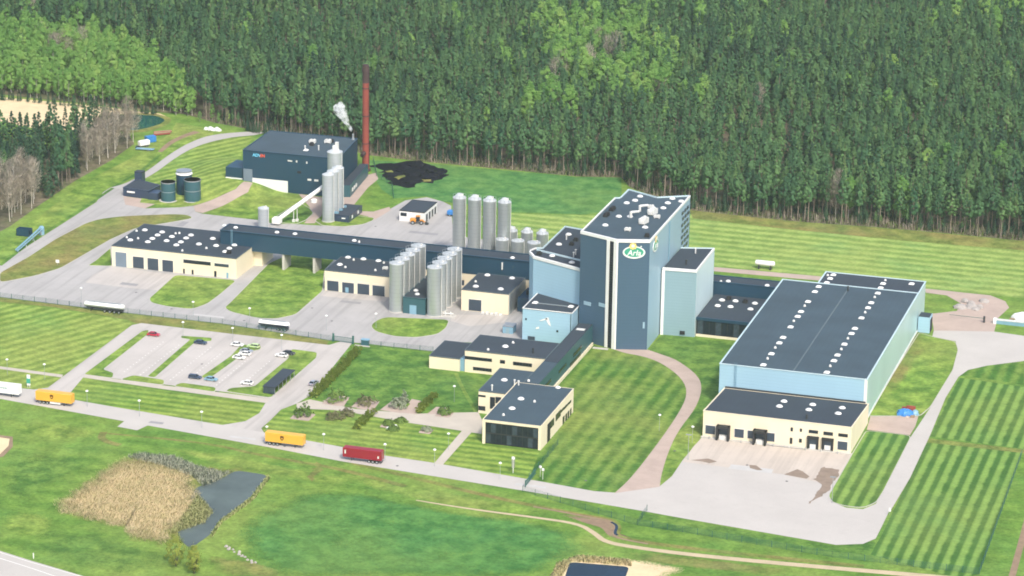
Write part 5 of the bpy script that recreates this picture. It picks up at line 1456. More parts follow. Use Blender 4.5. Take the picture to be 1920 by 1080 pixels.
(x0, y0), (x1, y1), (x2, y2), (x3, y3) = [(-125.16,-172.95),(-106.3,-175.39),(-19.95,-187.46),(8.37,-192.55)]
box_trailer((x0 - 1.5, y0 + 1.1), 'white box trailer cut off at the edge of the picture', 'white', True, logo='lines')
box_trailer((x1, y1 + 1.1), 'yellow box trailer with white pallet box between its wheels', 'yellow', True, True, 'shield')
box_trailer((x2, y2 + 1.1), 'yellow box trailer following the dark red one on the road', 'yellow', True, False, 'shield')
box_trailer((x3, y3 + 1.1), 'dark red box trailer on the entrance road before the garden', 'red', False, False, 'panels')

def tanker(loc, label, length, wheels, mat='white', under='silver', group='tank trailers in the yard', rz=0.0, bare=False):
    t = thing('tank_trailer', label, 'tanker', (loc[0], loc[1], 0.05), rz, group)
    hl = length / 2
    mb = MB()
    seg = 18
    prof = [(-hl, 0.55), (-hl + 0.15, 0.85), (-hl + 0.5, 1.0), (hl - 0.5, 1.0), (hl - 0.15, 0.85), (hl, 0.55)]
    for x, s in prof:
        for k in range(seg):
            a = 2 * pi * k / seg
            mb.v.append((x, 1.22 * s * cos(a), 2.35 + 1.0 * s * sin(a)))
    for j in range(len(prof) - 1):
        for k in range(seg):
            l = (k + 1) % seg
            mb.f.append((j * seg + k, (j + 1) * seg + k, (j + 1) * seg + l, j * seg + l))
            mb.m.append(0 if bare or sin(2 * pi * (k + 0.5) / seg) > -0.15 else 1)  # lower half darker: shade below the tank put into its colour
    for j in (0, len(prof) - 1):
        mb.f.append(tuple(j * seg + k for k in range(seg)))
        mb.m.append(0)
    lpart('tank', mb, [mat, under], t, True)
    if bare:
        for x in (-hl * 0.6, hl * 0.6):
            lpart('cradle', MB().box(x - 0.25, x + 0.25, -1.0, 1.0, 0, 1.7), 'dark_metal', t)
        return t
    lpart('chassis', MB().box(-hl + 0.8, hl - 0.2, -0.5, 0.5, 0.95, 1.45), 'dark_metal', t)
    lpart('walkway', MB().box(-hl + 1.2, hl - 1.2, -0.35, 0.35, 3.33, 3.45), 'galv', t)
    for k in range(3):
        lpart('manhole', MB().lathe([(0.35, 3.3), (0.35, 3.6), (0.2, 3.65)], -hl * 0.5 + k * hl * 0.5, 0, 10), 'galv', t)
    axle_wheels(t, wheels, 1.02, 0.52, WHEEL_L)
    lpart('mudguard', MB().box(min(wheels) - 0.7, max(wheels) + 0.7, -1.2, 1.2, 1.1, 1.25), 'dark_metal', t)
    lpart('landing_leg', MB().box(-hl + 2.6, -hl + 2.8, -0.9, 0.9, 0.05, 1.0), 'dark_metal', t)
    return t
(x0, y0), (x1, y1), (x2, y2), (x3, y3), (x4, y4) = [(-131.6,-78.05),(-66.05,-77.29),(-75.49,38.36),(84.66,54.52),(-39.47,37.34)]
tanker((x0, y0 + 1.1), 'long white tank trailer parked inside the yard fence', 15.5, [0.5, 2.5, 4.3, 6.1])
tanker((x1, y1 + 1.1), 'white tank trailer with painted underside shade near the yard gate', 11.5, [2.0, 3.3, 4.6], 'white', 'ink_blue')
tanker((-82.5, 26.0), 'white tank trailer standing behind the teal bridge', 11.5, [2.0, 3.3, 4.6], 'white', 'white')
tanker((x3, y3 + 1.0), 'white storage tank lying alone on the mown field', 7.6, [], 'white', 'white', None, 0.0, True)

def lorry(loc, label, rz):
    t = thing('lorry', label, 'lorry', (loc[0], loc[1], 0.05), rz)
    lpart('cab', body_box(2.2, 4.3, -1.2, 1.2, 0.9, 3.3, 0.2), 'white', t)
    lpart('windscreen', MB().box(4.25, 4.34, -1.0, 1.0, 2.0, 2.9), 'glass', t)
    lpart('tank', body_box(-4.4, 1.9, -1.2, 1.2, 1.3, 3.4, 0.5), 'white', t)
    lpart('chassis', MB().box(-4.4, 4.0, -0.5, 0.5, 0.7, 1.25), 'dark_metal', t)
    axle_wheels(t, [-3.2, -1.9, 3.2], 1.0, 0.52, WHEEL_L)
lorry((-37.5, 16.5), 'white lorry parked behind the bridge beside the tall silos', 0.9)

def car_parts(root, mat, van=False):
    hl, hw = (2.25, 0.9)
    mb = MB()
    low = [(-hl, 0.35), (hl, 0.35), (hl + 0.03, 0.6), (hl - 0.1, 0.80), (0.95, 0.95), (-1.55, 0.98), (-hl + 0.05, 0.92), (-hl - 0.03, 0.6)]
    def extrude(prof, w_lo, w_hi, zs):
        i = len(mb.v)
        n = len(prof)
        for s in (-1, 1):
            for x, z in prof:
                w = w_lo + (w_hi - w_lo) * (z - zs[0]) / (zs[1] - zs[0])
                mb.v.append((x, s * w, z))
        for k in range(n):
            l = (k + 1) % n
            mb.f.append((i + k, i + l, i + n + l, i + n + k))
            mb.m.append(0)
        mb.f.append(tuple(i + k for k in reversed(range(n))))
        mb.f.append(tuple(i + n + k for k in range(n)))
        mb.m += [0, 0]
    extrude(low, hw, hw - 0.04, (0.35, 1.0))
    lpart('body', mb, mat, root)
    mb = MB()
    top = [(-1.85 if not van else -2.15, 0.95), (1.05, 0.95), (0.35, 1.42), (-1.15 if not van else -1.95, 1.45)]
    mb2 = mb
    extrude(top, 0.85, 0.66, (0.95, 1.45))
    lpart('glasshouse', mb, 'glass', root)
    mb = MB()
    zt = 1.455
    rx0 = -1.2 if not van else -2.0
    mb.box(rx0, 0.4, -0.66, 0.66, zt - 0.03, zt + 0.03)
    lpart('roof', mb, mat, root)
    mb = MB()
    for s in (-1, 1):
        for (xa, za, xb, zb) in ((1.05, 0.95, 0.38, 1.43), (-1.85 if not van else -2.15, 0.95, rx0, 1.43), (-0.35, 0.95, -0.35, 1.43)):
            mb.tube((xa, s * 0.86, za), (xb, s * 0.67, zb), 0.06, 0.06, 4)
    lpart('pillars', mb, mat, root)
    axle_wheels(root, [-1.35, 1.4], 0.8, 0.33, WHEEL_S)
    for s in (-0.62, 0.62):
        lpart('headlight', MB().box(hl - 0.06, hl + 0.05, s - 0.16, s + 0.16, 0.6, 0.74), 'offwhite', root)
        lpart('tail_light', MB().box(-hl - 0.05, -hl + 0.06, s - 0.14, s + 0.14, 0.65, 0.82), 'car_red', root)

cars = [
    ([(-103.85,-96.99)], 'car_red', 'red hatchback alone at the head of the first parking lane', 0.05, False),
    ([(-84.77,-99.78)], 'ink_blue', 'dark car at the head of the second parking lane', 0.0, False),
    ([(-71.67,-97.69)], 'white', 'white car just left of the pale lime van', 0.0, False),
    ([(-65.72,-97.48)], 'lime', 'pale lime van at the top of the parking row', 3.1, True),
    ([(-66.09,-103.2)], 'silver', 'silver car between two white cars in the parking row', 0.05, False),
    ([(-65.55,-106.1)], 'white', 'white car below the silver one in the parking row', 3.14, False),
    ([(-65.99,-110.54)], 'white', 'white car nearest the camera in the group of five', 0.03, False),
    ([(-52.82,-103.48)], 'white', 'white car beside a dark one at the top right lane', 3.14, False),
    ([(-51.36,-100.51)], 'dark_metal', 'dark green car half hidden behind a white car', 0.0, False),
    ([(-72.35,-134.93)], 'ink_blue', 'dark blue estate car at the lower end of a parking row', 0.03, True),
    ([(-66.37,-135.19)], 'blue_pale', 'blue grey car beside the dark blue estate', 0.0, False),
    ([(-53.49,-134.78)], 'white', 'white car with dark roof window near the bicycle shed', 3.12, False),
    ([(-32.12,-127.33)], 'silver', 'silver car driving beside the long hedge', 1.45, False),
]
for pts, m_, lb_, rz, van in cars:
    c = thing('car', lb_, 'car', (pts[0][0], pts[0][1], 0.045), rz, 'cars in the staff car park')
    car_parts(c, m_, van)

# wheel loader, skip, tarp pile and other yard items
ld = thing('wheel_loader', 'orange wheel loader parked in front of the white workshop', 'loader', ([(-60.36,69.12)][0][0], [(-60.36,69.12)][0][1], 0.06), 0.25)
lpart('engine_hood', body_box(-3.0, -0.6, -1.0, 1.0, 1.0, 2.3, 0.15), 'orange', ld)
lpart('cab', body_box(-0.6, 0.9, -0.85, 0.85, 1.3, 3.2, 0.15), 'glass', ld)
lpart('cab_roof', MB().box(-0.7, 1.0, -0.95, 0.95, 3.2, 3.35), 'orange', ld)
lpart('front_frame', MB().box(0.9, 2.3, -0.6, 0.6, 0.8, 1.7), 'orange', ld)
for s in (-1, 1):
    lpart('lift_arm', MB().tube((1.2, s * 0.5, 1.7), (3.3, s * 0.5, 0.7), 0.16, 0.14, 6), 'orange', ld)
bk_ = MB()
prof = [(3.2, 0.15), (4.4, 0.1), (4.3, 0.25), (3.45, 0.4), (3.4, 1.1), (4.0, 1.45), (3.85, 1.5), (3.15, 1.15)]
i = len(bk_.v)
for s in (-1.4, 1.4):
    bk_.v += [(x, s, z) for x, z in prof]
for k in range(8):
    bk_.f.append((k, (k + 1) % 8, 8 + (k + 1) % 8, 8 + k))
    bk_.m.append(0)
bk_.f += [tuple(reversed(range(8))), tuple(range(8, 16))]
bk_.m += [0, 0]
lpart('bucket', bk_, 'dark_metal', ld)
for x in (-1.9, 1.6):
    for s in (-1, 1):
        link('wheel', wheel_mesh(0.78, 0.55), ld, (x, s * 1.05, 0.78))

def lump(name, r, hgt_, seed, mat, parent=None, loc=(0, 0, 0), sx=1.0, sy=1.0):
    rnd = random.Random(seed)
    mb = MB()
    seg = 16
    prev = None
    rings = [(1.0, 0.0), (0.93, 0.3), (0.72, 0.68), (0.42, 0.9), (0.12, 1.0)]
    jit = [[rnd.uniform(0.82, 1.18) for _ in range(seg)] for _ in rings]
    for j, (rr, zz) in enumerate(rings):
        for k in range(seg):
            a = 2 * pi * k / seg
            q = r * rr * jit[j][k]
            mb.v.append((q * cos(a) * sx, q * sin(a) * sy, max(0.0, hgt_ * zz * (0.85 + 0.3 * jit[j][(k + 3) % seg] - 0.15) - (0.1 if j == 0 else 0))))
    for j in range(len(rings) - 1):
        for k in range(seg):
            l = (k + 1) % seg
            mb.f.append((j * seg + k, j * seg + l, (j + 1) * seg + l, (j + 1) * seg + k))
            mb.m.append(0)
    mb.f.append(tuple((len(rings) - 1) * seg + k for k in range(seg)))
    mb.m.append(0)
    return link(name, mb.mesh(name, mat), parent, loc)

(x0, y0), = [(165.12,-91.1)]
tp = thing('tarpaulin_pile', 'heap of building material under bright blue tarpaulin beside the right road', 'pile', (x0, y0, 0.1))
lump('tarpaulin', 2.3, 2.0, 3, 'blue', tp, (-0.6, 0, 0), 1.3, 0.9)
lump('tarpaulin', 1.3, 1.6, 5, 'blue_pale', tp, (2.6, 1.2, 0), 1.0, 1.1)
lpart('planks', MB().box(-2.0, 1.6, 1.6, 2.6, 0, 1.9).box(-0.6, 2.4, 2.2, 3.0, 0, 2.3), 'rust', tp)
lpart('pallet', MB().box(1.6, 2.9, -2.4, -1.0, 0, 0.5), 'wood', tp)
lpart('sack', MB().box(0.2, 1.3, -3.3, -2.3, 0, 0.4), 'apron', tp)
(x0, y0), = [(167.95,37.08)]
rp = thing('rubble_pile', 'low grey rubble heap beside the gravel turning loop', 'rubble', (x0, y0, 0.05))
for k in range(9):
    rr = random.Random(k)
    lump('rubble', rr.uniform(1.2, 2.4), rr.uniform(0.6, 1.5), 20 + k, 'rubble', rp, (rr.uniform(-5, 5), rr.uniform(-6, 6), 0))
(x0, y0), = [(184.6,20.02)]
cy = thing('site_wall', 'pale blue low wall of blocks around the building plot at the right edge', 'wall', (x0, y0 - 2, 0))
lpart('block_row', MB().box(-5.5, 9, -0.8, 0.6, 0, 1.4), 'blue_pale', cy)
lpart('cap_row', MB().box(-5.5, 9, -0.9, 0.7, 1.4, 1.65), 'offwhite', cy)
lpart('end_block', MB().box(-6.6, -5.51, -1.0, 0.8, 0, 1.9), 'white', cy)
wp = thing('wrapped_stack', 'white wrapped building blocks stacked behind the pale blue low wall', 'stack', (x0 + 3, y0 + 6, 0))
lump('wrapping', 3.4, 2.6, 41, 'white', wp, (0, 0, 0), 1.2, 1.0)
lump('wrapping', 2.4, 3.4, 42, 'offwhite', wp, (3.0, 3.0, 0))
lpart('beam', MB().box(-4.5, 2, -2.8, -2.2, 0, 0.8), 'wood', wp)
(x0, y0), = [(174.7,17.19)]
bp_ = thing('barrier_post', 'small dark barrier post on the gravel loop', 'barrier', (x0, y0, 0.05))
lpart('post', MB().box(-0.35, 0.35, -0.3, 0.3, 0, 2.4), 'dark_metal', bp_)
lpart('arm', MB().tube((0, 0, 1.6), (-13, 1.5, 1.2), 0.12, 0.08, 6), 'fence', bp_)

(x0, y0), (x1, y1) = [(-200.64,0.69),(-195.98,0.02)]
sk = thing('waste_skip', 'open dark waste skip at the wood edge on the far left', 'skip', (x0, y0 + 1, 0))
mb = MB()
for a, c in ((-2.8, -2.65), (2.65, 2.8)):
    mb.box(a, c, -1.5, 1.5, 0.2, 3.0)
mb.box(-2.8, 2.8, -1.5, -1.35, 0.2, 3.0).box(-2.8, 2.8, 1.35, 1.5, 0.2, 3.0).box(-2.65, 2.65, -1.35, 1.35, 0.2, 0.5)
lpart('shell', mb, 'teal', sk)
rb_ = MB()
for k in range(5):
    rb_.box(-2.6 + k * 1.2, -2.4 + k * 1.2, -1.62, -1.503, 0.2, 2.9)
lpart('ribs', rb_, 'teal', sk)
(x0, y0), (x1, y1) = [(-193.71,-20.62),(-194.91,5.09)]
tr_ = thing('pipe_rack', 'pale blue pipe rack running along the verge beside the dark skip', 'rack', (x0, y0, 0))
dx, dy = x1 - x0, y1 - y0
lpart('pipe', MB().tube((0, 0, 1.2), (dx, dy, 3.2), 0.35, 0.35, 8), 'blue_pale', tr_)
lpart('pipe', MB().tube((0.9, -0.6, 1.0), (dx + 0.9, dy - 0.6, 2.7), 0.25, 0.25, 8), 'blue_pale', tr_)
for f_ in (0.05, 0.35, 0.65, 0.95):
    lpart('trestle', MB().tube((dx * f_, dy * f_, 0), (dx * f_, dy * f_, 1.2 + 2 * f_), 0.12).tube((dx * f_ + 1, dy * f_ - .6, 0), (dx * f_, dy * f_, 1.2 + 2 * f_), 0.1), 'galv', tr_)
lpart('end_tank', MB().lathe([(1.1, 0), (1.1, 3.0), (0.7, 3.5)], dx, dy, 14), 'blue_pale', tr_)

(x0, y0), = [(-86.27,141.07)]
k = thing('fuel_heap', 'low black heaps of fuel spread on the black bed by the chimney', 'heap', (x0, y0, 0.04))
for j, (a, c, r) in enumerate(((0, 0, 4.5), (5, 6, 3.6), (-6, 3, 3.2), (3, -9, 4.0), (9, -3, 3.4), (-3, 11, 3.0), (-9, -6, 2.6), (11, 5, 2.6))):
    lump('heap', r, 1.3 + 0.2 * (j % 3), 500 + j, 'coal', k, (a * 0.9, c * 1.2, 0), 1.2, 1.3)

# clutter beside the green pond
(x0, y0), = [(-211.02,151.15)]
k = thing('storage_container', 'small bright blue container near the green pond', 'container', (x0, y0, 0), 0.9)
lpart('body', MB().box(-2.2, 2.2, -1.3, 1.3, 0.1, 2.7), 'blue', k)
lpart('ribs', MB().box(-2.25, 2.25, -1.35, -1.301, 0.3, 0.5).box(-2.25, 2.25, -1.35, -1.301, 2.3, 2.5), 'blue', k)
lpart('doors', MB().box(2.2, 2.28, -1.2, -0.03, 0.2, 2.6).box(2.2, 2.28, 0.03, 1.2, 0.2, 2.6), 'blue', k)
(x0, y0), = [(-210.42,142.68)]
k = thing('cargo_trailer', 'white tarpaulin trailer beside the bright blue container', 'trailer', (x0, y0, 0), 1.0)
lpart('cover', body_box(-2.6, 2.6, -1.2, 1.2, 0.9, 2.9, 0.3), 'white', k)
lpart('frame', MB().box(-3.4, 2.6, -0.5, 0.5, 0.5, 0.89), 'dark_metal', k)
axle_wheels(k, [0.6, 1.5], 1.0, 0.33, WHEEL_S)
(x0, y0), = [(-207.5,137.05)]
k = thing('flat_trailer', 'low pale blue flat trailer lying before the white tarpaulin trailer', 'trailer', (x0, y0, 0), 0.1)
lpart('deck', MB().box(-4, 4, -1.1, 1.1, 0.6, 0.9), 'blue_pale', k)
lpart('headboard', MB().box(-4, -3.8, -1.1, 1.1, 0.9, 1.7), 'ink_blue', k)
axle_wheels(k, [1.4, 2.4], 0.95, 0.33, WHEEL_S)
(x0, y0), = [(-211.47,164.72)]
k = thing('log_pile', 'pile of brown logs and scrap near the green pond', 'pile', (x0, y0, 0), 0.7)
for j in range(7):
    lpart('log', MB().tube((-4 + j * 0.2, -1 + j * 0.55, 0.4 + (j % 2) * 0.5), (3.5 + j * 0.3, -1.2 + j * 0.55, 0.4 + (j % 2) * 0.5), 0.4, 0.35, 7), 'wood' if j % 3 else 'rust', k)
(x0, y0), = [(-193.33,179.3)]
k = thing('boulder_heap', 'small heap of pale boulders beside the curved road', 'boulders', (x0, y0, 0))
for j in range(5):
    lump('boulder', 1.1 + 0.3 * (j % 3), 1.2, 60 + j, 'offwhite', k, ((j - 2) * 1.5, (j % 2) * 1.6, 0))
(x0, y0), = [(-59.33,85.84)]
k = thing('blue_dumper', 'blue and white parked machine half hidden behind the tall silos', 'machine', (-49.5, 84.5, 0.05), 0.0)
lpart('body', body_box(-3.2, 1.2, -1.1, 1.1, 0.8, 2.4, 0.2), 'blue', k)
lpart('cab', body_box(1.3, 3.0, -1.0, 1.0, 0.8, 2.9, 0.2), 'white', k)
lpart('chassis', MB().box(-3.0, 3.0, -0.6, 0.6, 0.4, 0.79), 'dark_metal', k)
axle_wheels(k, [-2.0, 2.0], 0.95, 0.45, wheel_mesh(0.45, 0.3))
k = thing('blue_tank', 'blue tank standing on the grass between the tall silos', 'tank', (-37.2, 89, 0.0), 0.0)
lpart('shell', MB().lathe([(1.6, 0), (1.6, 3.2), (1.0, 3.8), (0.3, 3.9)], seg=18), 'blue', k, True)
lpart('foot', MB().box(-1.8, 1.8, -1.8, 1.8, 0, 0.2), 'concrete', k)
(x0, y0), = [(10.41,-49.12)]
k = thing('pump_cabinet', 'small grey blue cabinet on the lawn beside the pale blue block', 'cabinet', (14.3, -50.5, 0), 0.0)
lpart('body', MB().box(-1.9, 1.9, -2.2, 2.2, 0, 2.6), 'blue_pale', k)
lpart('roof', MB().box(-2.05, 2.05, -2.35, 2.35, 2.6, 2.8), 'galv', k)
lpart('door', MB().box(-0.7, 0.6, -2.26, -2.2, 0.1, 2.2), 'grey_aqua', k)
(x0, y0), = [(3.87,-39.63)]
k = thing('gas_bottles', 'white crates and pipes stacked at the foot of the cream pump house', 'crates', (2.5, -33.6, 0.06))
for j in range(5):
    lpart('crate', MB().box(-4 + j * 1.7, -2.9 + j * 1.7, -0.5, 0.6, 0, 0.6 + 0.3 * (j % 2)), 'offwhite', k)
k = thing('valve_box', 'pipe manifold on a concrete pad at the foot of the nearest pump house silo', 'manifold', (-12.2, -40.5, 0.06))
lpart('pad', MB().box(-2.5, 3, -2, 2, 0, 0.25), 'concrete', k)
lpart('manifold', MB().tube((-2, 0, 0.9), (2, 0.5, 0.9), 0.25).tube((-1, 0, 0.2), (-1, 0, 2.2), 0.2).tube((1, 0.4, 0.2), (1, 0.4, 1.6), 0.2), 'offwhite', k)
(x0, y0), = [(-4.53,-273.61)]
k = thing('stone_outlet', 'row of pale stones at the outlet of the reedy pond', 'stones', (x0, y0, 0))
for j in range(14):
    rr = random.Random(j)
    lump('stone', rr.uniform(0.3, 0.65), rr.uniform(0.3, 0.6), 80 + j, 'rubble', k, (-1.5 + j * 0.95 + rr.uniform(-.6, .6), 2.0 - j * 0.75 + rr.uniform(-.8, .8), 0))

# bicycle shed
(x0, y0), (x1, y1) = [(-44.81,-141.93),(-42.24,-122.52)]
bs = thing('bicycle_shed', 'long dark roofed bicycle shed on the grass at the car park', 'shed', (x0 + 2, (y0 + y1) / 2, 0.1))
ln_ = (y1 - y0) / 2
lpart('roof', MB().box(-2.3, 2.3, -ln_, ln_, 2.5, 2.7), 'roof', bs)
for j in range(6):
    yy = -ln_ + 0.4 + j * (2 * ln_ - 0.8) / 5
    for s in (-2.0, 2.0):
        lpart('post', MB().box(s - 0.08, s + 0.08, yy - 0.08, yy + 0.08, 0, 2.5), 'galv', bs)
lpart('end_screen', MB().box(-2.0, 2.0, -ln_ + 0.25, -ln_ + 0.32, 0.2, 2.45), 'glass_blue', bs)
lpart('side_screen', MB().box(-2.1, -2.03, -ln_ + 0.3, ln_ - 0.3, 0.2, 2.4), 'glass_blue', bs)

# gate, fences, lamps, signs
def fence(pts, label, step=4.5, hh=2.0, mat='fence'):
    f = thing('fence', label, 'fence', (pts[0][0], pts[0][1], 0), 0, 'site fences')
    ox, oy = pts[0]
    postm = MB().box(-0.06, 0.06, -0.06, 0.06, 0, hh + 0.1).mesh('post', mat)
    for a, c in zip(pts, pts[1:]):
        d_ = hypot(c[0] - a[0], c[1] - a[1])
        n = max(1, int(d_ / step))
        ux, uy = (c[0] - a[0]) / d_, (c[1] - a[1]) / d_
        for k in range(n + 1):
            link('post', postm, f, (a[0] + ux * d_ * k / n - ox, a[1] + uy * d_ * k / n - oy, 0))
        mb = MB()
        w = 0.012
        for z in [0.1 + j * (hh - 0.1) / 5 for j in range(6)]:
            mb.tube((a[0] - ox, a[1] - oy, z), (c[0] - ox, c[1] - oy, z), 0.02, 0.02, 3)
        m_ = int(d_ / 0.45)
        for k in range(m_):
            x, y = a[0] - ox + ux * d_ * k / m_, a[1] - oy + uy * d_ * k / m_
            mb.face([(x - ux * 0.03, y - uy * 0.03, 0.1), (x + ux * 0.03, y + uy * 0.03, 0.1), (x + ux * 0.03, y + uy * 0.03, hh), (x - ux * 0.03, y - uy * 0.03, hh)])
        lpart('wire_mesh', mb, mat, f)
    return f
fence([(-181.58,-73.3),(-174.63,-74.29),(-122.72,-76.26),(-85.84,-76.46),(-41.61,-81.49)], 'green mesh fence between the yard road and the car park')
fence([(-28.45,-81.91),(-4.54,-81.02)], 'short green mesh fence between the gate and the cream annex')
fence([(63.98,-200.57),(104.79,-216.12),(119.13,-217.11),(165.69,-222.01),(209.07,-220.93)], 'green mesh fence along the foot of the loading yard bank')
fence([(209.07,-220.93),(206.99,-116.28)], 'green mesh fence along the outer edge of the striped lawn')
fence([(104.79,-216.12),(104.6,-203.71)], 'short green fence spur down to the loading yard edge')
fence([(62.72,-189.3),(62.86,-174.25),(62.8,-156.75)], 'green mesh fence from the road gate up to the office corner')
fence([(-108.75,154.06),(-99.54,131.76),(-87.98,118.15),(-81.55,101.41)], 'green mesh fence around the black fuel bed')
(x0, y0), (x1, y1) = [(-41.61,-81.49),(-34.02,-81.98)]
gt = thing('sliding_gate', 'green sliding gate with two posts at the yard entrance', 'gate', (x0, y0, 0))
dx, dy = x1 - x0, y1 - y0
for f_ in (0.0, 1.0):
    lpart('gate_post', MB().box(dx * f_ - 0.3, dx * f_ + 0.3, dy * f_ - 0.3, dy * f_ + 0.3, 0, 3.0), 'fence', gt)
lpart('rail', MB().tube((0, 0, 0.4), (dx, dy, 0.4), 0.08).tube((0, 0, 2.1), (dx, dy, 2.1), 0.08), 'fence', gt)
for k in range(26):
    f_ = (k + 0.5) / 26
    lpart('bar', MB().box(dx * f_ - 0.04, dx * f_ + 0.04, dy * f_ - 0.04, dy * f_ + 0.04, 0.4, 2.1), 'fence', gt)
(x0, y0), = [(-29.32,-82.84)]
gh = thing('gate_cabinet', 'small dark green gate control cabinet beside the sliding gate', 'cabinet', (x0, y0 + 0.5, 0.05))
lpart('body', MB().box(-1.3, 1.3, -0.8, 0.8, 0, 2.2), 'teal_green', gh)
lpart('roof', MB().box(-1.5, 1.5, -1.0, 1.0, 2.2, 2.4), 'blue_pale', gh)
lpart('plinth', MB().box(-3.5, 2.0, -1.4, -0.81, 0, 0.3), 'concrete', gh)
(x0, y0), (x1, y1) = [(63.72,-196.78),(63.56,-185.05)]
rg = thing('road_gate', 'dark green boom gate across the entrance road near the office', 'gate', (x0, y0, 0.05))
dx, dy = x1 - x0, y1 - y0
lpart('boom', MB().box(-0.12, 0.12, -0.12, 0.12, 0, 2.4).tube((0, 0, 1.8), (dx, dy, 1.8), 0.18, 0.18, 6).tube((0, 0, 0.5), (dx, dy, 0.5), 0.14, 0.14, 6), 'fence', rg)
for k in range(14):
    f_ = k / 13
    lpart('bar', MB().box(dx * f_ - 0.06, dx * f_ + 0.06, dy * f_ - 0.06, dy * f_ + 0.06, 0.2, 2.1), 'fence', rg)
for k in range(2):
    lpart('signal', MB().box(dx + 2 + k * 1.4 - 0.06, dx + 2 + k * 1.4 + 0.06, dy - 1.5 - k * 2, dy - 1.4 - k * 2, 0, 3.0).lathe([(0.45, 3.0), (0.45, 3.6), (0.3, 3.7)], dx + 2 + k * 1.4, dy - 1.45 - k * 2, 10), 'offwhite', rg)

lamp_post = MB().tube((0, 0, 0), (0, 0, 5.4), 0.075, 0.055, 6).mesh('pole', 'galv')
lamp_head = MB().lathe([(0.12, 5.3), (0.48, 5.45), (0.52, 5.62), (0.3, 5.85), (0.05, 5.95)], seg=12).mesh('lamp_head', 'white', True)
lamps = [(-93.48,-94.67),(-74.47,-95.04),(-55.4,-96.58),(-99.1,-71.64),(-77.09,-71.89),(-134.19,-152.44),(-120.09,-152.86),(-95.22,-173.11),(-75.13,-176.19),(-51.67,-179.57),(-26.55,-185.88),(-6.82,-186.42),(14.76,-188.81),(30.8,-172.87),(31.16,-188.26),(54.28,-192.88),(18.48,-128.37),(-144.01,-69.82),(-48.07,-70.89),(-32.16,-62.65),(103.59,-140.76),(90.68,-133.39)]
where = ['on the verge above the car park entrance', 'on the verge above the middle of the car park', 'on the verge above the car park corner', 'on the grass island in front of the cream garage', 'on the large grass island below the bridge',
         'on the lawn at the far left', 'on the lawn left of the car park', 'at the left end of the road lawn', 'on the road lawn, second from the left', 'at the right end of the road lawn', 'at the road corner of the garden', 'behind the yellow trailer on the garden lawn',
         'behind the dark red trailer', 'at the bend of the footpath to the office', 'at the road end of the footpath', 'on the lawn before the office glass front', 'on the garden lawn by the middle wing', 'at the left edge of the asphalt yard', 'in the yard before the wash garage',
         'beside the grass patch under the silos', 'beside the gravel path near the loading yard', 'on the lawn right of the office']
for (x, y), w in zip(lamps, where):
    l_ = thing('lamp_post', 'white globe lamp post ' + w, 'lamp post', (x, y, 0), 0, 'lamp posts on the site')
    link('pole', lamp_post, l_)
    link('lamp_head', lamp_head, l_)
for (x, y), w in zip([(157.11,-178.61),(105.96,-156.32)], ('at the corner of the loading yard lawn', 'at the edge of the gravel path by the yard')):
    l_ = thing('mast_lamp', 'tall grey mast lamp ' + w, 'lamp post', (x, y, 0), 0, 'mast lamps at the loading yard')
    lpart('pole', MB().tube((0, 0, 0), (0, 0, 8.5), 0.11, 0.07, 6), 'galv', l_)
    lpart('lamp_head', MB().box(-0.9, 0.9, -0.2, 0.2, 8.4, 8.65), 'galv', l_)
(x0, y0), = [(-121.71,-162.04)]
sg = thing('entrance_sign', 'green and white entrance sign pylon on the lawn beside the road', 'sign', (x0, y0, 0.03))
lpart('panel', MB().box(-0.6, 0.6, -0.12, 0.12, 0.9, 4.6), 'white', sg)
lpart('band', MB().box(-0.7, 0.7, -0.2, -0.121, 1.6, 3.3), 'green_sign', sg)
lpart('post', MB().box(-0.45, -0.3, -0.06, 0.06, 0, 0.9).box(0.3, 0.45, -0.06, 0.06, 0, 0.9), 'offwhite', sg)
(x0, y0), = [(56.48,-186)]
sg = thing('flag_sign', 'tall pale green banner sign on the lawn before the office', 'sign', (x0, y0, 0.03))
lpart('post', MB().box(-0.1, 0.1, -0.08, 0.08, 0, 5.6), 'offwhite', sg)
lpart('banner', MB().box(-0.55, 0.55, -0.06, 0.06, 1.8, 5.2), 'grey_leaf', sg)
lpart('emblem', MB().box(-0.5, 0.55, -0.09, -0.061, 4.6, 5.5), 'white', sg)
(x0, y0), = [(175.86,-182.99)]
sg = thing('road_sign', 'small white road sign at the corner of the striped lawn', 'sign', (x0, y0, 0.0))
lpart('post', MB().tube((0, 0, 0), (0, 0, 2.0), 0.05), 'galv', sg)
lpart('panel', MB().box(-0.3, 0.35, -0.06, 0.06, 1.2, 2.4), 'white', sg)
(x0, y0), = [(-55.9,-298.52)]
sg = thing('marker_post', 'white marker post beside the public road', 'post', (x0, y0, 0.0))
lpart('post', MB().box(-0.12, 0.12, -0.1, 0.1, 0, 1.5), 'white', sg)
lpart('cap', MB().box(-0.13, 0.13, -0.11, 0.11, 1.5, 1.7), 'offwhite', sg)
(x0, y0), = [(-171.9,-29.99)]
sg = thing('white_sign', 'white board sign on the dry verge left of the cream garage', 'sign', (x0, y0, 0.0))
lpart('post', MB().tube((0, 0, 0), (0, 0, 1.6), 0.06), 'galv', sg)
lpart('board', MB().box(-0.7, 0.7, -0.06, 0.06, 0.9, 2.1), 'white', sg)

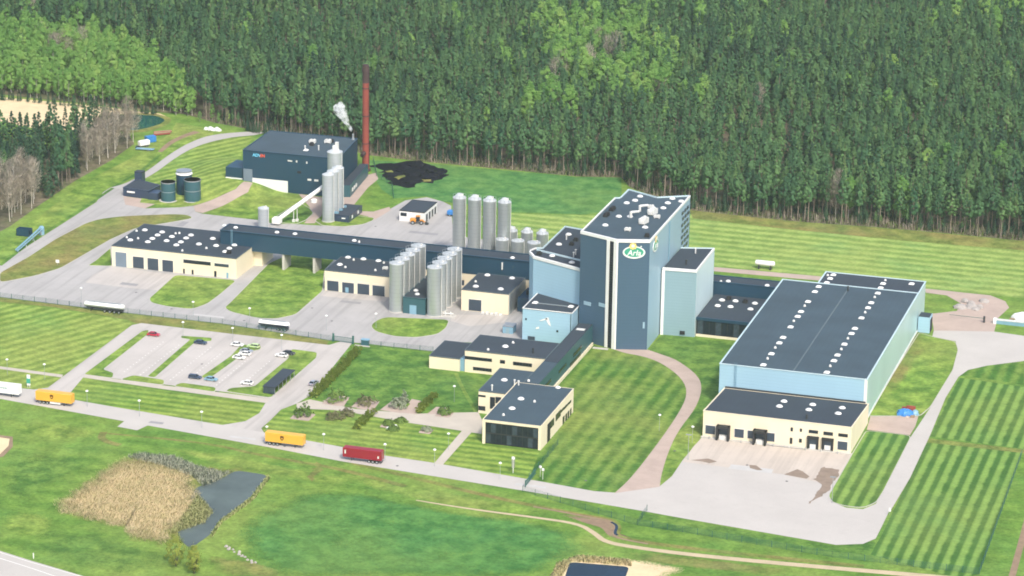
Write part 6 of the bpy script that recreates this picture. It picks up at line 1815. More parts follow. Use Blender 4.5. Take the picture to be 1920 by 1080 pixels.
# ------------------------------------------------------------------ vegetation
def leaf_mesh(name, blobs, mats, rnd, size=(0.5, 0.9), per=10, trunk=None, up=0.35, jit=0.18):
    """crown of many small leaf-clump triangles around blob centres; normals follow the crown's volume"""
    mb = MB()
    nr = []
    if trunk:
        for (a, b_, r0, r1) in trunk:
            i0 = len(mb.v)
            mb.tube(a, b_, r0, r1, 5, 1)
            ax = (Vector(b_) - Vector(a)).normalized()
            for v in mb.v[i0:]:
                d_ = Vector(v) - Vector(a)
                d_ -= ax * d_.dot(ax)
                nr.append(d_.normalized() if d_.length > 1e-6 else Vector((0, 0, 1)))
    zc = sum(b_[2] for b_ in blobs) / len(blobs)
    for (x, y, z, r) in blobs:
        out = Vector((x, y, (z - zc) * 0.45))
        for _ in range(per):
            d_ = Vector((rnd.gauss(0, 1), rnd.gauss(0, 1), rnd.gauss(0, 1)))
            d_.normalize()
            c = Vector((x, y, z)) + d_ * r * rnd.uniform(0.3, 1.0)
            n = (d_ * 0.4 + (out.normalized() if out.length > 1e-3 else Vector((0, 0, 1))) * 0.9 + Vector((0, 0, up)) + Vector((rnd.uniform(-jit, jit), rnd.uniform(-jit, jit), rnd.uniform(-jit, jit)))).normalized()
            g_ = (n + Vector((rnd.uniform(-.6, .6), rnd.uniform(-.6, .6), rnd.uniform(-.6, .6)))).normalized()
            u = g_.orthogonal().normalized()
            w = g_.cross(u)
            s = rnd.uniform(*size)
            a0 = rnd.uniform(0, 2 * pi)
            tri = []
            for k in range(3):
                t = a0 + 2.0944 * k + rnd.uniform(-.3, .3)
                tri.append(tuple(c + u * (s * cos(t)) + w * (s * sin(t))))
            mb.face(tri, 0)
            nr += [n, n, n]
    me = mb.mesh(name, mats)
    me.polygons.foreach_set('use_smooth', [True] * len(me.polygons))
    me.normals_split_custom_set_from_vertices([tuple(n) for n in nr])
    return me

def pine_blobs(rnd, H, base, R):
    out = []
    n = 60
    for k in range(n):
        f = (k + rnd.random()) / n
        z = base + (H - base) * f
        rad = R * min(1.0, 0.55 + 1.6 * f) * (1.0 - f) ** 0.74 * 1.25 + 0.12
        a = rnd.uniform(0, 2 * pi)
        q = rad * rnd.uniform(0.25, 1.0) * (0.25 if f > 0.95 else 1)
        out.append((q * cos(a), q * sin(a), z, rnd.uniform(0.5, 0.9) * (1.0 - 0.55 * f)))
    return out

def spruce_blobs(rnd, H, base, R):
    out = []
    n = 60
    for k in range(n):
        f = ((k + rnd.random()) / n) ** 1.25
        z = base + (H - base) * f
        rad = R * (1 - f) ** 0.85 + 0.12
        a = k * 2.4 + rnd.uniform(-.5, .5)
        q = rad * rnd.uniform(0.45, 1.0)
        out.append((q * cos(a), q * sin(a), z - q * 0.25, 0.35 + 0.5 * (1 - f)))
    return out

def round_blobs(rnd, H, base, R, n=50):
    out = []
    for k in range(n):
        f = (k + rnd.random()) / n
        z = base + (H - base) * f
        rad = R * (sin(pi * (0.12 + 0.83 * f))) ** 0.7
        a = rnd.uniform(0, 2 * pi)
        q = rad * math.sqrt(rnd.uniform(0.1, 1.0))
        out.append((q * cos(a), q * sin(a), z, rnd.uniform(0.55, 0.95)))
    return out

def make_kind(kind, seed):
    """returns (crown mesh, trunk mesh, whole-tree mesh)"""
    rnd = random.Random(seed)
    if kind == 'pine':
        H, bs, R = rnd.uniform(16.5, 22.5), rnd.uniform(6.0, 9.5), rnd.uniform(2.1, 3.0)
        bl, leaf, bark, sz, per = pine_blobs(rnd, H, bs, R), 'pine', 'pine_bark', (0.17, 0.36), 52
        tr = [((0, 0, 0), (0.1, 0, bs), 0.21, 0.16), ((0.1, 0, bs), (0, 0, H - 0.8), 0.16, 0.05)]
        for k in range(5):
            a, z = rnd.uniform(0, 6.28), bs - 3 + k * 0.9
            tr.append(((0.05, 0, z), (cos(a) * 1.3, sin(a) * 1.3, z + 0.3), 0.05, 0.02))
    elif kind == 'spruce':
        H, bs, R = rnd.uniform(16, 21), rnd.uniform(1.5, 4), rnd.uniform(2.4, 3.2)
        bl, leaf, bark, sz, per = spruce_blobs(rnd, H, bs, R), 'spruce', 'dark_bark', (0.17, 0.36), 44
        tr = [((0, 0, 0), (0, 0, H - 0.5), 0.22, 0.04)]
    elif kind == 'birch':
        H, bs, R = rnd.uniform(12, 16), rnd.uniform(2.0, 3.5), rnd.uniform(2.2, 2.9)
        bl, leaf, bark, sz, per = round_blobs(rnd, H, bs, R), 'birch_leaf', 'birch_bark', (0.16, 0.33), 46
        tr = [((0, 0, 0), (0.1, 0.1, bs), 0.14, 0.11), ((0.1, 0.1, bs), (0, 0, H - 1.5), 0.11, 0.03)]
        for k in range(4):
            a, z = rnd.uniform(0, 6.28), bs + k * 1.6
            tr.append(((0.05, 0.05, z), (cos(a) * R * .8, sin(a) * R * .8, z + 1.8), 0.05, 0.02))
    else:
        H, bs, R = rnd.uniform(14, 18), rnd.uniform(4, 6), rnd.uniform(2.2, 3.0)
        bl, leaf, bark = round_blobs(rnd, H, bs, R, 60), 'twig', 'birch_bark'
        tr = [((0, 0, 0), (0.15, 0.1, bs), 0.16, 0.12), ((0.15, 0.1, bs), (0, 0, H - 1), 0.12, 0.03)]
        for k in range(9):
            a, z = rnd.uniform(0, 6.28), bs + k * (H - bs) / 11
            tr.append(((0.1, 0.05, z), (cos(a) * R * .75, sin(a) * R * .75, z + 2.6), 0.06, 0.015))
        # twigs: thin upward slivers
        mb = MB()
        nr = []
        for (x, y, z, r) in bl:
            for _ in range(16):
                p = Vector((x + rnd.gauss(0, .6), y + rnd.gauss(0, .6), z + rnd.gauss(0, .6)))
                d_ = Vector((p.x * .35 + rnd.gauss(0, .4), p.y * .35 + rnd.gauss(0, .4), 1.0)).normalized()
                sd = d_.cross(Vector((rnd.gauss(0, 1), rnd.gauss(0, 1), 0.1))).normalized()
                ln = rnd.uniform(0.8, 1.7)
                mb.face([tuple(p - sd * .06), tuple(p + sd * .06), tuple(p + d_ * ln)], 0)
                n_ = Vector((p.x * .4, p.y * .4, .7)).normalized()
                nr += [n_] * 3
        crown = mb.mesh('crown', [leaf])
        crown.polygons.foreach_set('use_smooth', [True] * len(crown.polygons))
        crown.normals_split_custom_set_from_vertices([tuple(n) for n in nr])
        tm = MB()
        for (a, b_, r0, r1) in tr:
            tm.tube(a, b_, r0, r1, 5)
        return crown, tm.mesh('trunk', [bark], True), None
    crown = leaf_mesh('crown', bl, [leaf], rnd, sz, per, up=0.6)
    tm = MB()
    for (a, b_, r0, r1) in tr:
        tm.tube(a, b_, r0, r1, 5)
    trunk = tm.mesh('trunk', [bark], True)
    whole = leaf_mesh('tree', bl, [leaf, bark], random.Random(seed + 500), sz, per, tr, up=0.6)
    return crown, trunk, whole

KINDS = {k: [make_kind(k, 100 * i + j) for j in range(n)] for i, (k, n) in enumerate((('pine', 6), ('spruce', 4), ('birch', 5), ('bare', 4)))}

def plant_tree(name, kind, x, y, label, group, scale=1.0, var=None, z=0.0):
    crown, trunk, _ = KINDS[kind][random.randrange(len(KINDS[kind])) if var is None else var]
    t = thing(name, label, 'tree', (x, y, z), random.uniform(0, 6.28), group)
    s = scale * random.uniform(0.9, 1.1)
    t.scale = (s * random.uniform(0.92, 1.1), s * random.uniform(0.92, 1.1), s)
    link('crown', crown, t)
    link('trunk', trunk, t)
    return t

def wood_stuff(name, label, pts, kinds):
    """the rest of a wood: one object; its mesh holds one tree of each shape and the points where geometry nodes repeat them"""
    protos = [w for k in kinds for (_, _, w) in KINDS[k]]
    verts, faces, mats, mi, which, nrm = [], [], [], [], [], []
    for j, w in enumerate(protos):
        i0 = len(verts)
        verts += [tuple(v.co) for v in w.vertices]
        which += [j + 1] * len(w.vertices)
        nrm += [tuple(v.vector) for v in w.vertex_normals]
        slot = []
        for m in w.materials:
            if m not in mats:
                mats.append(m)
            slot.append(mats.index(m))
        for p in w.polygons:
            faces.append(tuple(i0 + k for k in p.vertices))
            mi.append(slot[p.material_index])
    n0 = len(verts)
    r_, s_, i_ = [0.0] * (3 * n0), [1.0] * (3 * n0), [0] * n0
    for x, y, sc, kk in pts:
        verts.append((x, y, 0))
        which.append(0)
        nrm.append((0, 0, 1))
        r_ += [0, 0, random.uniform(0, 6.28)]
        a = sc * random.uniform(0.86, 1.14)
        s_ += [a * random.uniform(0.88, 1.12), a * random.uniform(0.88, 1.12), a * random.uniform(0.94, 1.06)]
        i_.append(kk)
    me = bpy.data.meshes.new(name)
    me.from_pydata(verts, [], faces)
    for m in mats:
        me.materials.append(m)
    me.polygons.foreach_set('material_index', mi)
    me.polygons.foreach_set('use_smooth', [True] * len(faces))
    me.normals_split_custom_set_from_vertices(nrm)
    for nm, typ, data, key in (('turn', 'FLOAT_VECTOR', r_, 'vector'), ('size', 'FLOAT_VECTOR', s_, 'vector'), ('pick', 'INT', i_, 'value'), ('shape', 'INT', which, 'value')):
        me.attributes.new(nm, typ, 'POINT').data.foreach_set(key, data)
    o = tag(link(name, me), label, 'forest', kind='stuff')
    ng = bpy.data.node_groups.new(name, 'GeometryNodeTree')
    ng.interface.new_socket('Geometry', in_out='INPUT', socket_type='NodeSocketGeometry')
    ng.interface.new_socket('Geometry', in_out='OUTPUT', socket_type='NodeSocketGeometry')
    gi, go = ng.nodes.new('NodeGroupInput'), ng.nodes.new('NodeGroupOutput')
    def attr(nm, typ):
        n = ng.nodes.new('GeometryNodeInputNamedAttribute')
        n.data_type = typ
        n.inputs['Name'].default_value = nm
        return n.outputs['Attribute']
    shape = attr('shape', 'INT')
    def only(k):
        cmp_ = ng.nodes.new('FunctionNodeCompare')
        cmp_.data_type = 'INT'
        cmp_.operation = 'EQUAL'
        ng.links.new(shape, cmp_.inputs[2])
        cmp_.inputs[3].default_value = k
        sp = ng.nodes.new('GeometryNodeSeparateGeometry')
        sp.domain = 'POINT'
        ng.links.new(gi.outputs[0], sp.inputs[0])
        ng.links.new(cmp_.outputs[0], sp.inputs[1])
        return sp.outputs[0]
    join = ng.nodes.new('GeometryNodeJoinGeometry')
    for k in reversed(range(len(protos))):
        gti = ng.nodes.new('GeometryNodeGeometryToInstance')
        ng.links.new(only(k + 1), gti.inputs[0])
        ng.links.new(gti.outputs[0], join.inputs[0])
    iop = ng.nodes.new('GeometryNodeInstanceOnPoints')
    iop.inputs['Pick Instance'].default_value = True
    ng.links.new(only(0), iop.inputs['Points'])
    ng.links.new(join.outputs[0], iop.inputs['Instance'])
    ng.links.new(attr('pick', 'INT'), iop.inputs['Instance Index'])
    ng.links.new(attr('turn', 'FLOAT_VECTOR'), iop.inputs['Rotation'])
    ng.links.new(attr('size', 'FLOAT_VECTOR'), iop.inputs['Scale'])
    ng.links.new(iop.outputs[0], go.inputs[0])
    md = o.modifiers.new('trees', 'NODES')
    md.node_group = ng
    return o

# --- the big conifer wood behind the site
FRONT = [(-234.19,235.52),(-219.81,214.94),(-206.38,196.87),(-197.87,191.79),(-180.6,186.96),(-152.41,179.35),(-114.11,162.44),(-86.65,160.21),(-50.75,160.3),(-19.85,159.66),(-1.28,164.57),(6.4,150.43),(39.52,125.47),(62.04,124.41),(84.15,124.12),(116.36,126.71),(148.48,127.77),(174.06,127.41),(193.14,126.4)]
FOREST = FRONT + [(144.64,689.53),(-468.16,455.19),(-386.38,316.7),(-332.58,313.95),(-292.14,306.72),(-252.58,260)]
BIRCH_WOOD = [(-321.32,207.8),(-293.03,205.15),(-263.95,204.04),(-227.42,200.57),(-216.11,201.59),(-207.42,197.52),(-219.81,214.94),(-252.58,260),(-292.14,306.72),(-332.58,313.95),(-374.32,316.09)]
PATCH = [(-103.6,347.83),(-108.97,407.7),(-84.35,429.86),(-52.36,403.52),(-24.67,341.99),(-9.5,276.27),(-12.63,249.33),(-32.48,267.84),(-62.77,294.26)]
PATCH2 = [(96.4,510.83),(110.5,489.8),(151.53,442.56),(134.32,580.23),(89.09,577.45)]
PATCH3 = [(-69.02,228.73),(-61.82,246.7),(-48.59,244.34),(-52.34,222.77)]
sheet('forest_floor', FOREST, 'forest_floor', 0.05)
sheet('forest_floor', BIRCH_WOOD, 'forest_floor', 0.055)

def scatter(poly, step, rnd, jitter=0.42):
    xs, ys = [p[0] for p in poly], [p[1] for p in poly]
    out = []
    y = min(ys)
    row = 0
    while y < max(ys):
        x = min(xs) + (row % 2) * step * 0.5
        while x < max(xs):
            px, py = x + rnd.uniform(-jitter, jitter) * step, y + rnd.uniform(-jitter, jitter) * step
            if inside(px, py, poly):
                out.append((px, py))
            x += step
        y += step * 0.88
        row += 1
    return out

def dist_line(x, y, line):
    best = 1e9
    for (ax, ay), (bx_, by_) in zip(line, line[1:]):
        dx, dy = bx_ - ax, by_ - ay
        t = max(0, min(1, ((x - ax) * dx + (y - ay) * dy) / (dx * dx + dy * dy)))
        best = min(best, hypot(x - ax - t * dx, y - ay - t * dy))
    return best

rnd = random.Random(11)
PC = [(sum(p[0] for p in q_) / len(q_), sum(p[1] for p in q_) / len(q_), r_) for q_, r_ in ((PATCH, 62.0), (PATCH2, 45.0))]
def SOFT(x, y):
    """birches thin out around the clumps and stand here and there in the pines"""
    return 0.012 + sum(0.22 * max(0.0, 1 - hypot(x - cx, (y - cy) * 0.6) / r_) for cx, cy, r_ in PC)
pts = scatter(FOREST, 5.2, rnd, 0.6)
CAMP = camera.matrix_world.translation
pine_c, patch_c = [], []
for x, y in pts:
    in_patch = inside(x, y, PATCH) or inside(x, y, PATCH2) or inside(x, y, PATCH3)
    if (in_patch and rnd.random() < 0.42) or (SOFT(x, y) > rnd.random()):
        patch_c.append((x, y))
    else:
        pine_c.append((dist_line(x, y, FRONT), x, y))
pine_c.sort()
edge_labels = (
    (-100, 'slender pine with bare lower trunk at the forest edge behind the boiler house', 'edge pines behind the boiler house'),
    (30, 'slender pine with bare lower trunk at the wood edge behind the green field', 'edge pines behind the green field'),
    (110, 'slender pine with bare lower trunk at the wood edge behind the slate tower', 'edge pines behind the slate tower'),
    (9999, 'bare trunked pine at the forest edge above the mown field', 'edge pines above the mown field'),
)
def near_front(x, y):
    for lim, lb_, gr in edge_labels:
        if x < lim:
            return lb_, gr
for i, (d_, x, y) in enumerate(pine_c[:265]):
    lb_, gr = near_front(x, y)
    plant_tree('pine_tree', 'pine', x, y, lb_, gr, rnd.uniform(0.78, 1.08))
rest = []
npine, nspr = len(KINDS['pine']), len(KINDS['spruce'])
for d_, x, y in pine_c[265:]:
    # height and species drift slowly over the wood
    f = 0.5 + 0.5 * sin(x * 0.017 + 1.3) * sin(y * 0.021 + 0.4)
    if rnd.random() < 0.10 + 0.12 * (f < 0.3):
        continue
    spruce = rnd.random() < (0.10 + 0.25 * (f > 0.72))
    rest.append((x, y, 0.78 + 0.24 * f + rnd.uniform(-.14, .16), npine + rnd.randrange(nspr) if spruce else rnd.randrange(npine)))
for k in range(900):
    i_ = rnd.randrange(len(FRONT) - 4) + 3
    t_ = rnd.random()
    a_, b_ = FRONT[i_], FRONT[i_ + 1]
    x, y = a_[0] + (b_[0] - a_[0]) * t_ + rnd.uniform(-2, 2), a_[1] + (b_[1] - a_[1]) * t_ + 1.5 + 26 * rnd.random() ** 1.3
    if inside(x, y, FOREST):
        rest.append((x, y, rnd.uniform(0.14, 0.48), npine + rnd.randrange(nspr) if rnd.random() < 0.6 else rnd.randrange(npine)))
wood_stuff('forest', 'dense pine forest stretching away behind the first row of trees', rest, ('pine', 'spruce'))
patch_c.sort(key=lambda p: hypot(p[0] - CAMP.x, p[1] - CAMP.y))
for k, (x, y) in enumerate(patch_c[:165]):
    bare = k % 9 == 0
    if bare and k % 2 == 0:
        plant_tree('bare_birch', 'bare', x, y, 'leafless pale birch among the bright birches within the pine forest', 'leafless birches in the forest', 1.25)
    else:
        plant_tree('birch_tree', 'birch', x, y, 'bright green birch among the pines of the big forest', 'birches in the pine forest', rnd.uniform(1.1, 1.65))
# --- birch wood at the upper left
BF = BIRCH_WOOD[:6]
bp = sorted((dist_line(x, y, BF), x, y) for x, y in scatter(BIRCH_WOOD, 5.0, rnd))
for d_, x, y in bp[:120]:
    plant_tree('birch_tree', 'birch', x, y, 'bright green birch at the front of the birch wood above the tan field', 'front birches of the birch wood', rnd.uniform(0.8, 1.1))
wood_stuff('birch_wood', 'bright green birches filling the upper left and thinning out in the far forest', [(x, y, rnd.uniform(0.85, 1.15), rnd.randrange(5)) for d_, x, y in bp[120:]] + [(x, y, rnd.uniform(1.1, 1.65), rnd.randrange(5)) for x, y in patch_c[165:]], ('birch',))
for k, (x, y) in enumerate([(-306.8,262.99),(-305.79,268.06),(-311.48,268.29),(-300.17,277.22),(-300.66,262.94),(-351.57,329.75),(-329.14,294.16)]):
    plant_tree('bare_birch', 'bare', x, y, 'leafless greyish birch rising among the bright birches at upper left', 'leafless birches in the birch wood', 1.05)
# dark young spruces along the foot of the birch wood and behind the boiler house
for (x, y) in smooth_line([(-305,196.44),(-289.59,197.82),(-273.41,197.38),(-257.33,196.94),(-241.37,196.5),(-228.14,196.14)], 3):
    plant_tree('young_spruce', 'spruce', x + rnd.uniform(-1, 1), y + rnd.uniform(-1, 1), 'low dark young spruce along the foot of the birch wood', 'young spruces along the tan field', 0.26)
for (x, y) in smooth_line([(-178.45,184.73),(-167.97,180.58),(-154.75,175.55),(-138.23,167.97),(-127.06,164.38)], 3):
    plant_tree('young_spruce', 'spruce', x + rnd.uniform(-1, 1), y - 1 + rnd.uniform(-1, 1), 'low dark young spruce in the thicket behind the boiler house', 'young spruces behind the boiler house', 0.30)
for (x, y), lb_, s in zip([(-213.03,198.56),(-199.76,195.18),(-190.89,192.3),(-218.74,198.54),(-194.91,190.83),(-204.19,191.51)], ('large bright shrub at the corner of the birch wood', 'rounded pale green bush right of the birch wood corner', 'yellow green bush below the edge pines', 'bright birch at the end of the tan field', 'low pale bush between the two rounded bushes', 'dark green bush at the foot of the corner shrub'), (0.75, 0.55, 0.5, 0.8, 0.35, 0.4)):
    plant_tree('birch_bush', 'birch', x, y, lb_, 'bushes at the corner of the woods', s)
# --- small wood at the left edge
SW = [(-212.87,-9.12),(-211.46,11.83),(-213.72,45.41),(-215.26,81.04),(-214.46,117.59),(-216.12,145.42),(-226.08,161.37),(-237.1,157.35),(-243.4,137.42),(-250.19,113.97),(-269.46,106.97)]
sheet('forest_floor', SW, 'forest_floor', 0.06)
BARE1 = [(-212.87,-9.12),(-211.46,11.83),(-213.05,43.97),(-215.86,53.08),(-231.8,64.54),(-239.81,46.17)]
BARE2 = [(-213.86,83.31),(-214.1,119.58),(-215.97,147.41),(-226.08,161.37),(-232.58,147.19),(-227.27,112.94)]
for x, y in scatter(SW, 6.0, rnd):
    if inside(x, y, BARE1):
        if rnd.random() < 0.75:
            plant_tree('bare_birch', 'bare', x, y, 'leafless pale birch at the front of the small wood on the left', 'leafless birches of the left wood', rnd.uniform(0.9, 1.25))
    elif inside(x, y, BARE2):
        plant_tree('bare_birch', 'bare', x, y, 'leafless pale birch near the green pond', 'leafless birches by the pond', rnd.uniform(0.8, 1.05))
    else:
        if rnd.random() < 0.35:
            plant_tree('pine_tree', 'pine', x, y, 'rounded pine among the spruces of the small left wood', 'pines of the left wood', rnd.uniform(0.75, 1.1))
        else:
            plant_tree('spruce_tree', 'spruce', x, y, 'dark spruce in the small wood at the left edge', 'spruces of the left wood', rnd.uniform(0.75, 1.2))

# --- garden shrubs, hedges, foreground trees
def bush(name, x, y, label, leaf, r, hh, group=None, n=95, per=22, size=(0.12, 0.26), seed=1, sy=1.0, rz=0.0, cat='shrub'):
    rr = random.Random(seed)
    bl = []
    for k in range(n):
        a, q, f = rr.uniform(0, 6.28), math.sqrt(rr.random()) * rr.choice((0.8, 1.0, 1.15)), rr.random()
        dome = math.sqrt(max(0.05, 1 - q * q)) * rr.uniform(0.7, 1.1)
        bl.append((r * q * cos(a), r * sy * q * sin(a), hh * (0.12 + 0.72 * (f ** 0.5) * dome * (1 + 0.5 * sin(3 * a + seed) * q) * rr.uniform(0.6, 1.35)), rr.uniform(0.25, 0.6)))
    t = thing(name, label, cat, (x, y, 0.03), rz, group)
    link('crown', leaf_mesh('crown', bl, [leaf], rr, size, per, up=0.7, jit=0.7), t)
    st = MB()
    for k in range(4):
        a = k * 1.57
        st.tube((0, 0, 0), (cos(a) * r * .5, sin(a) * r * sy * .5, hh * .6), 0.06, 0.03, 5)
    lpart('stems', st, 'dark_bark', t)
    return t
(h0, h1) = [(-27.55,-141.25),(-29.29,-89.69)]
hl_ = hypot(h1[0] - h0[0], h1[1] - h0[1])
hg = thing('hedge', 'long clipped yellow green hedge along the road beside the garden lawn', 'hedge', (h0[0], h0[1], 0.03), math.atan2(h1[1] - h0[1], h1[0] - h0[0]))
rr = random.Random(5)
bl = [(rr.uniform(0, hl_), rr.uniform(-1.7, 1.7), rr.uniform(0.3, 2.2) * (1 + 0.25 * sin(k * 0.7)), 0.4) for k in range(560)]
link('crown', leaf_mesh('crown', bl, ['hedge_leaf'], rr, (0.2, 0.36), 12, up=0.8), hg)
st = MB()
for k in range(int(hl_ / 2)):
    st.tube((k * 2 + 1, 0, 0), (k * 2 + 1.2, 0.1, 1.5), 0.07, 0.04, 5)
lpart('stems', st, 'dark_bark', hg)
for i, (a, c, lb_) in enumerate((([(10.45,-143.7)]+[(10.85,-126.18)], 0, 'short yellow green hedge row right of the grey shrubs'), ([(-3.43,-164.85)]+[(-3.41,-147.97)], 0, 'short hedge row sloping across the lower garden lawn'))):
    (ax, ay), (bx_, by_) = a
    ll = hypot(bx_ - ax, by_ - ay)
    hg = thing('hedge', lb_, 'hedge', (ax, ay, 0.03), math.atan2(by_ - ay, bx_ - ax))
    rr = random.Random(50 + i)
    bl = [(rr.uniform(0, ll), rr.uniform(-1.4, 1.4), rr.uniform(0.3, 1.9), 0.4) for k in range(170)]
    link('crown', leaf_mesh('crown', bl, ['hedge_leaf'], rr, (0.2, 0.36), 12, up=0.8), hg)
    st = MB()
    for k in range(int(ll / 2)):
        st.tube((k * 2 + 1, 0, 0), (k * 2 + 1.2, 0.1, 1.2), 0.07, 0.04, 5)
    lpart('stems', st, 'dark_bark', hg)
BUSH_UP = 1.25
beds = [
    ([(-19.22,-140.61)], 'dark green dome shrub in the first bed above the garden path', 'shrub_leaf', 3.2, 3.4),
    ([(-8.72,-140.34)], 'purplish brown shrub in the second bed above the path', 'brown_leaf', 3.3, 2.8),
    ([(2.41,-140.39)], 'grey green shrub pair in the third bed above the path', 'grey_leaf', 2.8, 3.2),
    ([(3.24,-136.18)], 'upright grey green bush behind the third bed', 'grey_leaf', 1.6, 3.8),
    ([(19.15,-140.68)], 'small green shrub with white stones near the office path', 'shrub_leaf', 2.2, 2.6),
    ([(-24.36,-158)], 'dark pointed shrub in the corner bed by the road', 'shrub_leaf', 3.0, 3.6),
    ([(-13.66,-157.02)], 'low mixed brown shrub below the garden path', 'brown_leaf', 3.0, 2.2),
    ([(-10.55,-153.2)], 'reddish shrub right of the low brown one', 'brown_leaf', 2.0, 2.6),
    ([(4.96,-157.09)], 'dark clipped shrub in the lower gravel bed', 'shrub_leaf', 1.7, 1.8),
    ([(8.09,-160.85)], 'low dark mound in front of the lower gravel bed', 'shrub_leaf', 1.9, 1.2),
    ([(7.94,-152.8)], 'flat dark shrub at the rear of the lower gravel bed', 'shrub_leaf', 2.0, 1.2),
    ([(18.62,-158.28)], 'small faded shrub near the footpath to the office', 'grey_leaf', 1.6, 1.3),
]
for i, (p, lb_, lf, r, hh) in enumerate(beds):
    (x, y), = p
    sheet('planting_bed', rounded([(x - r - 0.4, y - r - 1.2), (x + r + 0.4, y - r - 1.2), (x + r + 0.4, y + r - 0.2), (x - r - 0.4, y + r - 0.2)], 0.8), 'gravel' if i not in (3, 6, 7, 9, 10) else 'lawn', 0.062 + 0.002 * i)
    bush('shrub', x, y, lb_, lf, r * 1.05, hh * BUSH_UP, 'garden shrubs', seed=200 + i)
for i, (x, y) in enumerate([(19.51,-138.35),(6.12,-160.47),(7.77,-157.74),(18.31,-157.31)]):
    k = tag(lump('garden_stone', 0.7, 0.7, 300 + i, 'white'), ['white stone beside the small green shrub', 'white stone at the left of the lower gravel bed', 'white stone at the right of the lower gravel bed', 'white stone by the faded shrub'][i], 'stone', 'white garden stones')
    k.location = (x, y, 0.05)
for (x, y), sc, lb_ in zip([(-14.32,-290.74),(-7.22,-294.22)], (0.62, 0.55), ('yellow green willow bush standing at the tip of the reedy pond', 'slender young willow beside the larger willow bush')):
    rr = random.Random(int(x))
    t = thing('willow_tree', lb_, 'tree', (x, y, 0))
    bl = round_blobs(rr, 9.5 * sc / 0.6, 1.0, 3.3 * sc / 0.6 if sc > 0.6 else 2.4, 90)
    link('crown', leaf_mesh('crown', bl, ['young_leaf'], rr, (0.12, 0.28), 22), t)
    st = MB()
    for k in range(6):
        a = k * 1.05
        st.tube((0, 0, 0), (cos(a) * 1.4, sin(a) * 1.4, 6.0), 0.12, 0.03, 5)
    lpart('trunk', st, 'dark_bark', t)

# reeds in the pond: thousands of blades, one mass
def reeds(name, label, poly, n, mat, hmin, hmax, seed, w=0.09, fade=0.0):
    rr = random.Random(seed)
    xs, ys = [p[0] for p in poly], [p[1] for p in poly]
    mb = MB()
    nr = []
    c = 0
    while c < n:
        x, y = rr.uniform(min(xs), max(xs)), rr.uniform(min(ys), max(ys))
        if not inside(x, y, poly):
            continue
        if fade and rr.random() > dist_line(x, y, poly + poly[:1]) / fade:
            continue
        c += 1
        hh = rr.uniform(hmin, hmax)
        a = rr.uniform(0, 6.28)
        lx, ly = rr.gauss(0, .25), rr.gauss(0, .25)
        ux, uy = cos(a) * w, sin(a) * w
        mb.face([(x - ux, y - uy, 0), (x + ux, y + uy, 0), (x + lx + ux * 1.6, y + ly + uy * 1.6, hh * .8), (x + lx * 1.4, y + ly * 1.4, hh)])
    me = mb.mesh(name, mat)
    me.polygons.foreach_set('use_smooth', [True] * len(me.polygons))
    me.normals_split_custom_set_from_vertices([(rr.uniform(-.25, .25), rr.uniform(-.25, .25), 0.9) for _ in me.vertices])
    return tag(link(name, me), label, 'reeds' if name == 'reeds' else 'undergrowth', kind='stuff')
REED = [(-68.82,-258.09),(-66.3,-219.83),(-63.55,-212.3),(-53.03,-211.21),(-39.08,-215.45),(-31.25,-232.35),(-19.87,-247.35),(-19.02,-256.72),(-23.76,-266.92),(-24.33,-277.76),(-36.81,-274.96),(-40.92,-268.3),(-64.06,-263.44)]
REED = ragged(REED, 1.3, 2.4, 9)
soft_sheet('reed_bed', REED, 'straw', 0.07, 0.35)
reeds('reeds', 'dense dry tan reeds filling the pond at the lower left', REED, 42000, 'reed', 0.3, 0.95, 1, 0.03, 4.0)
reeds('reeds', 'pale grey scrub along the rear edge of the reed bed', [(-64.15,-213.02),(-61.7,-208.08),(-49.36,-206.89),(-39.36,-212.55),(-29.63,-215.18),(-26.82,-213.22),(-28.11,-222.54),(-30.87,-229.81),(-37.5,-222.34),(-50.6,-216.93)], 6500, 'scrub', 0.4, 1.3, 2, 0.07, 2.0)
reeds('reeds', 'yellowish green reeds along the water of the reedy pond', [(-30.7,-234.57),(-19.87,-247.35),(-19.02,-256.72),(-23.76,-266.92),(-26.09,-269.96),(-27.66,-254.64),(-29.67,-241.35)], 5000, 'reed_green', 0.5, 1.2, 3, 0.06, 2.0)
reeds('reeds', 'pale grass fringe along the open bank of the reedy pond', [(-15.66,-213.34),(-13.67,-233.96),(-15.55,-254.62),(-13.82,-264.86),(-12.89,-265.89),(-14.16,-255.51),(-12.09,-235.31),(-14.04,-214.75)], 900, 'reed_green', 0.3, 0.9, 4, 0.1)
reeds('reeds', 'dry reeds around the dark pond at the lower edge', [(90.08,-252.56),(94.46,-245.03),(109.46,-243.37),(111.44,-247.84),(93.45,-250.12),(94.2,-261.34),(91.09,-264.5)], 2200, 'reed', 0.3, 0.8, 5, 0.1)
reeds('undergrowth', 'brushwood undergrowth along the forest edge', FRONT[3:] + [(x, y + 9) for x, y in reversed(FRONT[3:])], 7000, 'twig', 0.6, 3.4, 6, 0.05)
reeds('undergrowth', 'green undergrowth along the forest edge', FRONT[3:] + [(x, y + 16) for x, y in reversed(FRONT[3:])], 6000, 'shrub_leaf', 0.4, 1.8, 7, 0.16)

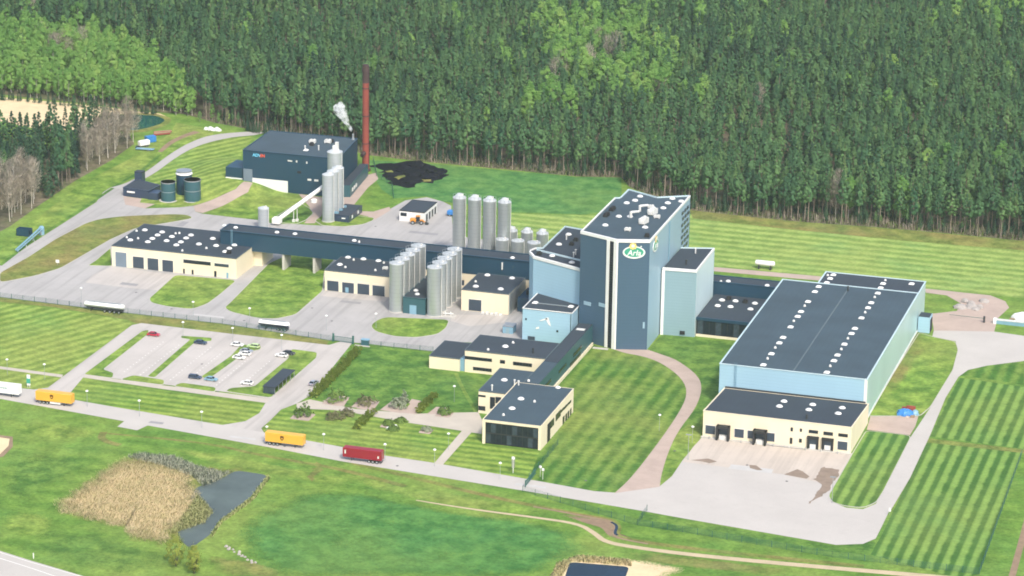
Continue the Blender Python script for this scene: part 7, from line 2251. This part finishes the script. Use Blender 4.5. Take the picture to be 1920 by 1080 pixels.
# ------------------------------------------------------------------ steam
def steam():
    m = bpy.data.materials.new('steam')
    m.use_nodes = True
    nt = m.node_tree
    for n in list(nt.nodes):
        if n.type != 'OUTPUT_MATERIAL':
            nt.nodes.remove(n)
    pv = N(nt, 'ShaderNodeVolumePrincipled')
    pv.inputs['Color'].default_value = (1.0, 1.0, 1.0, 1)
    pos = N(nt, 'ShaderNodeTexCoord').outputs['Object']
    f = noise(nt, pos, 0.55, 4.0, 0.65)
    dn = N(nt, 'ShaderNodeMapRange')
    dn.inputs['From Min'].default_value = 0.47
    dn.inputs['From Max'].default_value = 0.62
    dn.inputs['To Max'].default_value = 1.8
    L(nt, f, dn.inputs['Value'])
    L(nt, dn.outputs[0], pv.inputs['Density'])
    L(nt, pv.outputs[0], nt.nodes['Material Output'].inputs['Volume'])
    M['steam'] = m
steam()
(s0, s1, s2, s3) = [(-107.99,19.26),(-109.89,22.33),(-113.21,25.26),(-114.63,27.45)]
mb = MB()
seg = 14
path = [(s0[0], s0[1], 0.3), ((s0[0] + s1[0]) / 2, (s0[1] + s1[1]) / 2, 0.7), (s1[0], s1[1], 1.2), (s2[0] + 1, s2[1], 2.2), (s3[0] + 0.5, s3[1] + 1, 2.9), (s3[0] + 0.5, s3[1] + 3.5, 2.4), (s3[0] + 1, s3[1] + 5, 0.6)]
for j, (x, z, r) in enumerate(path):
    for k in range(seg):
        a = 2 * pi * k / seg
        q = r * (1 + 0.18 * sin(3 * a + j * 1.7))
        mb.v.append((x + q * cos(a), 126 + q * sin(a), z + 0.25 * q * cos(a + j)))
for j in range(len(path) - 1):
    for k in range(seg):
        l = (k + 1) % seg
        mb.f.append((j * seg + k, j * seg + l, (j + 1) * seg + l, (j + 1) * seg + k))
        mb.m.append(0)
mb.f += [tuple(reversed(range(seg))), tuple((len(path) - 1) * seg + k for k in range(seg))]
mb.m += [0, 0]
tag(link('steam', mb.mesh('steam', 'steam', False)), 'white steam drifting from the boiler house roof', 'steam', kind='stuff')
sx_, sz_ = s0
stk = thing('steam_stack', 'short steel steam stack on the rear corner of the boiler house roof', 'stack', (sx_, 126.0, 16.5))
lpart('pipe', MB().lathe([(0.45, 0), (0.45, max(1.0, sz_ - 16.5 - 0.3))], seg=12), 'galv', stk, True)
lpart('collar', MB().lathe([(0.7, 0), (0.7, 0.4), (0.5, 0.5)], seg=12), 'galv', stk)

# ------------------------------------------------------------------ haze
def haze():
    m = bpy.data.materials.new('haze')
    m.use_nodes = True
    nt = m.node_tree
    for n in list(nt.nodes):
        if n.type != 'OUTPUT_MATERIAL':
            nt.nodes.remove(n)
    pv = N(nt, 'ShaderNodeVolumePrincipled')
    pv.inputs['Color'].default_value = (0.90, 0.95, 1.0, 1)
    pv.inputs['Density'].default_value = 0.00005
    pv.inputs['Anisotropy'].default_value = 0.2
    L(nt, pv.outputs[0], nt.nodes['Material Output'].inputs['Volume'])
    M['haze'] = m
haze()
tag(link('haze', MB().box(-4050, 4050, -2550, 5050, -1.0, 372.0).mesh('haze', 'haze')), 'thin pale haze over the whole site', 'haze', kind='stuff')
